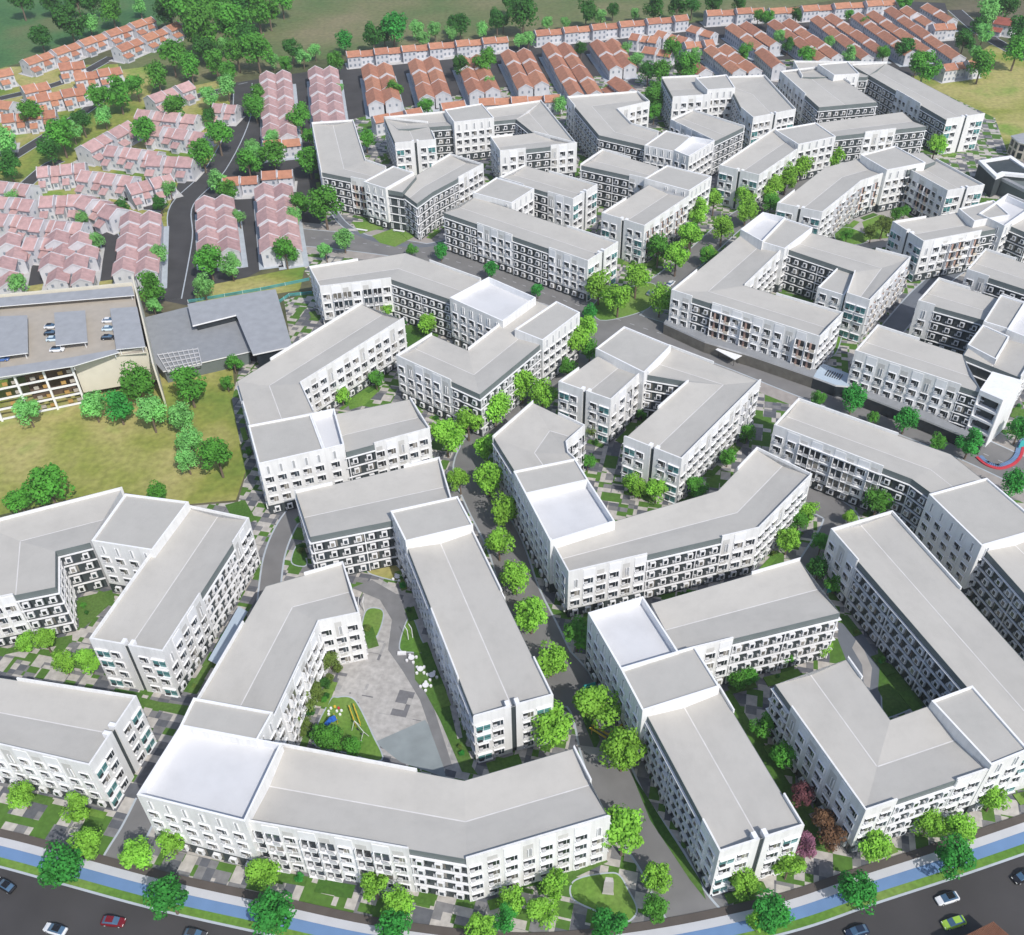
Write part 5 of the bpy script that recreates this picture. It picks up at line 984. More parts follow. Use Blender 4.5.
tile_mat('tile_pink',(.47,.30,.29)); tile_mat('tile_orange',(.44,.205,.13)); tile_mat('tile_red',(.30,.09,.07)); tile_mat('tile_brown',(.17,.075,.045))
mat('cream',(.66,.62,.52),.8,.2,.04); mat('deck_floor',(.40,.36,.31),.85,.2,.06); mat('stone',(.48,.45,.43),.85,.2,.08,1)
mat('interior',(.13,.09,.065),.9,.2,.3,.3)
for n_,c_ in dict(paint_black=(.012,.012,.014),paint_red=(.16,.008,.014),paint_white=(.72,.73,.75),paint_darkgrey=(.05,.05,.055),paint_lime=(.30,.50,.06),paint_navy=(.02,.03,.06),paint_grey=(.25,.27,.30),paint_lightblue=(.55,.66,.72),paint_blue=(.06,.14,.40)).items(): mat(n_,c_,.25,.6,.02)
mat('car_glass',(.06,.12,.20),.08,.8,.02); mat('tyre',(.015,.015,.015),.8); mat('lamp',(.8,.8,.75),.2)
mat('yellow',(.70,.48,.05),.6); mat('track_blue',(.16,.25,.42),.7); mat('track_yellow',(.45,.42,.10),.8); mat('play_blue',(.03,.13,.50),.5); mat('play_red',(.55,.05,.07),.6); mat('teal',(.05,.42,.42),.5); mat('timber',(.42,.25,.08),.7); mat('podium',(.42,.50,.58),.6,.3,.03); mat('dark_metal',(.05,.05,.055),.5)
# ------------------------------------------------------------------ mesh helpers
class MB:
    def __init__(s): s.v=[];s.f=[];s.m=[];s.names=[]
    def mi(s,n):
        if n not in s.names: s.names.append(n)
        return s.names.index(n)
    def poly(s,pts,mt):
        i=len(s.v); s.v+=[tuple(p) for p in pts]; s.f.append(tuple(range(i,i+len(pts)))); s.m.append(s.mi(mt))
    def box(s,x0,x1,y0,y1,z0,z1,mt,M=None,top=None):
        c=[(x0,y0,z0),(x1,y0,z0),(x1,y1,z0),(x0,y1,z0),(x0,y0,z1),(x1,y0,z1),(x1,y1,z1),(x0,y1,z1)]
        if M is not None: c=[tuple(M@Vector(p)) for p in c]
        i=len(s.v); s.v+=c
        for k,f in enumerate(((0,3,2,1),(4,5,6,7),(0,1,5,4),(1,2,6,5),(2,3,7,6),(3,0,4,7))):
            s.f.append(tuple(i+a for a in f)); s.m.append(s.mi(top if (top and k==1) else mt))
    def prism(s,pts,z0,z1,side,top=None,bottom=False):   # pts counter-clockwise
        n=len(pts)
        for i in range(n):
            a,b_=pts[i],pts[(i+1)%n]; s.poly([(a[0],a[1],z0),(b_[0],b_[1],z0),(b_[0],b_[1],z1),(a[0],a[1],z1)],side)
        s.poly([(p[0],p[1],z1) for p in pts],top or side)
        if bottom: s.poly([(p[0],p[1],z0) for p in reversed(pts)],side)
    def tube(s,a,b_,r0,r1,mt,n=6,cap=False):
        a=Vector(a);b_=Vector(b_);d=(b_-a).normalized(); x=d.orthogonal().normalized(); y=d.cross(x)
        ra=[a+(x*math.cos(t)+y*math.sin(t))*r0 for t in [2*math.pi*k/n for k in range(n)]]
        rb=[b_+(x*math.cos(t)+y*math.sin(t))*r1 for t in [2*math.pi*k/n for k in range(n)]]
        for k in range(n): s.poly([ra[k],ra[(k+1)%n],rb[(k+1)%n],rb[k]],mt)
        if cap: s.poly(rb,mt); s.poly(ra[::-1],mt)
    def add(s,o,M):
        i=len(s.v); s.v+=[tuple(M@Vector(p)) for p in o.v]
        mm=[s.mi(n) for n in o.names]
        s.f+=[tuple(i+a for a in f) for f in o.f]; s.m+=[mm[k] for k in o.m]
    def data(s,name,smooth=False):
        me=bpy.data.meshes.new(name); me.from_pydata(s.v,[],s.f)
        for n in s.names: me.materials.append(MATS[n])
        me.polygons.foreach_set('material_index',s.m)
        if smooth: me.polygons.foreach_set('use_smooth',[True]*len(s.f))
        me.update(); return me
    def build(s,name,parent=None,smooth=False,loc=None):
        if loc is not None: s.v=[(x-loc[0],y-loc[1],z-loc[2]) for x,y,z in s.v]
        o=bpy.data.objects.new(name,s.data(name,smooth)); COL.objects.link(o)
        if parent: o.parent=parent
        elif loc is not None: o.location=loc
        return o
def empty(name,loc,label,cat,group=None,rz=0):
    o=bpy.data.objects.new(name,None); COL.objects.link(o); o.location=loc; o.rotation_euler=(0,0,rz); o.empty_display_size=.5
    o['label']=label; o['category']=cat
    if group: o['group']=group
    return o
def tag(o,label,cat,group=None):
    o['label']=label; o['category']=cat
    if group: o['group']=group
    return o
def inst(name,me,parent,loc=(0,0,0),rz=0,sc=1,mt=None):
    o=bpy.data.objects.new(name,me); COL.objects.link(o); o.parent=parent; o.location=loc; o.rotation_euler=(0,0,rz)
    o.scale=(sc,sc,sc) if not isinstance(sc,tuple) else sc
    if mt:
        o.material_slots[0].link='OBJECT'; o.material_slots[0].material=MATS[mt]
    return o
def area(p): return sum(p[i][0]*p[(i+1)%len(p)][1]-p[(i+1)%len(p)][0]*p[i][1] for i in range(len(p)))/2
def ccw(p): return p if area(p)>0 else p[::-1]
def centroid(p): return (sum(a[0] for a in p)/len(p),sum(a[1] for a in p)/len(p))
def offset(p,d):     # CCW polygon pushed outwards by d with mitred corners
    n=len(p);out=[]
    for i in range(n):
        a,b_,c=[Vector(p[k%n][:2]) for k in (i-1,i,i+1)]
        u=(b_-a).normalized(); v=(c-b_).normalized(); n1=Vector((u.y,-u.x)); n2=Vector((v.y,-v.x))
        k=max(.35,1+n1.dot(n2)); out.append(tuple(b_+(n1+n2)*(d/k)))
    return out
def smooth_line(pts,n=6,closed=False):
    P=[Vector(p[:2]) for p in pts]; out=[]
    N=len(P)
    for i in range(N if closed else N-1):
        g=(lambda k:P[k%N]) if closed else (lambda k:P[max(0,min(N-1,k))])
        p0,p1,p2,p3=g(i-1),g(i),g(i+1),g(i+2)
        for k in range(n):
            t=k/n; out.append(.5*((2*p1)+(p2-p0)*t+(2*p0-5*p1+4*p2-p3)*t*t+(3*p1-p0-3*p2+p3)*t**3))
    if not closed: out.append(P[-1])
    return out
def ribbon(mb,line,l,r,z,mt):
    N=len(line);A=[];B=[]
    for i in range(N):
        t=(line[min(N-1,i+1)]-line[max(0,i-1)]).normalized(); nn=Vector((-t.y,t.x))
        a=line[i]+nn*l; b_=line[i]+nn*r; A.append((a.x,a.y,z)); B.append((b_.x,b_.y,z))
    for i in range(N-1): mb.poly([B[i],B[i+1],A[i+1],A[i]],mt)
def inside(q,P):
    c=False; n=len(P)
    for i in range(n):
        (x1,y1),(x2,y2)=P[i],P[(i+1)%n]
        if (y1>q[1])!=(y2>q[1]) and q[0]<(x2-x1)*(q[1]-y1)/(y2-y1)+x1: c=not c
    return c
def structure(o): o['kind']='structure'; return o
# ------------------------------------------------------------------ ground, roads, lawns
mb=MB(); mb.poly([(-4000,-3000,0),(4000,-3000,0),(4000,6000,0),(-4000,6000,0)],'far_ground'); structure(mb.build('ground'))
for n_,mt_,z_,pts in GROUND:
    mb=MB(); mb.poly([(x,y,z_) for x,y in ccw(pts)],mt_); structure(mb.build(n_))
k_=0
for n_,pts,w_,mt_ in ROADS:
    k_+=1; L_=smooth_line(pts,6)
    mb=MB(); ribbon(mb,L_,w_/2+.45,-w_/2-.45,.018+.0004*k_,'kerb_stone'); structure(mb.build('kerb'))
    mb=MB(); ribbon(mb,L_,w_/2,-w_/2,.030+.0004*k_,mt_); structure(mb.build(n_))
    if w_>=13:
        mb=MB(); ribbon(mb,L_,w_/2+5.5,-w_/2-5.5,.0165,'avenue_paving'); structure(mb.build('sidewalk'))
        mb=MB()
        for i in range(0,len(L_)-2,1):
            ribbon(mb,[L_[i].lerp(L_[i+1],.25),L_[i].lerp(L_[i+1],.6)],.09,-.09,.048,'white_path')
        structure(mb.build('lane_marking'))
k_=0
for n_,mt_,z_,pts,c_ in SMALL:
    k_+=1
    if c_: pts=[tuple(v) for v in smooth_line(pts,5,True)]
    P=ccw(pts); mb=MB(); z_=z_+.0007*k_
    if c_:
        mb.prism(offset(P,.3),0,z_-.01,'kerb_stone')
        structure(mb.build('kerb')); mb=MB()
    mb.poly([(x,y,z_) for x,y in P],mt_); structure(mb.build(n_))
# the curved road at the bottom with its bands
L_=smooth_line(KERB,8)
for nm,a_,b_,z_,mt_ in (('road',-.4,-24,.10,'road_asphalt'),('kerb',.0,-.45,.25,'kerb_stone'),('verge',1.5,.0,.22,'grass'),('bike_lane',3.6,1.5,.21,'blue_lane'),('sidewalk',5.2,3.6,.23,'white_path'),('planting_strip',6.8,5.2,.20,'soil')):
    mb=MB(); ribbon(mb,L_,a_,b_,z_,mt_); structure(mb.build(nm))
mb=MB(); ribbon(mb,L_,-24.0,-24.5,.25,'kerb_stone'); structure(mb.build('kerb'))
mb=MB(); ribbon(mb,L_,-24.5,-60,.22,'grass_dark'); structure(mb.build('verge'))
# ------------------------------------------------------------------ window meshes (x along the wall, y outwards)
def WIN():
    m=MB()
    m.box(-1.0,.3,0,.05,.72,2.62,'glass'); m.box(.3,1.25,0,.05,1.45,2.62,'recess_shade_dark_trim'); m.box(-.38,-.30,.05,.09,.72,2.62,'white_trim')
    m.box(-1.05,1.3,0,.26,2.61,2.75,'white_trim'); m.box(-1.02,-.88,0,.30,.7,2.57,'white_trim'); m.box(.3,1.3,0,.38,.62,.76,'white_trim'); m.box(.42,1.08,.06,.34,.78,1.35,'ac_grey'); m.box(-.95,.25,0,.1,.62,.73,'white_trim')
    return m
def BAY():
    m=MB(); m.box(-.78,.62,0,.55,.85,2.45,'white_trim'); m.box(-.45,.35,.55,.58,1.1,2.25,'glass'); m.box(.7,1.2,0,.4,.6,1.2,'ac_grey'); m.box(-1.3,-.9,.0,.08,.5,2.7,'glass')
    return m
def BAL():
    m=MB(); m.box(-1.35,1.35,0,.05,.15,2.65,'recess_shade_dark_trim'); m.box(-.15,.45,.05,.25,.15,2.65,'pink_brick'); m.box(-1.55,1.55,0,.95,-.12,.1,'white_trim')  # opening is a flat panel, its shade put into the dark colour
    m.box(-1.5,-.1,.85,.93,.1,1.1,'beige_panel'); m.box(1.35,1.5,0,.9,.1,2.85,'white_trim'); m.box(.6,1.2,.06,.6,.1,.9,'ac_grey'); m.box(-1.5,-1.4,0,.9,.1,1.1,'white_trim'); return m
def BAQ():
    m=MB(); m.box(-1.35,1.35,0,.05,.3,2.65,'glass'); m.box(-.1,.1,.05,.3,.3,2.65,'white_trim'); m.box(-1.55,1.55,0,.75,-.08,.1,'white_trim'); m.box(-1.5,-.2,.66,.72,.1,.95,'ac_grey'); m.box(1.35,1.48,0,.7,.1,2.8,'white_trim'); m.box(.5,1.15,.06,.5,.35,1.0,'ac_grey'); return m
def SLIT():
    m=MB(); m.box(-.28,.28,0,.05,.3,2.7,'grey_slit'); m.box(-.42,-.28,0,.22,.2,2.8,'white_trim'); m.box(.28,.42,0,.22,.2,2.8,'white_trim'); return m
def LOG():
    m=MB(); m.box(-1.45,1.45,0,.06,.35,2.6,'teal_glass'); m.box(-1.6,1.6,0,.45,2.62,2.8,'white_trim'); m.box(-1.6,1.6,0,.45,.15,.33,'white_trim'); m.box(-.05,.05,.06,.12,.35,2.6,'white_trim'); m.box(-1.45,1.45,.05,.1,1.3,1.4,'recess_shade_dark_trim'); m.box(.3,1.3,.07,.3,.35,.9,'recess_shade_dark_trim'); return m
WT=dict(Q=BAQ(),W=WIN(),G=BAY(),P=BAL(),S=SLIT(),E=LOG())
WME={k:v.data({'Q':'balcony','W':'window','G':'bay_window','P':'balcony','S':'slit_window','E':'loggia'}[k]) for k,v in WT.items()}
WNAME=dict(Q='balcony',W='window',G='bay_window',P='balcony',S='slit_window',E='loggia')
# ------------------------------------------------------------------ apartment blocks
PROUD=dict(Q=.35,W=.35,P=.35,E=.38,B=.30,G=.06,D=.06,S=.12)
ALLWIN=[]
def facade(root,a,b_,A2,B2,letters,z,h,wins,basedark,seed):
    # a,b_: wall line end points; A2,B2: mitre directions at the ends (outward offset per metre); letters: section codes
    a=Vector(a);b_=Vector(b_); u=(b_-a); Ltot=u.length
    if Ltot<1.5: return
    u.normalize(); n=Vector((u.y,-u.x)); rz=math.atan2(-u.y,-u.x)
    secs=[];i=0
    while i<len(letters):
        j=i
        while j<len(letters) and letters[j]==letters[i]: j+=1
        secs.append((letters[i],i/len(letters)*Ltot,j/len(letters)*Ltot)); i=j
    for si,(c,s0,s1) in enumerate(secs):
        d=PROUD[c]; top=z+(.8 if c in 'WPQEB' else .015); ls=s1-s0
        def pt(s,dd):
            if s<=1e-6: return a+Vector(A2)*dd
            if s>=Ltot-1e-6: return b_+Vector(B2)*dd
            return a+u*s+n*dd
        def slab(mb,t0,t1,d0,d1,z0,z1,mt):
            P=[pt(t0,d1),pt(t1,d1),pt(t1,d0),pt(t0,d0)]; P=ccw([tuple(p) for p in P]); mb.prism(P,z0,z1,mt,mt,True)
        mb=MB(); nb=max(1,round(ls/3.3)); bw=ls/nb
        zb=3.2 if (c in 'WPQ' and basedark) else .05
        if c in 'WPQBE':
            if c=='E' and ls>10:
                mid=(s0+s1)/2
                slab(mb,s0,mid-.5,0,d,zb,top,'white_wall'); slab(mb,mid+.5,s1,0,d,zb,top,'white_wall'); slab(mb,mid-.5,mid+.5,0,.08,zb,z-.1,'dark_wall')
                for sg in (-1,1):
                    slab(mb,mid+sg*1.0-.45,mid+sg*1.0+.45,-1.3,-.02,z-.7,z+.75,'white_trim')
            else: slab(mb,s0,s1,0,d,zb,top,'white_wall')
            if c in 'WPQ':
                for k in range(nb):
                    t0=s0+k*bw+.12; t1=s0+(k+1)*bw-.12
                    if not(t0>.3 and t1<Ltot-.3): continue
                    if (k+seed)%2==0: slab(mb,t0,t1,d,d+.10,zb+.1,top-.5,'white_trim')
                    else: slab(mb,t0+.25,t1-.9,d,d+.02,zb+.1,top-1.6,'wall_strip')
                for zf in (3.4,6.8,10.2,13.6):
                    if zf>zb+.3 and s0>.5 and s1<Ltot-.5 and c in 'PQ': slab(mb,s0,s1,d+.1,d+.5,zf-.1,zf+.12,'white_trim')
            if zb>1: slab(mb,s0,s1,0,.1,.05,zb-.02,'dark_wall')
        else:
            slab(mb,s0,s1,0,d,.05,z-1.7,'dark_wall'); slab(mb,s0,s1,0,d+.02,z-1.68,top,'fascia')
            for zf in (3.4,6.8,10.2,13.6):
                if zf<z-1: slab(mb,s0,s1,d+.03,d+.5,zf-.10,zf+.08,'white_trim')
            if c=='G' and z>15:
                for k in range(0,nb+1,4):
                    t=min(max(s0+k*bw,s0+.3),s1-.3); slab(mb,t-.12,t+.12,d+.031,d+.35,.3,13.4,'white_trim')
        mb.build('facade_panel',root,loc=root.location)
        if c in 'BD': continue
        for k in range(nb):
            s=s0+(k+.5)*bw; p=a+u*s+n*d
            pil=.10 if (c in 'WPQ' and (k+seed)%2==0 and s0+k*bw+.12>.3) else 0
            p=p+n*pil
            for fl in range(4):
                zz=.15+3.4*fl
                if zz+2.9>z: continue
                t=c; pp=p
                if fl==0 and zb>1: t='G'; pp=a+u*s+n*.1
                elif c=='E':
                    if nb>=3 and abs(s-(s0+s1)/2)<1.9: continue
                    t='E' if k in (0,nb-1) and (fl+seed)%3 else 'W'
                elif c=='W' and fl==3 and (k+seed)%4==3: t='S'
                elif c in 'PQ' and (k+seed)%3==2: t='W'
                wins.append((t,(pp.x,pp.y,zz),rz,(n.x,n.y)))
def block(root,blk,wins,seed,bi,long_to_ground):
    kind,z,rungs,Lf,Rf,cA,cB=blk
    z=z-.02*bi
    L=[r[0] for r in rungs]; Rr=[r[1] for r in rungs]; n=len(rungs)
    poly=L+Rr[::-1]
    rs=lambda s:s[::-1]
    edges=[Lf[min(i,len(Lf)-1)] for i in range(n-1)]+[cB]+[rs(Rf[min(i,len(Rf)-1)]) for i in range(n-2,-1,-1)]+[rs(cA)]
    if area(poly)<0:
        poly=poly[::-1]; edges=[rs(e) for e in edges[:-1][::-1]]+[rs(edges[-1])]
    N=len(poly)
    mit=[tuple((Vector(o_)-Vector(p))) for o_,p in zip(offset(poly,1.0),poly)]
    if kind in('bar','flat'):
        mb=MB()
        for i in range(N):
            a_,b_=poly[i],poly[(i+1)%N]; mb.poly([(*a_,0),(*b_,0),(*b_,z),(*a_,z)],'base_wall')
        mb.build('wall',root,loc=root.location)
        mb=MB(); gmb=MB(); Mid=[((l[0]+r[0])/2,(l[1]+r[1])/2) for l,r in rungs]; dz=1.05 if kind=='bar' else 0
        ze=z-.03
        def c3(p,zz): return (p[0],p[1],zz)
        for i in range(n-1):
            for P,Q in ((L,Mid),(Mid,Rr)):
                za,zb_=(ze,ze-dz) if P is L else (ze-dz,ze)
                f=[c3(P[i],za),c3(P[i+1],za),c3(Q[i+1],zb_),c3(Q[i],zb_)]
                if area([x[:2] for x in f])<0: f=f[::-1]
                mb.poly(f,'roof_grey')
            if dz:
                a_,b_=Vector((*Mid[i],0)),Vector((*Mid[i+1],0)); u=(b_-a_).normalized(); nn=Vector((-u.y,u.x,0))*.13
                f=[a_+nn,b_+nn,b_-nn,a_-nn]; f=[(v.x,v.y,ze-dz+.05) for v in f]
                if area([x[:2] for x in f])<0: f=f[::-1]
                gmb.poly(f,'gutter')
        ro=mb.build('roof',root,loc=root.location)
        if gmb.f:
            gmb.build('gutter',ro,loc=root.location)
        zt=z
    else:
        out=offset(poly,.42); inn=offset(poly,.02); zf=z-(2.1 if kind=='terrace' else .45)
        mb=MB()
        for i in range(N):
            a_,b_=out[i],out[(i+1)%N]; c_,d_=inn[i],inn[(i+1)%N]
            mb.poly([(*a_,3.2),(*b_,3.2),(*b_,z),(*a_,z)],'white_wall'); mb.poly([(*a_,0),(*b_,0),(*b_,3.2),(*a_,3.2)],'dark_wall')
            mb.poly([(*a_,z),(*b_,z),(*d_,z),(*c_,z)],'white_trim'); mb.poly([(*d_,z),(*d_,zf),(*c_,zf),(*c_,z)][::-1],'white_trim')
        tw=mb.build('tower_wall',root,loc=root.location)
        mb=MB(); mb.poly([(*p,zf) for p in inn],'terrace_floor' if kind=='terrace' else 'roof_cool'); mb.build('terrace_floor' if kind=='terrace' else 'tower_roof',tw,loc=root.location)
    for i in range(N):
        e=edges[i]
        if not e: continue
        a_,b_=poly[i],poly[(i+1)%N]; Ls=math.dist(a_,b_)
        if kind in('bar','flat'):
            facade(root,a_,b_,mit[i],mit[(i+1)%N],e,z,z,wins,(Ls>11 and not long_to_ground and 'E' not in e),seed+i)
        else:
            u=(Vector(b_)-Vector(a_)).normalized(); nn=Vector((u.y,-u.x)); rz=math.atan2(-u.y,-u.x); nb=max(1,round(Ls/3.4)); bw=Ls/nb
            for k in range(nb):
                p=Vector(a_)+u*(k+.5)*bw+nn*.42
                for fl in range(5):
                    zz=.15+3.4*fl
                    if zz+2.9>z+1.2: continue
                    t='G' if fl==0 else ('S' if zz+2.9>z-1.5 else ('W' if e=='W' or (k+fl)%2 or True else 'S'))
                    if zz+2.9>z-.2: zz=z-3.2
                    wins.append((t,(p.x,p.y,zz),rz,(nn.x,nn.y)))
BROOT=[]
for bi,(lab,blocks) in enumerate(BUILD):
    allp=[p for b_ in blocks for r in b_[2] for p in r]; cx,cy=centroid(allp)
    root=empty('apartment_block',(round(cx,1),round(cy,1),0),lab,'apartment block','white apartment blocks of the estate')
    wins=[]
    for k,blk in enumerate(blocks): block(root,blk,wins,bi+k,k,bi in (2,))
    BROOT.append((root,wins,blocks))
# ------------------------------------------------------------------ trees
def crown_mesh(seed,leaves=2400):
    rnd=random.Random(seed); m=MB(); cl=[]
    for k in range(26):
        t=rnd.uniform(0,2*math.pi); h=rnd.uniform(-.75,1); rr=math.sqrt(max(0,1-h*h)); q=rnd.uniform(.62,.84) if k>5 else rnd.uniform(.1,.45)
        cl.append((Vector((math.cos(t)*rr*.42*q+rnd.uniform(-.05,.05),math.sin(t)*rr*.40*q,h*.42*q)),rnd.uniform(.10,.21)))
    for k in range(leaves):
        c,r=cl[rnd.randrange(len(cl))]; d=Vector((rnd.gauss(0,1),rnd.gauss(0,1),rnd.gauss(0,1)+.25)).normalized()
        p=c+d*r*rnd.uniform(.72,1.12); nn=(d+Vector((rnd.uniform(-.7,.7),rnd.uniform(-.7,.7),rnd.uniform(-.2,.7)))).normalized()
        x=nn.orthogonal().normalized(); y=nn.cross(x); a=rnd.uniform(0,6.28); x,y=x*math.cos(a)+y*math.sin(a),y*math.cos(a)-x*math.sin(a)
        s=rnd.uniform(.026,.046); m.poly([p-x*s,p-y*s*.7,p+x*s,p+y*s*.7],'leaf_G')
    return m.data('crown')
def trunk_mesh(seed):
    rnd=random.Random(seed); m=MB(); m.tube((0,0,-.82),(0.01,0,-.35),.035,.026,'bark',7); m.tube((.01,0,-.35),(0,.01,.05),.026,.012,'bark',6)
    for k in range(5):
        t=k*1.256+rnd.uniform(-.4,.4); z=rnd.uniform(-.42,-.15); m.tube((.01,0,z),(math.cos(t)*.24,math.sin(t)*.24,z+rnd.uniform(.2,.32)),.014,.004,'bark',5)
    return m.data('trunk')
CR=[crown_mesh(s) for s in range(5)]; TK=[trunk_mesh(s) for s in range(3)]
for i,(x,y,D,t,lab,g) in enumerate(TREES):
    small=D<3.2
    kind={'D':'dark_tree','V':'street_tree','L':'broadleaf_tree'}.get(t,'leafy_tree')
    r=empty(kind,(x,y,0),lab,'tree',g,random.uniform(0,6.28))
    D0=D; D=D*1.08; sx=random.uniform(.96,1.12)
    inst('crown',CR[i%5],r,(0,0,.72*D),0,(D*sx,D*random.uniform(.96,1.1),D*random.uniform(.96,1.12)),'leaf_'+t)
    inst('trunk',TK[i%3],r,(0,0,.72*D),0,(D,D,.88*D))
# ------------------------------------------------------------------ terraced houses
def house_meshes(L,Wd,h,roof,rnd):
    m=MB(); w=Wd/2; l=L/2; rh=Wd*.25
    m.box(-l,l,-w,w,0,h,'house_wall')
    for s in(-1,1): m.poly([(s*l,-w,h),(s*l,w,h),(s*l,0,h+rh)][::s],'house_wall')
    nw=max(2,round(L/2.6))
    for k in range(nw):
        x=-l+(k+.5)*L/nw
        for s in(-1,1):
            for z in(.9,3.7):
                y0=s*w; m.box(x-.5,x+.5,min(y0,y0+s*.04),max(y0,y0+s*.04),z,z+1.3,'house_window')
    for s in(-1,1):
        for y in(-w*.45,w*.45): m.box(min(s*l,s*(l+.04)),max(s*l,s*(l+.04)),y-.45,y+.45,3.7,4.9,'house_window')
    wall=m.data('wall')
    m=MB(); e=.55; o=.12; t=.16
    for s in(-1,1):
        a=[(-l-o,s*(w+e),h-e*.54),(l+o,s*(w+e),h-e*.54),(l+o,0,h+rh+.1),(-l-o,0,h+rh+.1)]
        b_=[(p[0],p[1],p[2]+t) for p in a]
        if s<0: m.poly(b_,roof); m.poly(a[::-1],roof)
        else: m.poly(b_[::-1],roof); m.poly(a,roof)
        m.poly([a[0],a[1],b_[1],b_[0]],roof); m.poly([a[1],a[2],b_[2],b_[1]],roof); m.poly([a[3],a[0],b_[0],b_[3]],roof)
    rf=m.data('roof')
    m=MB(); 
    for s in (1,):
        x0=s*(l-.05); x1=s*(l+.2); xa,xb=min(x0,x1),max(x0,x1)
        for sy in(-1,1):
            P=[(sy*(w+.1),h-.1),(0,h+rh+.05),(0,h+rh+.5),(sy*(w+.1),h+.32)]
            m.poly([(xb,*p) for p in P],'house_wall'); m.poly([(xa,*p) for p in P[::-1]],'house_wall'); m.poly([(xa,*P[2]),(xb,*P[2]),(xb,*P[3]),(xa,*P[3])],'house_wall')
    pw=m.data('party_wall')
    m=MB(); x0,x1=-l+.2,-l+.2+L*.52; y0,y1=-w-3.0,-w-.05
    m.box(x0,x1,y0,y1,0,2.9,'house_wall'); m.poly([(x0-.3,y0-.4,2.75),(x1+.3,y0-.4,2.75),(x1+.3,y1,4.3),(x0-.3,y1,4.3)],roof); m.poly([(x0,y0,2.9),(x0,y1,2.9),(x0,y1,4.2)],'house_wall'); m.poly([(x1,y0,2.9),(x1,y1,4.2),(x1,y1,2.9)],'house_wall'); m.box(x0+.6,x1-.6,y0-.05,y0,.8,2.2,'house_window')
    return wall,rf,pw,m.data('annex')
hc={}
for c,a_,b_,n_,w_,labs,g in HOUSES:
    A_,B_=Vector(a_),Vector(b_); u=(B_-A_)/n_; L_=u.length; ang=math.atan2(u.y,u.x); nn=Vector((-u.y,u.x)).normalized()
    tm={'p':'tile_pink','o':'tile_orange','r':'tile_red'}[c]
    street='street row' in g or 'pair' in g
    # pale footpath slab the row stands on
    mid=(A_+B_)/2; M=Matrix.Translation((mid.x,mid.y,0))@Matrix.Rotation(ang,4,'Z')
    mb=MB(); mb.box(-L_*n_/2-1,L_*n_/2+1,-w_/2-1.9,w_/2+1.9,0,.13,'kerb_stone' if street else 'light_paving',M); structure(mb.build('footpath'))
    for k in range(n_):
        p=A_+u*(k+.5); small=(k%2==1)
        jit=(1.7 if small else -1.2) if not street else (.25 if small else -.1)
        h=4.9 if small else 6.2
        if street: h=5.4 if small else 5.9
        p=p+nn*jit
        key=(round(L_,1),w_,h,tm)
        if key not in hc: hc[key]=house_meshes(L_-.24,w_-(.6 if small else 0),h,tm,random)
        r=empty('terraced_house',(p.x,p.y,.12),labs[k],'house',g,ang)
        inst('wall',hc[key][0],r); inst('roof',hc[key][1],r); inst('party_wall',hc[key][2],r); inst('party_wall',hc[key][2],r,(0,0,0),math.pi)
        if not street and w_>=8: inst('annex',hc[key][3],r,(0,0,0),0 if nn.y>0 else math.pi)
# ------------------------------------------------------------------ cars
def loft(mb,secs,mt,cap=True):   # secs: list of (x, [(y,z)...])
    for i in range(len(secs)-1):
        (xa,a),(xb,b_)=secs[i],secs[i+1]; n=len(a)
        for k in range(n-1): mb.poly([(xa,*a[k]),(xb,*b_[k]),(xb,*b_[k+1]),(xa,*a[k+1])],mt)
    if cap: mb.poly([(secs[0][0],*p) for p in secs[0][1]],mt); mb.poly([(secs[-1][0],*p) for p in secs[-1][1][::-1]],mt)
def ring(w,z0,z1,t=.82): return [(-w,z0),(-w*1.02,(z0+z1)/2),(-w*t,z1),(w*t,z1),(w*1.02,(z0+z1)/2),(w,z0)]
def car(x,y,z,rz,c,lab):
    r=empty('parked_car' if z>1 else 'car',(x,y,z),lab,'car',None,rz)
    paint='paint_'+('white' if c=='whiteblack' else c); rp_='paint_black' if c=='whiteblack' else paint
    mb=MB(); loft(mb,[(-2.2,ring(.72,.35,.72)),(-2.05,ring(.84,.24,.88)),(-1.3,ring(.88,.2,.95)),(.9,ring(.88,.2,.93)),(1.8,ring(.84,.22,.78)),(2.2,ring(.68,.3,.6))],paint); mb.build('body',r,True)
    mb=MB(); loft(mb,[(-1.85,ring(.70,.88,.92,.9)),(-1.15,ring(.72,.9,1.36,.8)),(.2,ring(.73,.9,1.40,.8)),(1.15,ring(.70,.88,.93,.92))],'car_glass'); mb.build('window',r,True)
    mb=MB(); mb.box(-1.2,.22,-.575,.575,1.385,1.43,rp_); mb.build('roof',r)
    for sx in(-1.35,1.35):
        for sy in(-.80,.80):
            mb=MB(); mb.tube((0,-.1,0),(0,.1,0),.33,.33,'tyre',12,True); w=mb.build('wheel',r); w.location=(sx,sy,.33); mb=MB(); mb.tube((0,-.115,0),(0,.115,0),.17,.17,'ac_grey',8,True); mb.build('rim',w)
    for sy in(-.55,.55): mb=MB(); mb.box(2.06,2.15,sy-.18,sy+.18,.5,.66,'lamp'); mb.build('headlight',r)
for cdef in CARS: car(*cdef)
# ------------------------------------------------------------------ parking deck at left
def quadbox(mb,p,z0,z1,side,top=None): mb.prism(ccw(p),z0,z1,side,top,True)
d=EX['deck']; c0=centroid(d)
root=empty('parking_deck',(round(c0[0],1),round(c0[1],1),0),'long beige parking deck with grey canopies at the left edge','parking deck')
mb=MB(); quadbox(mb,d,14.1,14.5,'cream','deck_floor'); mb.build('deck_floor',root,loc=root.location)
f0,f1,f2=[Vector(p) for p in EX['deck_front']]; cr0,cr1=[Vector(p) for p in EX['deck_cream']]
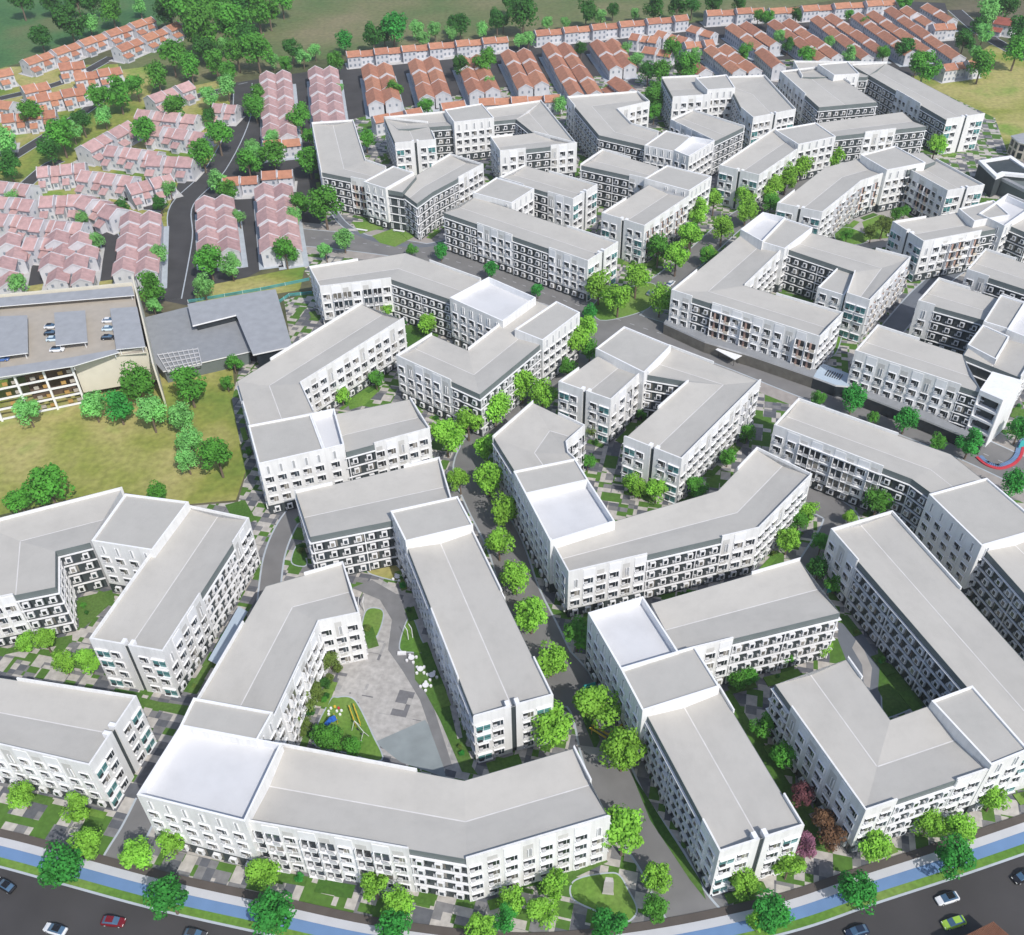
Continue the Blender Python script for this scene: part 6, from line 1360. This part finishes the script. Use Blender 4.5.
# solid core set back below the deck
inset=offset(ccw(d),-5); mb=MB(); mb.prism(inset,0,14.08,'interior'); mb.build('inner_wall',root,loc=root.location)
def wallseg(a,b_,t,z0,z1,mt,side=1):
    u=(b_-a).normalized(); n=Vector((u.y,-u.x))*side
    m=MB(); quadbox(m,[tuple(a),tuple(b_),tuple(b_+n*t),tuple(a+n*t)],z0,z1,mt); return m
wallseg(cr0,cr1,.4,3,15.1,'cream').build('cream_wall',root,loc=root.location)
u=(f2-f0).normalized(); n=Vector((u.y,-u.x)); Lf=(f2-f0).length
for zf in (.2,3.7,7.2,10.7,14.2):
    mb=wallseg(f0,f2,.5,zf,zf+.45,'white_trim'); mb.build('floor_slab',root,loc=root.location)
for k in range(0,int(Lf/8)+1):
    p=f2-u*(k*8+.3); mb=MB(); quadbox(mb,[tuple(p-u*.3+n*.02),tuple(p+u*.3+n*.02),tuple(p+u*.3+n*.9),tuple(p-u*.3+n*.9)],0,15,'white_trim'); mb.build('pillar',root,loc=root.location)
for k in range(0,int(Lf/2.6)):
    if k%3==2: continue
    p=f2-u*(k*2.6+1.6)-n*.35
    for zf in (.8,4.3,7.8,11.3): 
        mb=MB(); quadbox(mb,[tuple(p-u*.7),tuple(p+u*.7),tuple(p+u*.7-n*.2),tuple(p-u*.7-n*.2)],zf,zf+1.1,'timber' if k%2 else 'deck_floor'); mb.build('screen',root,loc=root.location)
b0,b1,b2_=[Vector(p) for p in EX['deck_back']]
for a,b_ in((b0,b1),(b1,b2_)): wallseg(a,b_,.3,0,17.0,'cream',-1).build('back_wall',root,loc=root.location)
e0,e1=[Vector(p) for p in EX['deck_end']]
wallseg(e0,e1,.5,0,15.7,'cream',-1).build('end_wall',root,loc=root.location)
for nm,p,lab in (('canopy',EX['canopies'][0],'grey flat canopy over parked cars at the left edge of the parking deck'),('canopy',EX['canopies'][1],'grey flat canopy over parked cars in the middle of the parking deck'),('canopy',EX['canopies'][2],'grey flat canopy over parked cars at the right end of the parking deck'),
                 ('canopy',EX['back_canopy'],'long narrow grey canopy along the back wall of the parking deck'),('canopy',EX['front_canopy'],'long narrow grey canopy along the front edge of the parking deck')):
    p=ccw(p); c=centroid(p); zt=17.0 if 'flat' in lab else 16.5
    r=empty(nm,(round(c[0],1),round(c[1],1),14.5),lab,'canopy','grey canopies on the parking deck')
    mb=MB(); mb.prism(p,zt-.25-.03*('front' in lab),zt,'white_trim','deck_grey',True); mb.build('roof',r,loc=r.location)
    for q in offset(p,-1.0):
        mb=MB(); mb.tube((q[0],q[1],14.5),(q[0],q[1],zt-.25),.12,.12,'white_trim',6); mb.build('post',r,loc=r.location)
# ------------------------------------------------------------------ grey hall between the deck and the blocks
p=ccw(EX['hall_low']); c=centroid(p)
root=empty('grey_hall',(round(c[0],1),round(c[1],1),0),'low grey flat roofed hall with a white fascia right of the parking deck','hall')
mb=MB(); mb.prism(p,0,4.6,'fascia'); mb.prism(offset(p,.6),4.6,5.0,'white_trim','hall_grey',True); mb.build('lower_roof',root,loc=root.location)
p=ccw(EX['hall_top']); mb=MB(); mb.prism(offset(p,-1.2),0,7.5,'glass'); mb.build('wall',root,loc=root.location)
mb=MB(); mb.prism(p,7.5,8.0,'white_trim','deck_grey',True); mb.build('upper_roof',root,loc=root.location)
P=[Vector(q) for q in EX['pergola']]
mb=MB()
for k in range(9):
    t=k/8; a=P[0].lerp(P[1],t); b_=P[3].lerp(P[2],t); u=(b_-a).normalized(); nn=Vector((u.y,-u.x))*.12
    quadbox(mb,[tuple(a+nn),tuple(b_+nn),tuple(b_-nn),tuple(a-nn)],5.7,6.0,'ac_grey')
for k in range(5):
    t=k/4; a=P[0].lerp(P[3],t); b_=P[1].lerp(P[2],t); u=(b_-a).normalized(); nn=Vector((u.y,-u.x))*.12
    quadbox(mb,[tuple(a+nn),tuple(b_+nn),tuple(b_-nn),tuple(a-nn)],5.4,5.69,'ac_grey')
mb.build('pergola',root,loc=root.location)
# ------------------------------------------------------------------ teal boundary fences
for key,lab in (('fence1','teal topped boundary fence behind the grey hall'),('fence2','short teal fence bending beside the round path by the hall')):
    P=[Vector(p) for p in EX[key]]; r=empty('boundary_fence',(P[0].x,P[0].y,0),lab,'fence','teal boundary fences')
    for a,b_ in zip(P,P[1:]):
        wallseg(a,b_,.08,.1,1.1,'teal_glass').build('panel',r,loc=r.location); wallseg(a,b_,.16,1.1,1.22,'teal').build('rail',r,loc=r.location)
        n_=max(2,int((b_-a).length/6))
        for k in range(n_):
            q=a.lerp(b_,k/n_); mb=MB(); mb.box(q.x-.09,q.x+.09,q.y-.09,q.y+.09,0,1.3,'white_trim'); mb.build('post',r,loc=r.location)
# ------------------------------------------------------------------ modern hall at the right edge
for i,p in enumerate(EX['modern']):
    p=ccw(p); c=centroid(p); z_=(9,7)[i]
    r=empty('modern_hall',(round(c[0],1),round(c[1],1),0),('dark walled modern hall with a white rimmed sunken roof at right','low modern hall with a pale glazed strip at the right edge')[i],'hall')
    mb=MB(); mb.prism(p,0,z_-.6,'dark_wall' if i==0 else 'fascia'); mb.build('wall',r,loc=r.location)
    o1=offset(p,.3); i1=offset(p,-1.6); mb=MB(); N=len(p)
    for k in range(N):
        a_,b_,c_,d_=o1[k],o1[(k+1)%N],i1[(k+1)%N],i1[k]
        mb.poly([(*a_,z_-1.2),(*b_,z_-1.2),(*b_,z_),(*a_,z_)],'white_trim' if i==0 else 'ac_grey'); mb.poly([(*a_,z_),(*b_,z_),(*c_,z_),(*d_,z_)],'white_trim' if i==0 else 'hall_grey'); mb.poly([(*c_,z_),(*c_,z_-1),(*d_,z_-1),(*d_,z_)],'white_trim')
    mb.build('parapet',r,loc=r.location)
    mb=MB(); mb.poly([(*q,z_-1) for q in i1],'deck_grey'); mb.build('roof',r,loc=r.location)
    if i==1:
        a,b_=Vector(p[0]),Vector(p[1])
        q=offset(p,-4); mb=MB(); quadbox(mb,[q[0],q[1],tuple(Vector(q[1]).lerp(Vector(q[2]),.12)),tuple(Vector(q[0]).lerp(Vector(q[3]),.12))],z_-.98,z_+.3,'podium'); mb.build('skylight',r,loc=r.location)
p=ccw(EX['corner_house']); r=empty('brick_house',(*[round(v,1) for v in centroid(p)],0),'two storey building with a grey roof and glazed front at the right edge','building')
mb=MB(); mb.prism(offset(p,-.4),0,7.6,'beige_panel'); mb.build('wall',r,loc=r.location); mb=MB(); mb.prism(p,7.6,8,'white_trim','deck_grey',True); mb.build('roof',r,loc=r.location)
for i in range(len(p)):
    a,b_=Vector(offset(p,-.4)[i]),Vector(offset(p,-.4)[(i+1)%len(p)]); u=(b_-a).normalized(); nb=int((b_-a).length/3)
    for k in range(nb):
        for z_ in(.8,4.3): q=a+u*(k+.5)*((b_-a).length/nb); wallseg(q-u*1,q+u*1,.06,z_,z_+2.6,'glass').build('window',r,loc=r.location)
# tiled roof building in the bottom right corner
p=ccw(EX['corner_roof']); c=centroid(p); r=empty('tiled_pavilion',(round(c[0],1),round(c[1],1),0),'brown slatted roof of a low building cut off by the bottom right corner','pavilion')
mb=MB(); mb.prism(offset(p,-1),0,3.8,'beige_panel'); mb.build('wall',r,loc=r.location)
mb=MB(); mb.prism(p,3.8,4.0,'tile_brown','tile_brown',True)
q0,q1,q2,q3=[Vector(v) for v in EX['corner_roof'][:4]]
for k in range(26):
    a=q0.lerp(q1,k/25); dirv=(q2-q1).normalized(); b_=a+dirv*14; nn=Vector((dirv.y,-dirv.x))*.14
    quadbox(mb,[tuple(a+nn),tuple(b_+nn),tuple(b_-nn),tuple(a-nn)],4.0,4.18,'tile_brown')
mb.build('roof',r,loc=r.location)
# ------------------------------------------------------------------ podium canopies along the cross avenue
for i,(key,lab) in enumerate((('podium0','pale blue flat podium roof in the gap between two avenue blocks'),('podium1','narrow grey podium roof along the front of the large courtyard block'),('podium2','narrow grey podium roof along the front of the right edge block'))):
    p=EX[key]; c=centroid(p); r=empty('shop_podium',(round(c[0],1),round(c[1],1),0),lab,'podium')
    # one walled piece set back under a thin roof
    pts=ccw(EX[key]); mb=MB(); mb.poly([(*q,4.3) for q in pts],'podium' if i==0 else 'hall_grey')
    for k in range(len(pts)): a_,b_=pts[k],pts[(k+1)%len(pts)]; mb.poly([(*a_,3.7),(*b_,3.7),(*b_,4.3),(*a_,4.3)],'white_trim' if i==0 else 'ac_grey')
    mb.build('roof',r,loc=r.location)
    mb=MB()
    for k in range(len(pts)): a_,b_=pts[k],pts[(k+1)%len(pts)]; mb.poly([(*a_,0),(*b_,0),(*b_,3.7),(*a_,3.7)],'glass')
    mb.build('shop_front',r,loc=r.location)
    if i==0:
        a,b_=[Vector(v) for v in EX['louver']]; u=(b_-a)/6; nn=Vector((-u.y,u.x)).normalized()
        for k in range(7): q=a+u*k; mb=MB(); quadbox(mb,[tuple(q-nn*1.6-u*.18),tuple(q+nn*1.6-u*.18),tuple(q+nn*1.6+u*.18),tuple(q-nn*1.6+u*.18)],4.32,4.5,'dark_metal'); mb.build('louvre',r,loc=r.location)
p=ccw(EX['awn']); c=centroid(p); r=empty('bus_shelter',(round(c[0],1),round(c[1],1),0),'flat white shelter roof on posts beside the cross avenue','shelter')
mb=MB(); mb.prism(p,3.0,3.2,'white_trim','white_trim',True); mb.build('roof',r,loc=r.location)
for q in offset(p,-.8): mb=MB(); mb.tube((*q,0),(*q,3.0),.08,.08,'dark_metal',6); mb.build('post',r,loc=r.location)
WO=['first','second','third','fourth']
for i,p in enumerate(EX['stalls']):
    x,y=p[0]; r=empty('street_stall',(x,y,0),f'small white roofed stall along the avenue front, {WO[i]} from the left','stall','white stalls along the avenue',R(-25))
    mb=MB(); mb.box(-3,3,-1.3,1.3,2.5,2.65,'white_trim'); mb.build('roof',r); mb=MB(); mb.box(-2.7,2.7,-1,1,.0,1.1,'pink_brick'); mb.build('counter',r)
    for sx in(-2.7,2.7):
        for sy in(-1.15,1.15): mb=MB(); mb.tube((sx,sy,0),(sx,sy,2.5),.06,.06,'dark_metal',6); mb.build('post',r)
# four storey open tower front
p=[Vector(v) for v in EX['tower4']]; c=centroid(EX['tower4'])
r=empty('loggia_tower',(round(c[0],1),round(c[1],1),0),'white tower with four stacked dark open bays at the front of the right edge block','tower')
mb=MB(); mb.prism(offset(ccw(EX['tower4']),-.9),0,16.3,'dark_wall'); mb.build('core',r,loc=r.location)
mb=MB(); pc=offset(ccw(EX['tower4']),.75)
mb.prism(pc,15.2,16.8,'white_trim','white_trim',True); mb.build('roof',r,loc=r.location)
for z_ in(0,3.5,7.3,11.2): mb=MB(); mb.prism(pc,z_,z_+.7,'white_trim','white_trim',True); mb.build('floor_slab',r,loc=r.location)
pi=offset(pc,-1.0)
for a_,b_ in zip(pc,pi):
    x0,x1=sorted((a_[0],b_[0])); y0,y1=sorted((a_[1],b_[1])); mb=MB(); mb.box(x0+.02,x1,y0+.02,y1,0,15.2,'white_trim'); mb.build('corner_post',r,loc=r.location)
# white screen wall on the right and back sides
N=len(pc)
for k in range(N):
    a,b_=Vector(pc[k]),Vector(pc[(k+1)%N]); u=(b_-a).normalized(); n=Vector((u.y,-u.x))
    if n.x>-.35 and n.y>-.9 or n.y>0: wallseg(a+n*.03,b_+n*.03,-.25,0.0,15.19,'white_trim').build('screen_wall',r,loc=r.location)
# ------------------------------------------------------------------ plaza furniture
x,y=EX['stele'][0]; r=empty('stone_stele',(x,y,.1),'tall grey stone slab standing on the rounded triangular lawn','monument',None,R(-8))
mb=MB(); P=[(-1.1,-.55),(1.1,-.55),(.9,.55),(-.9,.55)]; mb.prism(P,0,.25,'stone'); mb.build('plinth',r)
mb=MB()
for (z0,s0),(z1,s1) in (((.25,.88),(4.6,.80)),((4.6,.80),(4.8,.72))):
    a=[(q[0]*s0,q[1]*s0,z0) for q in P]; b_=[(q[0]*s1,q[1]*s1,z1) for q in P]
    for k in range(4): mb.poly([a[k],a[(k+1)%4],b_[(k+1)%4],b_[k]],'stone')
mb.poly([(q[0]*.72,q[1]*.72,4.8) for q in P],'stone'); mb.build('slab',r)
for i,(p,lab) in enumerate(zip(EX['bench'],('long white bench on the upper left roundel lawn by the dark corner','white bench by the curved path below the bent block'))):
    r=empty('park_bench',(*p,.07),lab,'bench',None,R(-20)); mb=MB(); mb.box(-2.4,2.4,-.4,.4,.42,.6,'white_trim'); mb.build('seat',r)
    for s in(-1.8,1.8): mb=MB(); mb.box(s-.15,s+.15,-.35,.35,0,.42,'stone'); mb.build('leg',r)
for i,p in enumerate(EX['pods']):
    x,y=p[0]; r=empty('picnic_table',(x,y,.1),('white round table with stools on the court lawn by the narrow bar, furthest from camera','second white table with stools down the court lawn by the narrow bar','white table with stools closest to the narrow bar wall','white table with stools nearest the camera on the court lawn','white table with stools beside the pointed brown lawn')[i],'picnic table','white tables with stools in the court',.4*i)
    mb=MB(); mb.tube((0,0,.72),(0,0,.78),.75,.75,'white_trim',14,True); mb.build('tabletop',r); mb=MB(); mb.tube((0,0,0),(0,0,.72),.08,.06,'dark_metal',8); mb.build('leg',r)
    for k in range(4):
        t=k*math.pi/2+.4; mb=MB(); mb.tube((1.15*math.cos(t),1.15*math.sin(t),0),(1.15*math.cos(t),1.15*math.sin(t),.45),.3,.34,'white_trim',10,True); mb.build('stool',r)
for i,(p,lab) in enumerate(zip(EX['frames'],('white frame sculpture on the upper court lawn','white post sculpture on the rounded lawn by the narrow bar','white slab seat between the lawns of the court'))):
    x,y=p[0]
    if i==2:
        mb=MB(); mb.box(-1,1,-.4,.4,0,.5,'white_trim'); o_=mb.build('courtyard_bench'); o_.location=(x,y,.1); tag(o_,lab,'bench'); continue
    r=empty('frame_sculpture',(x,y,.1),lab,'sculpture',None,.5*i)
    for k in range(3 if i==0 else 2):
        mb=MB(); mb.box(-1.6+k*1.1,-1.45+k*1.1,-.1,.1,0,3.4,'white_trim'); mb.build('post',r)
        mb=MB(); mb.box(-1.6+k*1.1,-1.45+k*1.1,.1,1.6,3.2,3.4,'white_trim'); mb.build('beam',r)
x,y=EX['timber'][0]; r=empty('timber_pergola',(x,y,.05),'open timber pergola of V shaped beams between the boulevard trees','pergola',None,R(0))
for s in(-1,1):
    for k in range(2):
        mb=MB(); M=Matrix.Rotation(R(38*s),4,'Z'); mb.box(min(0,s*4.2),max(0,s*4.2),-.15-.9*k,.15-.9*k,2.7-.05*k,2.95-.05*k+.01*s,'yellow',M); mb.build('beam',r)
    q=Matrix.Rotation(R(38*s),4,'Z')@Vector((s*3.9,-.4,0)); mb=MB(); mb.tube((q.x,q.y,0),(q.x,q.y,2.7),.12,.12,'timber',6); mb.build('post',r)
mb=MB(); mb.tube((0,-.4,0),(0,-.4,2.7),.12,.12,'timber',6); mb.build('post',r)
# playground
x,y=EX['slide'][0]; r=empty('play_slide',(x,y,.1),'bright blue tube slide on the playground lawn','slide',None,.6)
mb=MB(); mb.tube((-1.6,0,.4),(.4,0,2.0),.55,.55,'play_blue',10,True); mb.build('tube',r)
mb=MB(); mb.box(.3,1.5,-.7,.7,1.5,1.65,'play_blue'); mb.build('platform',r)
for sy in(-.6,.6): mb=MB(); mb.tube((1.4,sy,0),(1.4,sy,2.4),.06,.06,'yellow',6); mb.build('post',r)
x,y=EX['swing'][0]; r=empty('play_swing',(x,y,.1),'white framed swing standing at the right side of the playground lawn','swing',None,-.9)
for sx in(-1.8,1.8):
    for sy in(-1,1): mb=MB(); mb.tube((sx,sy,0),(sx,0,2.6),.06,.06,'white_trim',6); mb.build('leg',r)
mb=MB(); mb.tube((-1.8,0,2.6),(1.8,0,2.6),.07,.07,'white_trim',6); mb.build('crossbar',r)
for sx in(-.8,.8):
    mb=MB(); mb.box(sx-.3,sx+.3,-.15,.15,.55,.62,'dark_metal'); mb.tube((sx-.25,0,.6),(sx-.25,0,2.6),.02,.02,'dark_metal',4); mb.tube((sx+.25,0,.6),(sx+.25,0,2.6),.02,.02,'dark_metal',4); mb.build('seat',r)
x,y=EX['ymast'][0]; r=empty('climbing_rails',(x,y,.1),'pair of yellow climbing rails at the top of the playground','climbing frame',None,R(-68))
for s in(-.5,.5): mb=MB(); mb.tube((-2.6,s,1.5),(2.6,s,1.5),.12,.12,'yellow',6,True); mb.build('rail',r)
for sx in(-2.4,0,2.4):
    for s in(-.5,.5): mb=MB(); mb.tube((sx,s,0),(sx,s,1.5),.08,.08,'yellow',6); mb.build('post',r)
x,y=EX['stones'][0]
pos=[(-1.6,.2),(-1.2,1.0),(-.4,1.4),(.5,1.0),(.2,.2),(1.2,.3),(1.0,-.7),(-1.5,-.6)]
cols=['play_red','white_trim','yellow','play_red','white_trim','white_trim','white_trim','white_trim']
ln=['leftmost white','upper left white','topmost yellow','red','middle white','right white','lower right white','lower left white']
for k,(dx,dy) in enumerate(pos):
    r=MB(); r.tube((0,0,0),(0,0,.35),.30,.26,cols[k] if k!=0 else 'white_trim',10,True); o_=r.build('stepping_stool'); o_.location=(x+dx,y+dy,.1)
    if k==1: o_.data.materials[0]=MATS['white_trim']
    tag(o_,f'{ln[k]} stepping stool of the cluster at the playground top','stool','round stepping stools on the playground')
for i,p in enumerate(EX['teal']):
    x,y=p[0]; r=empty('sign_board',(x,y,0),('teal glazed sign panel by the gap between the right blocks','teal sign panel beside the boulevard below the terrace block','teal panel by the coloured track at the right edge')[i],'sign',None,.3)
    mb=MB(); mb.box(-1.5,1.5,-.06,.06,.5,3.0,'teal'); mb.build('panel',r)
    for s in(-1.4,1.4): mb=MB(); mb.tube((s,0,0),(s,0,3.1),.07,.07,'dark_metal',6); mb.build('post',r)
L_=smooth_line(EX['rubber'],6)
for nm,a_,b_,mt_,lab in(('play_track',.9,.1,'play_red','curved red rubber strip at the right end of the avenue'),('play_track',2.2,1.0,'track_blue','curved blue rubber strip inside the red one by the right edge')):
    mb=MB(); n_=len(L_)
    for i in range(n_-1):
        t=(L_[i+1]-L_[i]).normalized(); nn=Vector((-t.y,t.x)); quadbox(mb,[tuple(L_[i]+nn*a_),tuple(L_[i]+nn*b_),tuple(L_[i+1]+nn*b_),tuple(L_[i+1]+nn*a_)],.06,.4,mt_)
    tag(mb.build(nm),lab,'play track','coloured rubber strips of the round playground')
p=ccw(EX['walkway']); c=centroid(p); r=empty('covered_walkway',(round(c[0],1),round(c[1],1),0),'pale blue flat walkway roof in the lane between two lower left blocks','walkway')
mb=MB(); mb.prism(p,3.0,3.2,'white_trim','podium',True); mb.build('roof',r,loc=r.location)
for q in offset(p,-.5): mb=MB(); mb.tube((*q,0),(*q,3.0),.08,.08,'dark_metal',6); mb.build('post',r,loc=r.location)
# planting beds and shrubs at the feet of the blocks
PB=[[(b_[1],ccw([r[0] for r in b_[2]]+[r[1] for r in b_[2]][::-1])) for b_ in blocks] for _r,_w,blocks in BROOT]
flat=[pl for l in PB for z_,pl in l]
lanes=[(smooth_line(pts,4),w_) for n_,pts,w_,mt_ in ROADS]
def clear(q,m):
    if any(inside(q,offset(pl,m)) for pl in flat): return False
    v=Vector(q)
    return not any((v-p).length<w_/2+1.2 for L,w_ in lanes for p in L)
rnd=random.Random(5); nb_=0; ns_=0
for bi,l in enumerate(PB):
    lab0=BUILD[bi][0]
    for z_,pl in l:
        if z_>16: continue
        for i in range(len(pl)):
            a,b_=Vector(pl[i]),Vector(pl[(i+1)%len(pl)]); Ls=(b_-a).length
            if Ls<9: continue
            u=(b_-a)/Ls; n=Vector((u.y,-u.x)); s=rnd.uniform(.5,4)
            while s<Ls-5:
                w_=rnd.uniform(4,9); w_=min(w_,Ls-s-.5); d=rnd.uniform(1.2,2.6)
                p0,p1=a+u*s+n*1.1,a+u*(s+w_)+n*1.1; far=(p0+p1)/2+n*(d+.5)
                if clear(tuple(far),.6) and clear(tuple(p0+n*d),.6) and clear(tuple(p1+n*d),.6):
                    nb_+=1; mb=MB(); quadbox(mb,[tuple(p0),tuple(p1),tuple(p1+n*d),tuple(p0+n*d)],.02,.13+.0004*nb_,'grass_dark' if rnd.random()<.6 else 'grass'); structure(mb.build('planting_bed'))
                    if n.y<.4 and p0.y<330:
                        for k in range(rnd.randrange(0,3)):
                            q=p0.lerp(p1,rnd.uniform(.1,.9))+n*d*rnd.uniform(.3,.7); D=rnd.uniform(1.1,2.2); ns_+=1
                            r=empty('shrub',(q.x,q.y,.12),'low round shrub in a bed at the foot of a white block','shrub','low shrubs at the feet of the blocks',rnd.uniform(0,6)); inst('crown',CR[ns_%5],r,(0,0,D*.42),0,(D,D,D*.95),('leaf_G','leaf_D','leaf_O','leaf_V')[ns_%4])
                s+=w_+rnd.uniform(2,9)
CL=[Vector(v) for v in EX['court_hedge']]; k=0
for a,b_ in zip(CL,CL[1:]):
    n_=max(1,int((b_-a).length/2.1))
    for i in range(n_):
        q=a.lerp(b_,(i+rnd.uniform(.2,.8))/n_); D=rnd.uniform(2.4,3.6); k+=1
        r=empty('shrub',(q.x,q.y,.05),'tall olive shrub in the row along the inner left wing of the plaza','shrub','olive shrubs along the plaza wing',rnd.uniform(0,6)); inst('crown',CR[k%5],r,(0,0,D*.45),0,(D,D,D*1.1),'leaf_O' if k%3 else 'leaf_D')
# shrubs
SH=[]
for i,(x,y) in enumerate(EX.get('shrubs',[])):
    r=empty('shrub',(x,y,0),EX['shrub_labels'][i],'shrub','clipped shrubs'); inst('crown',CR[i%5],r,(0,0,1.0),i,(2.6,2.6,2.4),'leaf_D')
# ------------------------------------------------------------------ windows: the hundred that show largest per block are parts of their own
f_,p_,r_,HC=CAM
cam=Vector((0,0,HC))
F=Vector((0,math.cos(p_),-math.sin(p_))); X=Vector((1,0,0)); U=X.cross(F); RR=X*math.cos(r_)+U*math.sin(r_); UU=-X*math.sin(r_)+U*math.cos(r_)
bpy.context.view_layer.update(); dg=bpy.context.evaluated_depsgraph_get()
for root,wins,_b in BROOT:
    sc=[]
    polys=[(b_[1],ccw([r[0] for r in b_[2]]+[r[1] for r in b_[2]][::-1])) for b_ in _b]
    for w in wins:
        qx,qy=w[1][0]+w[3][0]*.7,w[1][1]+w[3][1]*.7
        if any(zz_>w[1][2]+.9 and inside((qx,qy),pl) for zz_,pl in polys): continue
        t,p,rz,n=w; P=Vector((p[0]+n[0]*.25,p[1]+n[1]*.25,p[2]+1.5)); d=cam-P; dist=d.length; face=max(0,(n[0]*d.x+n[1]*d.y)/dist); s=face/dist
        v=P-cam; dep=v.dot(F); px=512+f_*v.dot(RR)/dep if dep>0 else -9e9; py=467.5-f_*v.dot(UU)/dep if dep>0 else 9e9
        vis=False
        if face>0 and -8<px<1032 and -8<py<943:
            hit,loc,*_r=scene.ray_cast(dg,cam,-d.normalized(),distance=dist-.6); vis=not hit
        sc.append((0 if vis else 1,-s,w,face))
    sc.sort(key=lambda a:(a[0],a[1]))
    own=sc[:100]; rest=sc[100:]
    lx,ly,_z=root.location
    for _v,_s,(t,p,rz,n),_f in own: inst(WNAME[t],WME[t],root,(p[0]-lx,p[1]-ly,p[2]),rz)
    if rest:
        mb=MB()
        for _v,_s,(t,p,rz,n),_f in rest: mb.add(WT[t],Matrix.Translation((p[0]-lx,p[1]-ly,p[2]))@Matrix.Rotation(rz,4,'Z'))
        o_=mb.build('window',root); o_['kind']='stuff'
# ------------------------------------------------------------------ thin haze
hm=bpy.data.materials.new('haze'); hm.use_nodes=True; nt=hm.node_tree; nt.nodes.remove(nt.nodes['Principled BSDF']); pv=nt.nodes.new('ShaderNodeVolumePrincipled'); pv.inputs['Color'].default_value=(.86,.91,.95,1); pv.inputs['Density'].default_value=.00010
nt.links.new(pv.outputs[0],nt.nodes['Material Output'].inputs['Volume']); MATS['haze']=hm
mb=MB(); mb.box(-4100,4100,-3100,6100,-1,190,'haze'); hz=mb.build('haze'); hz['kind']='stuff'
# ------------------------------------------------------------------ camera, sun, sky
cd=bpy.data.cameras.new('camera'); co=bpy.data.objects.new('camera',cd); COL.objects.link(co)
M=Matrix.Identity(4)
for i in range(3): M[i][0]=RR[i]; M[i][1]=UU[i]; M[i][2]=-F[i]; M[i][3]=cam[i]
co.matrix_world=M; cd.sensor_width=36; cd.sensor_fit='HORIZONTAL'; cd.lens=f_*36/1024; cd.clip_start=1; cd.clip_end=9000
scene.camera=co
AZ=R(-58); EL=R(47)
sd=Vector((math.cos(AZ)*math.cos(EL),math.sin(AZ)*math.cos(EL),math.sin(EL)))
sl=bpy.data.lights.new('sun','SUN'); so=bpy.data.objects.new('sun',sl); COL.objects.link(so); so.rotation_euler=(-sd).to_track_quat('-Z','Y').to_euler(); sl.energy=3.4; sl.angle=R(.6); sl.color=(1,.965,.91)
w=bpy.data.worlds.new('World'); scene.world=w; w.use_nodes=True; nt=w.node_tree; bg=nt.nodes['Background']; bg.inputs[1].default_value=.14
sk=nt.nodes.new('ShaderNodeTexSky'); sk.sky_type='NISHITA'; sk.sun_disc=False; sk.sun_elevation=EL; sk.sun_rotation=math.pi/2-AZ; sk.air_density=1.0; sk.dust_density=1.5; nt.links.new(sk.outputs[0],bg.inputs[0])
scene.view_settings.view_transform='Standard'; scene.view_settings.look='None'; scene.view_settings.exposure=.13; scene.view_settings.gamma=1
scene.cycles.max_bounces=5; scene.cycles.diffuse_bounces=3; scene.cycles.transparent_max_bounces=4
scene.cycles.use_denoising=True
